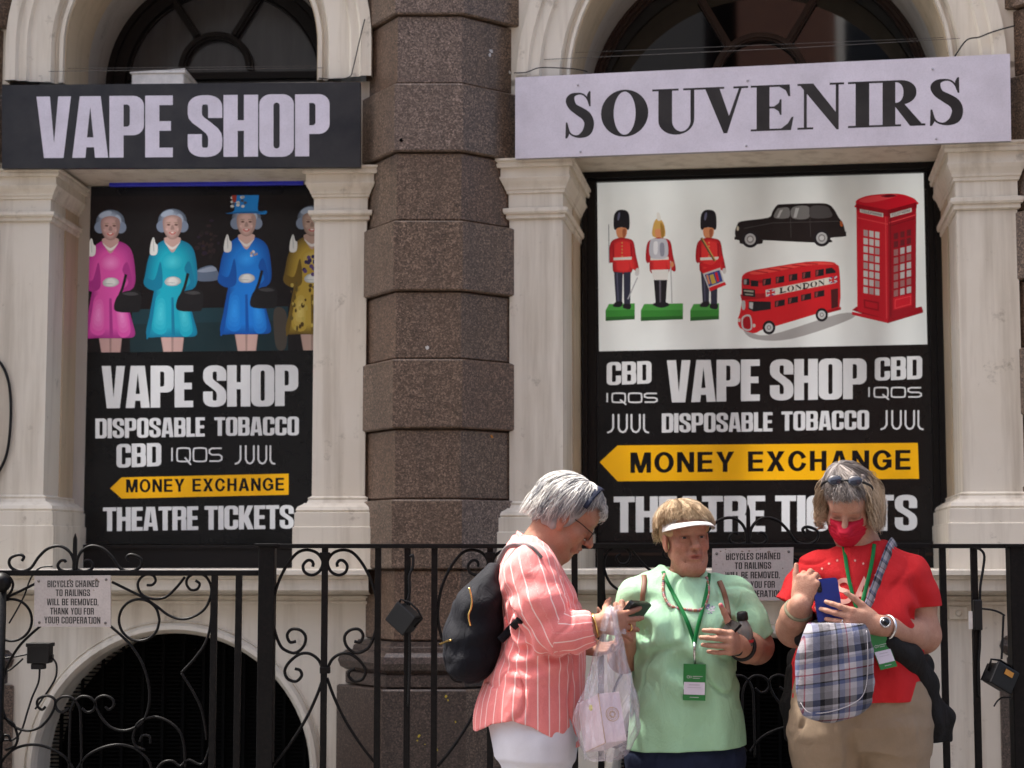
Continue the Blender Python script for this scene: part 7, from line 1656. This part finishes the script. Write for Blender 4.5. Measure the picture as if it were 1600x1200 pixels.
# sunglasses pushed up on the head
m = MB(); Rm = HC.R @ Matrix.Rotation(R(52), 3, 'X')
for g in (-1, 1): m.ball(HC.P(g*.034,.050,.126), (.0255*q,.0065*q,.0200*q), 18, mat=Rm)
sg = m.build('sunglasses', plain('dark_lens', (.012,.014,.025), .08, spec=.8), PC, smooth=True)
m = MB(); m.tube([HC.P(-.012,.053,.128), HC.P(.012,.053,.128)], .003, 8)
for g in (-1, 1): m.tube(spline([HC.P(g*.060,.046,.119), HC.P(g*.086,.022,.090), HC.P(g*.091,-.002,.045), HC.P(g*.090,-.016,.012)], 5), [(.0020,.0040)]*16, 8)
m.build('temple', M['blackplastic'], sg, smooth=True)
# watch, bracelets, ring
w0, w1 = c_(1384,981,-.185), c_(1375,978,-.20); band(None, w0, w1, .0365, .0045, M['silver'], 'watch_strap', PC); m = MB(); cc = c_(1377,975,-.2)+Vector((.004,-.036,.006)); m.lathe(cc, (0,-.95,.3), [(0,-.004),(.016,-.004),(.0165,.003),(.013,.005),(.0125,.004),(0,.004)], 20); m.build('watch_face', [M['silver']], PC)
m = MB(); m.lathe(cc+Vector((0,-.0042,.0014)), (0,-.95,.3), [(.011,0),(.011,.0006),(0,.0006)], 18); m.build('watch_dial', M['phone'], PC)
w0, w1 = c_(1247,953,-.148), c_(1250,946,-.165); band(None, w0, w1, .0375, .0055, plain('woven_band', (.16,.15,.09), .7), 'bracelet', PC)
js = infC2[2][0]; band(None, js[0].lerp(js[1], .55), js[1], .0102, .0014, M['silver'], 'ring', PC)
# her phone
t = thing('phone', 'blue phone held up by the woman in the red T-shirt', 'phone', c_(1295,955,-.19)); M['bluephone'] = plain('blue_phone_shell', (.006, .022, .17), .3)
pc = c_(1294,944,-.185); px_, py_ = Vector((.94,.0,.10)), Vector((-.36,.16,.92))
slab('shell', pc, px_, py_, .074, .150, .009, M['bluephone'], t, .010)
ax = px_.normalized(); ay = (py_-ax*py_.dot(ax)).normalized(); az = ax.cross(ay); az = az if az.y < 0 else -az
m = MB(); m.extrude(rrect(-.0075, -.017, .0075, .017, .007), lambda x, y, z: pc+ax*(-.020+x)+ay*(.052+y)+az*z, .0046, .0062); cb = m.build('camera_bump', M['phone'], t)
for dy in (-.009, 0, .009): m = MB(); m.lathe(pc+ax*-.020+ay*(.052+dy)+az*.0062, az, [(.0042,0),(.0042,.0008),(0,.0008)], 12); m.build('lens', M['blackplastic'], cb)
# lanyard
bvC2 = bvh_of(shirtC, jackC)
lanyard('green lanyard with a badge beside the plaid bag of the woman in red', bvC2, [(1318,852),(1321,872),(1324,892),(1328,912),(1334,936),(1340,955)], [(1366,850),(1364,868),(1360,890),(1354,915),(1348,938),(1344,955),(1352,975),(1362,992)], None, [(1355,992),(1381,986),(1400,1040),(1376,1047)])
# plaid shoulder bag
def plaid():
    k = NT('plaid_cotton'); a = k.n('ShaderNodeAttribute'); a.attribute_name = 'pu'; b = k.n('ShaderNodeAttribute'); b.attribute_name = 'pv'
    def fr(o):
        m1 = k.n('ShaderNodeMath', operation='FRACT'); k.l(o, m1.inputs[0]); return m1.outputs[0]
    W_, BL_, G_, K_, RD = (.46,.45,.48), (.13,.155,.27), (.13,.125,.14), (.008,.008,.011), (.30,.03,.06)
    U = k.ramp(fr(a.outputs['Fac']), [(0, W_), (.14, BL_), (.30, K_), (.40, G_), (.58, (.42,.40,.42)), (.66, W_), (.70, K_), (.74, BL_), (.86, (.34,.32,.34)), (.96, RD), (.985, W_)], 'CONSTANT')
    V = k.ramp(fr(b.outputs['Fac']), [(0, K_), (.13, (.35,.34,.36)), (.28, W_), (.40, BL_), (.47, K_), (.50, (.45,.43,.45)), (.62, W_), (.66, RD), (.685, (.62,.6,.62)), (.80, BL_), (.90, (.30,.29,.32)), (.95, W_)], 'CONSTANT')
    p = k.geo(); n = k.noise(8, 4, .6, p); c = k.mix(.5, U, V); c = k.mix(.55, c, k.mix(1.0, U, V, 'MULTIPLY')); c = k.mix(k.ramp(n, [(.4, 0.0), (.8, .35)]), c, (.05,.05,.06)); k.set(c, .85, 0, .2)
    k.bump(k.noise(20, 4, .6, p, .8), .55, .012); return k.m
M['plaid'] = plaid()
BG = thing('shoulder_bag', 'black, white and blue plaid shoulder bag across the woman in red', 'bag', c_(1305,1128,-.24))
F = Sdf((c_(1215,900).x, 5.08, .86), (c_(1395,900).x, 5.42, 1.26), .0036)
rows = [(1128,1282,1302,.030),(1122,1262,1325,.046),(1108,1249,1350,.052),(1085,1244,1361,.054),(1040,1243,1363,.054),(1005,1250,1361,.050),(985,1257,1358,.044),(974,1262,1352,.030)]
F.loft(stations(rows, YC, -.255), .006, p=3.2); F.disp(lambda P: .006*vnoise(P, 14)+.004*vnoise(P, 34)); ca, sa = math.cos(R(-9)), math.sin(R(-9)); o0 = c_(1300,1050)
pu = lambda V: ((V[:, 0]-o0.x)*1.0+.03*vnoise(V, 5)+.15*(V[:, 1]-(YC-.31)))/.118+20.0
pv = lambda V: ((V[:, 2]-o0.z)*ca+(V[:, 0]-o0.x)*sa+.4*np.abs(V[:, 0]-o0.x)*0+.02*vnoise(V+3, 5))/.135+20.43
bagC = F.build('bag_body', M['plaid'], BG, attrs={'pu': pu, 'pv': pv}); bvG = bvh_of(bagC)
m = MB(); m.tube(spline([on(bvG, x, y, .001, 5.2) for x, y in ((1354,985),(1356,1020),(1355,1060),(1349,1085),(1335,1098),(1312,1108),(1285,1114),(1262,1112),(1251,1098))], 5), .0013, 7); m.build('piping', plain('white_piping', (.40,.38,.40), .7), BG, smooth=True)
m = MB(); sp_ = [c_(1398,846,.07), c_(1395,849,.02)]+[on(bvC, x, y, .006, 5.4) for x, y in ((1390,858),(1383,876),(1375,898),(1366,922),(1357,946),(1350,965))]+[c_(1347,985,-.235)]; pts = spline(sp_, 6); ribbon(m, pts, .034, .0024); st = m.build('strap', M['plaid'], BG, smooth=True)
n = len(st.data.vertices); a1 = st.data.attributes.new('pu', 'FLOAT', 'POINT'); a2 = st.data.attributes.new('pv', 'FLOAT', 'POINT'); a1.data.foreach_set('value', [20.60+.36*math.sin(2*math.pi*((i % 8)+.5)/8)*.5 for i in range(n)]); a2.data.foreach_set('value', [20+(i//8)*.078 for i in range(n)])
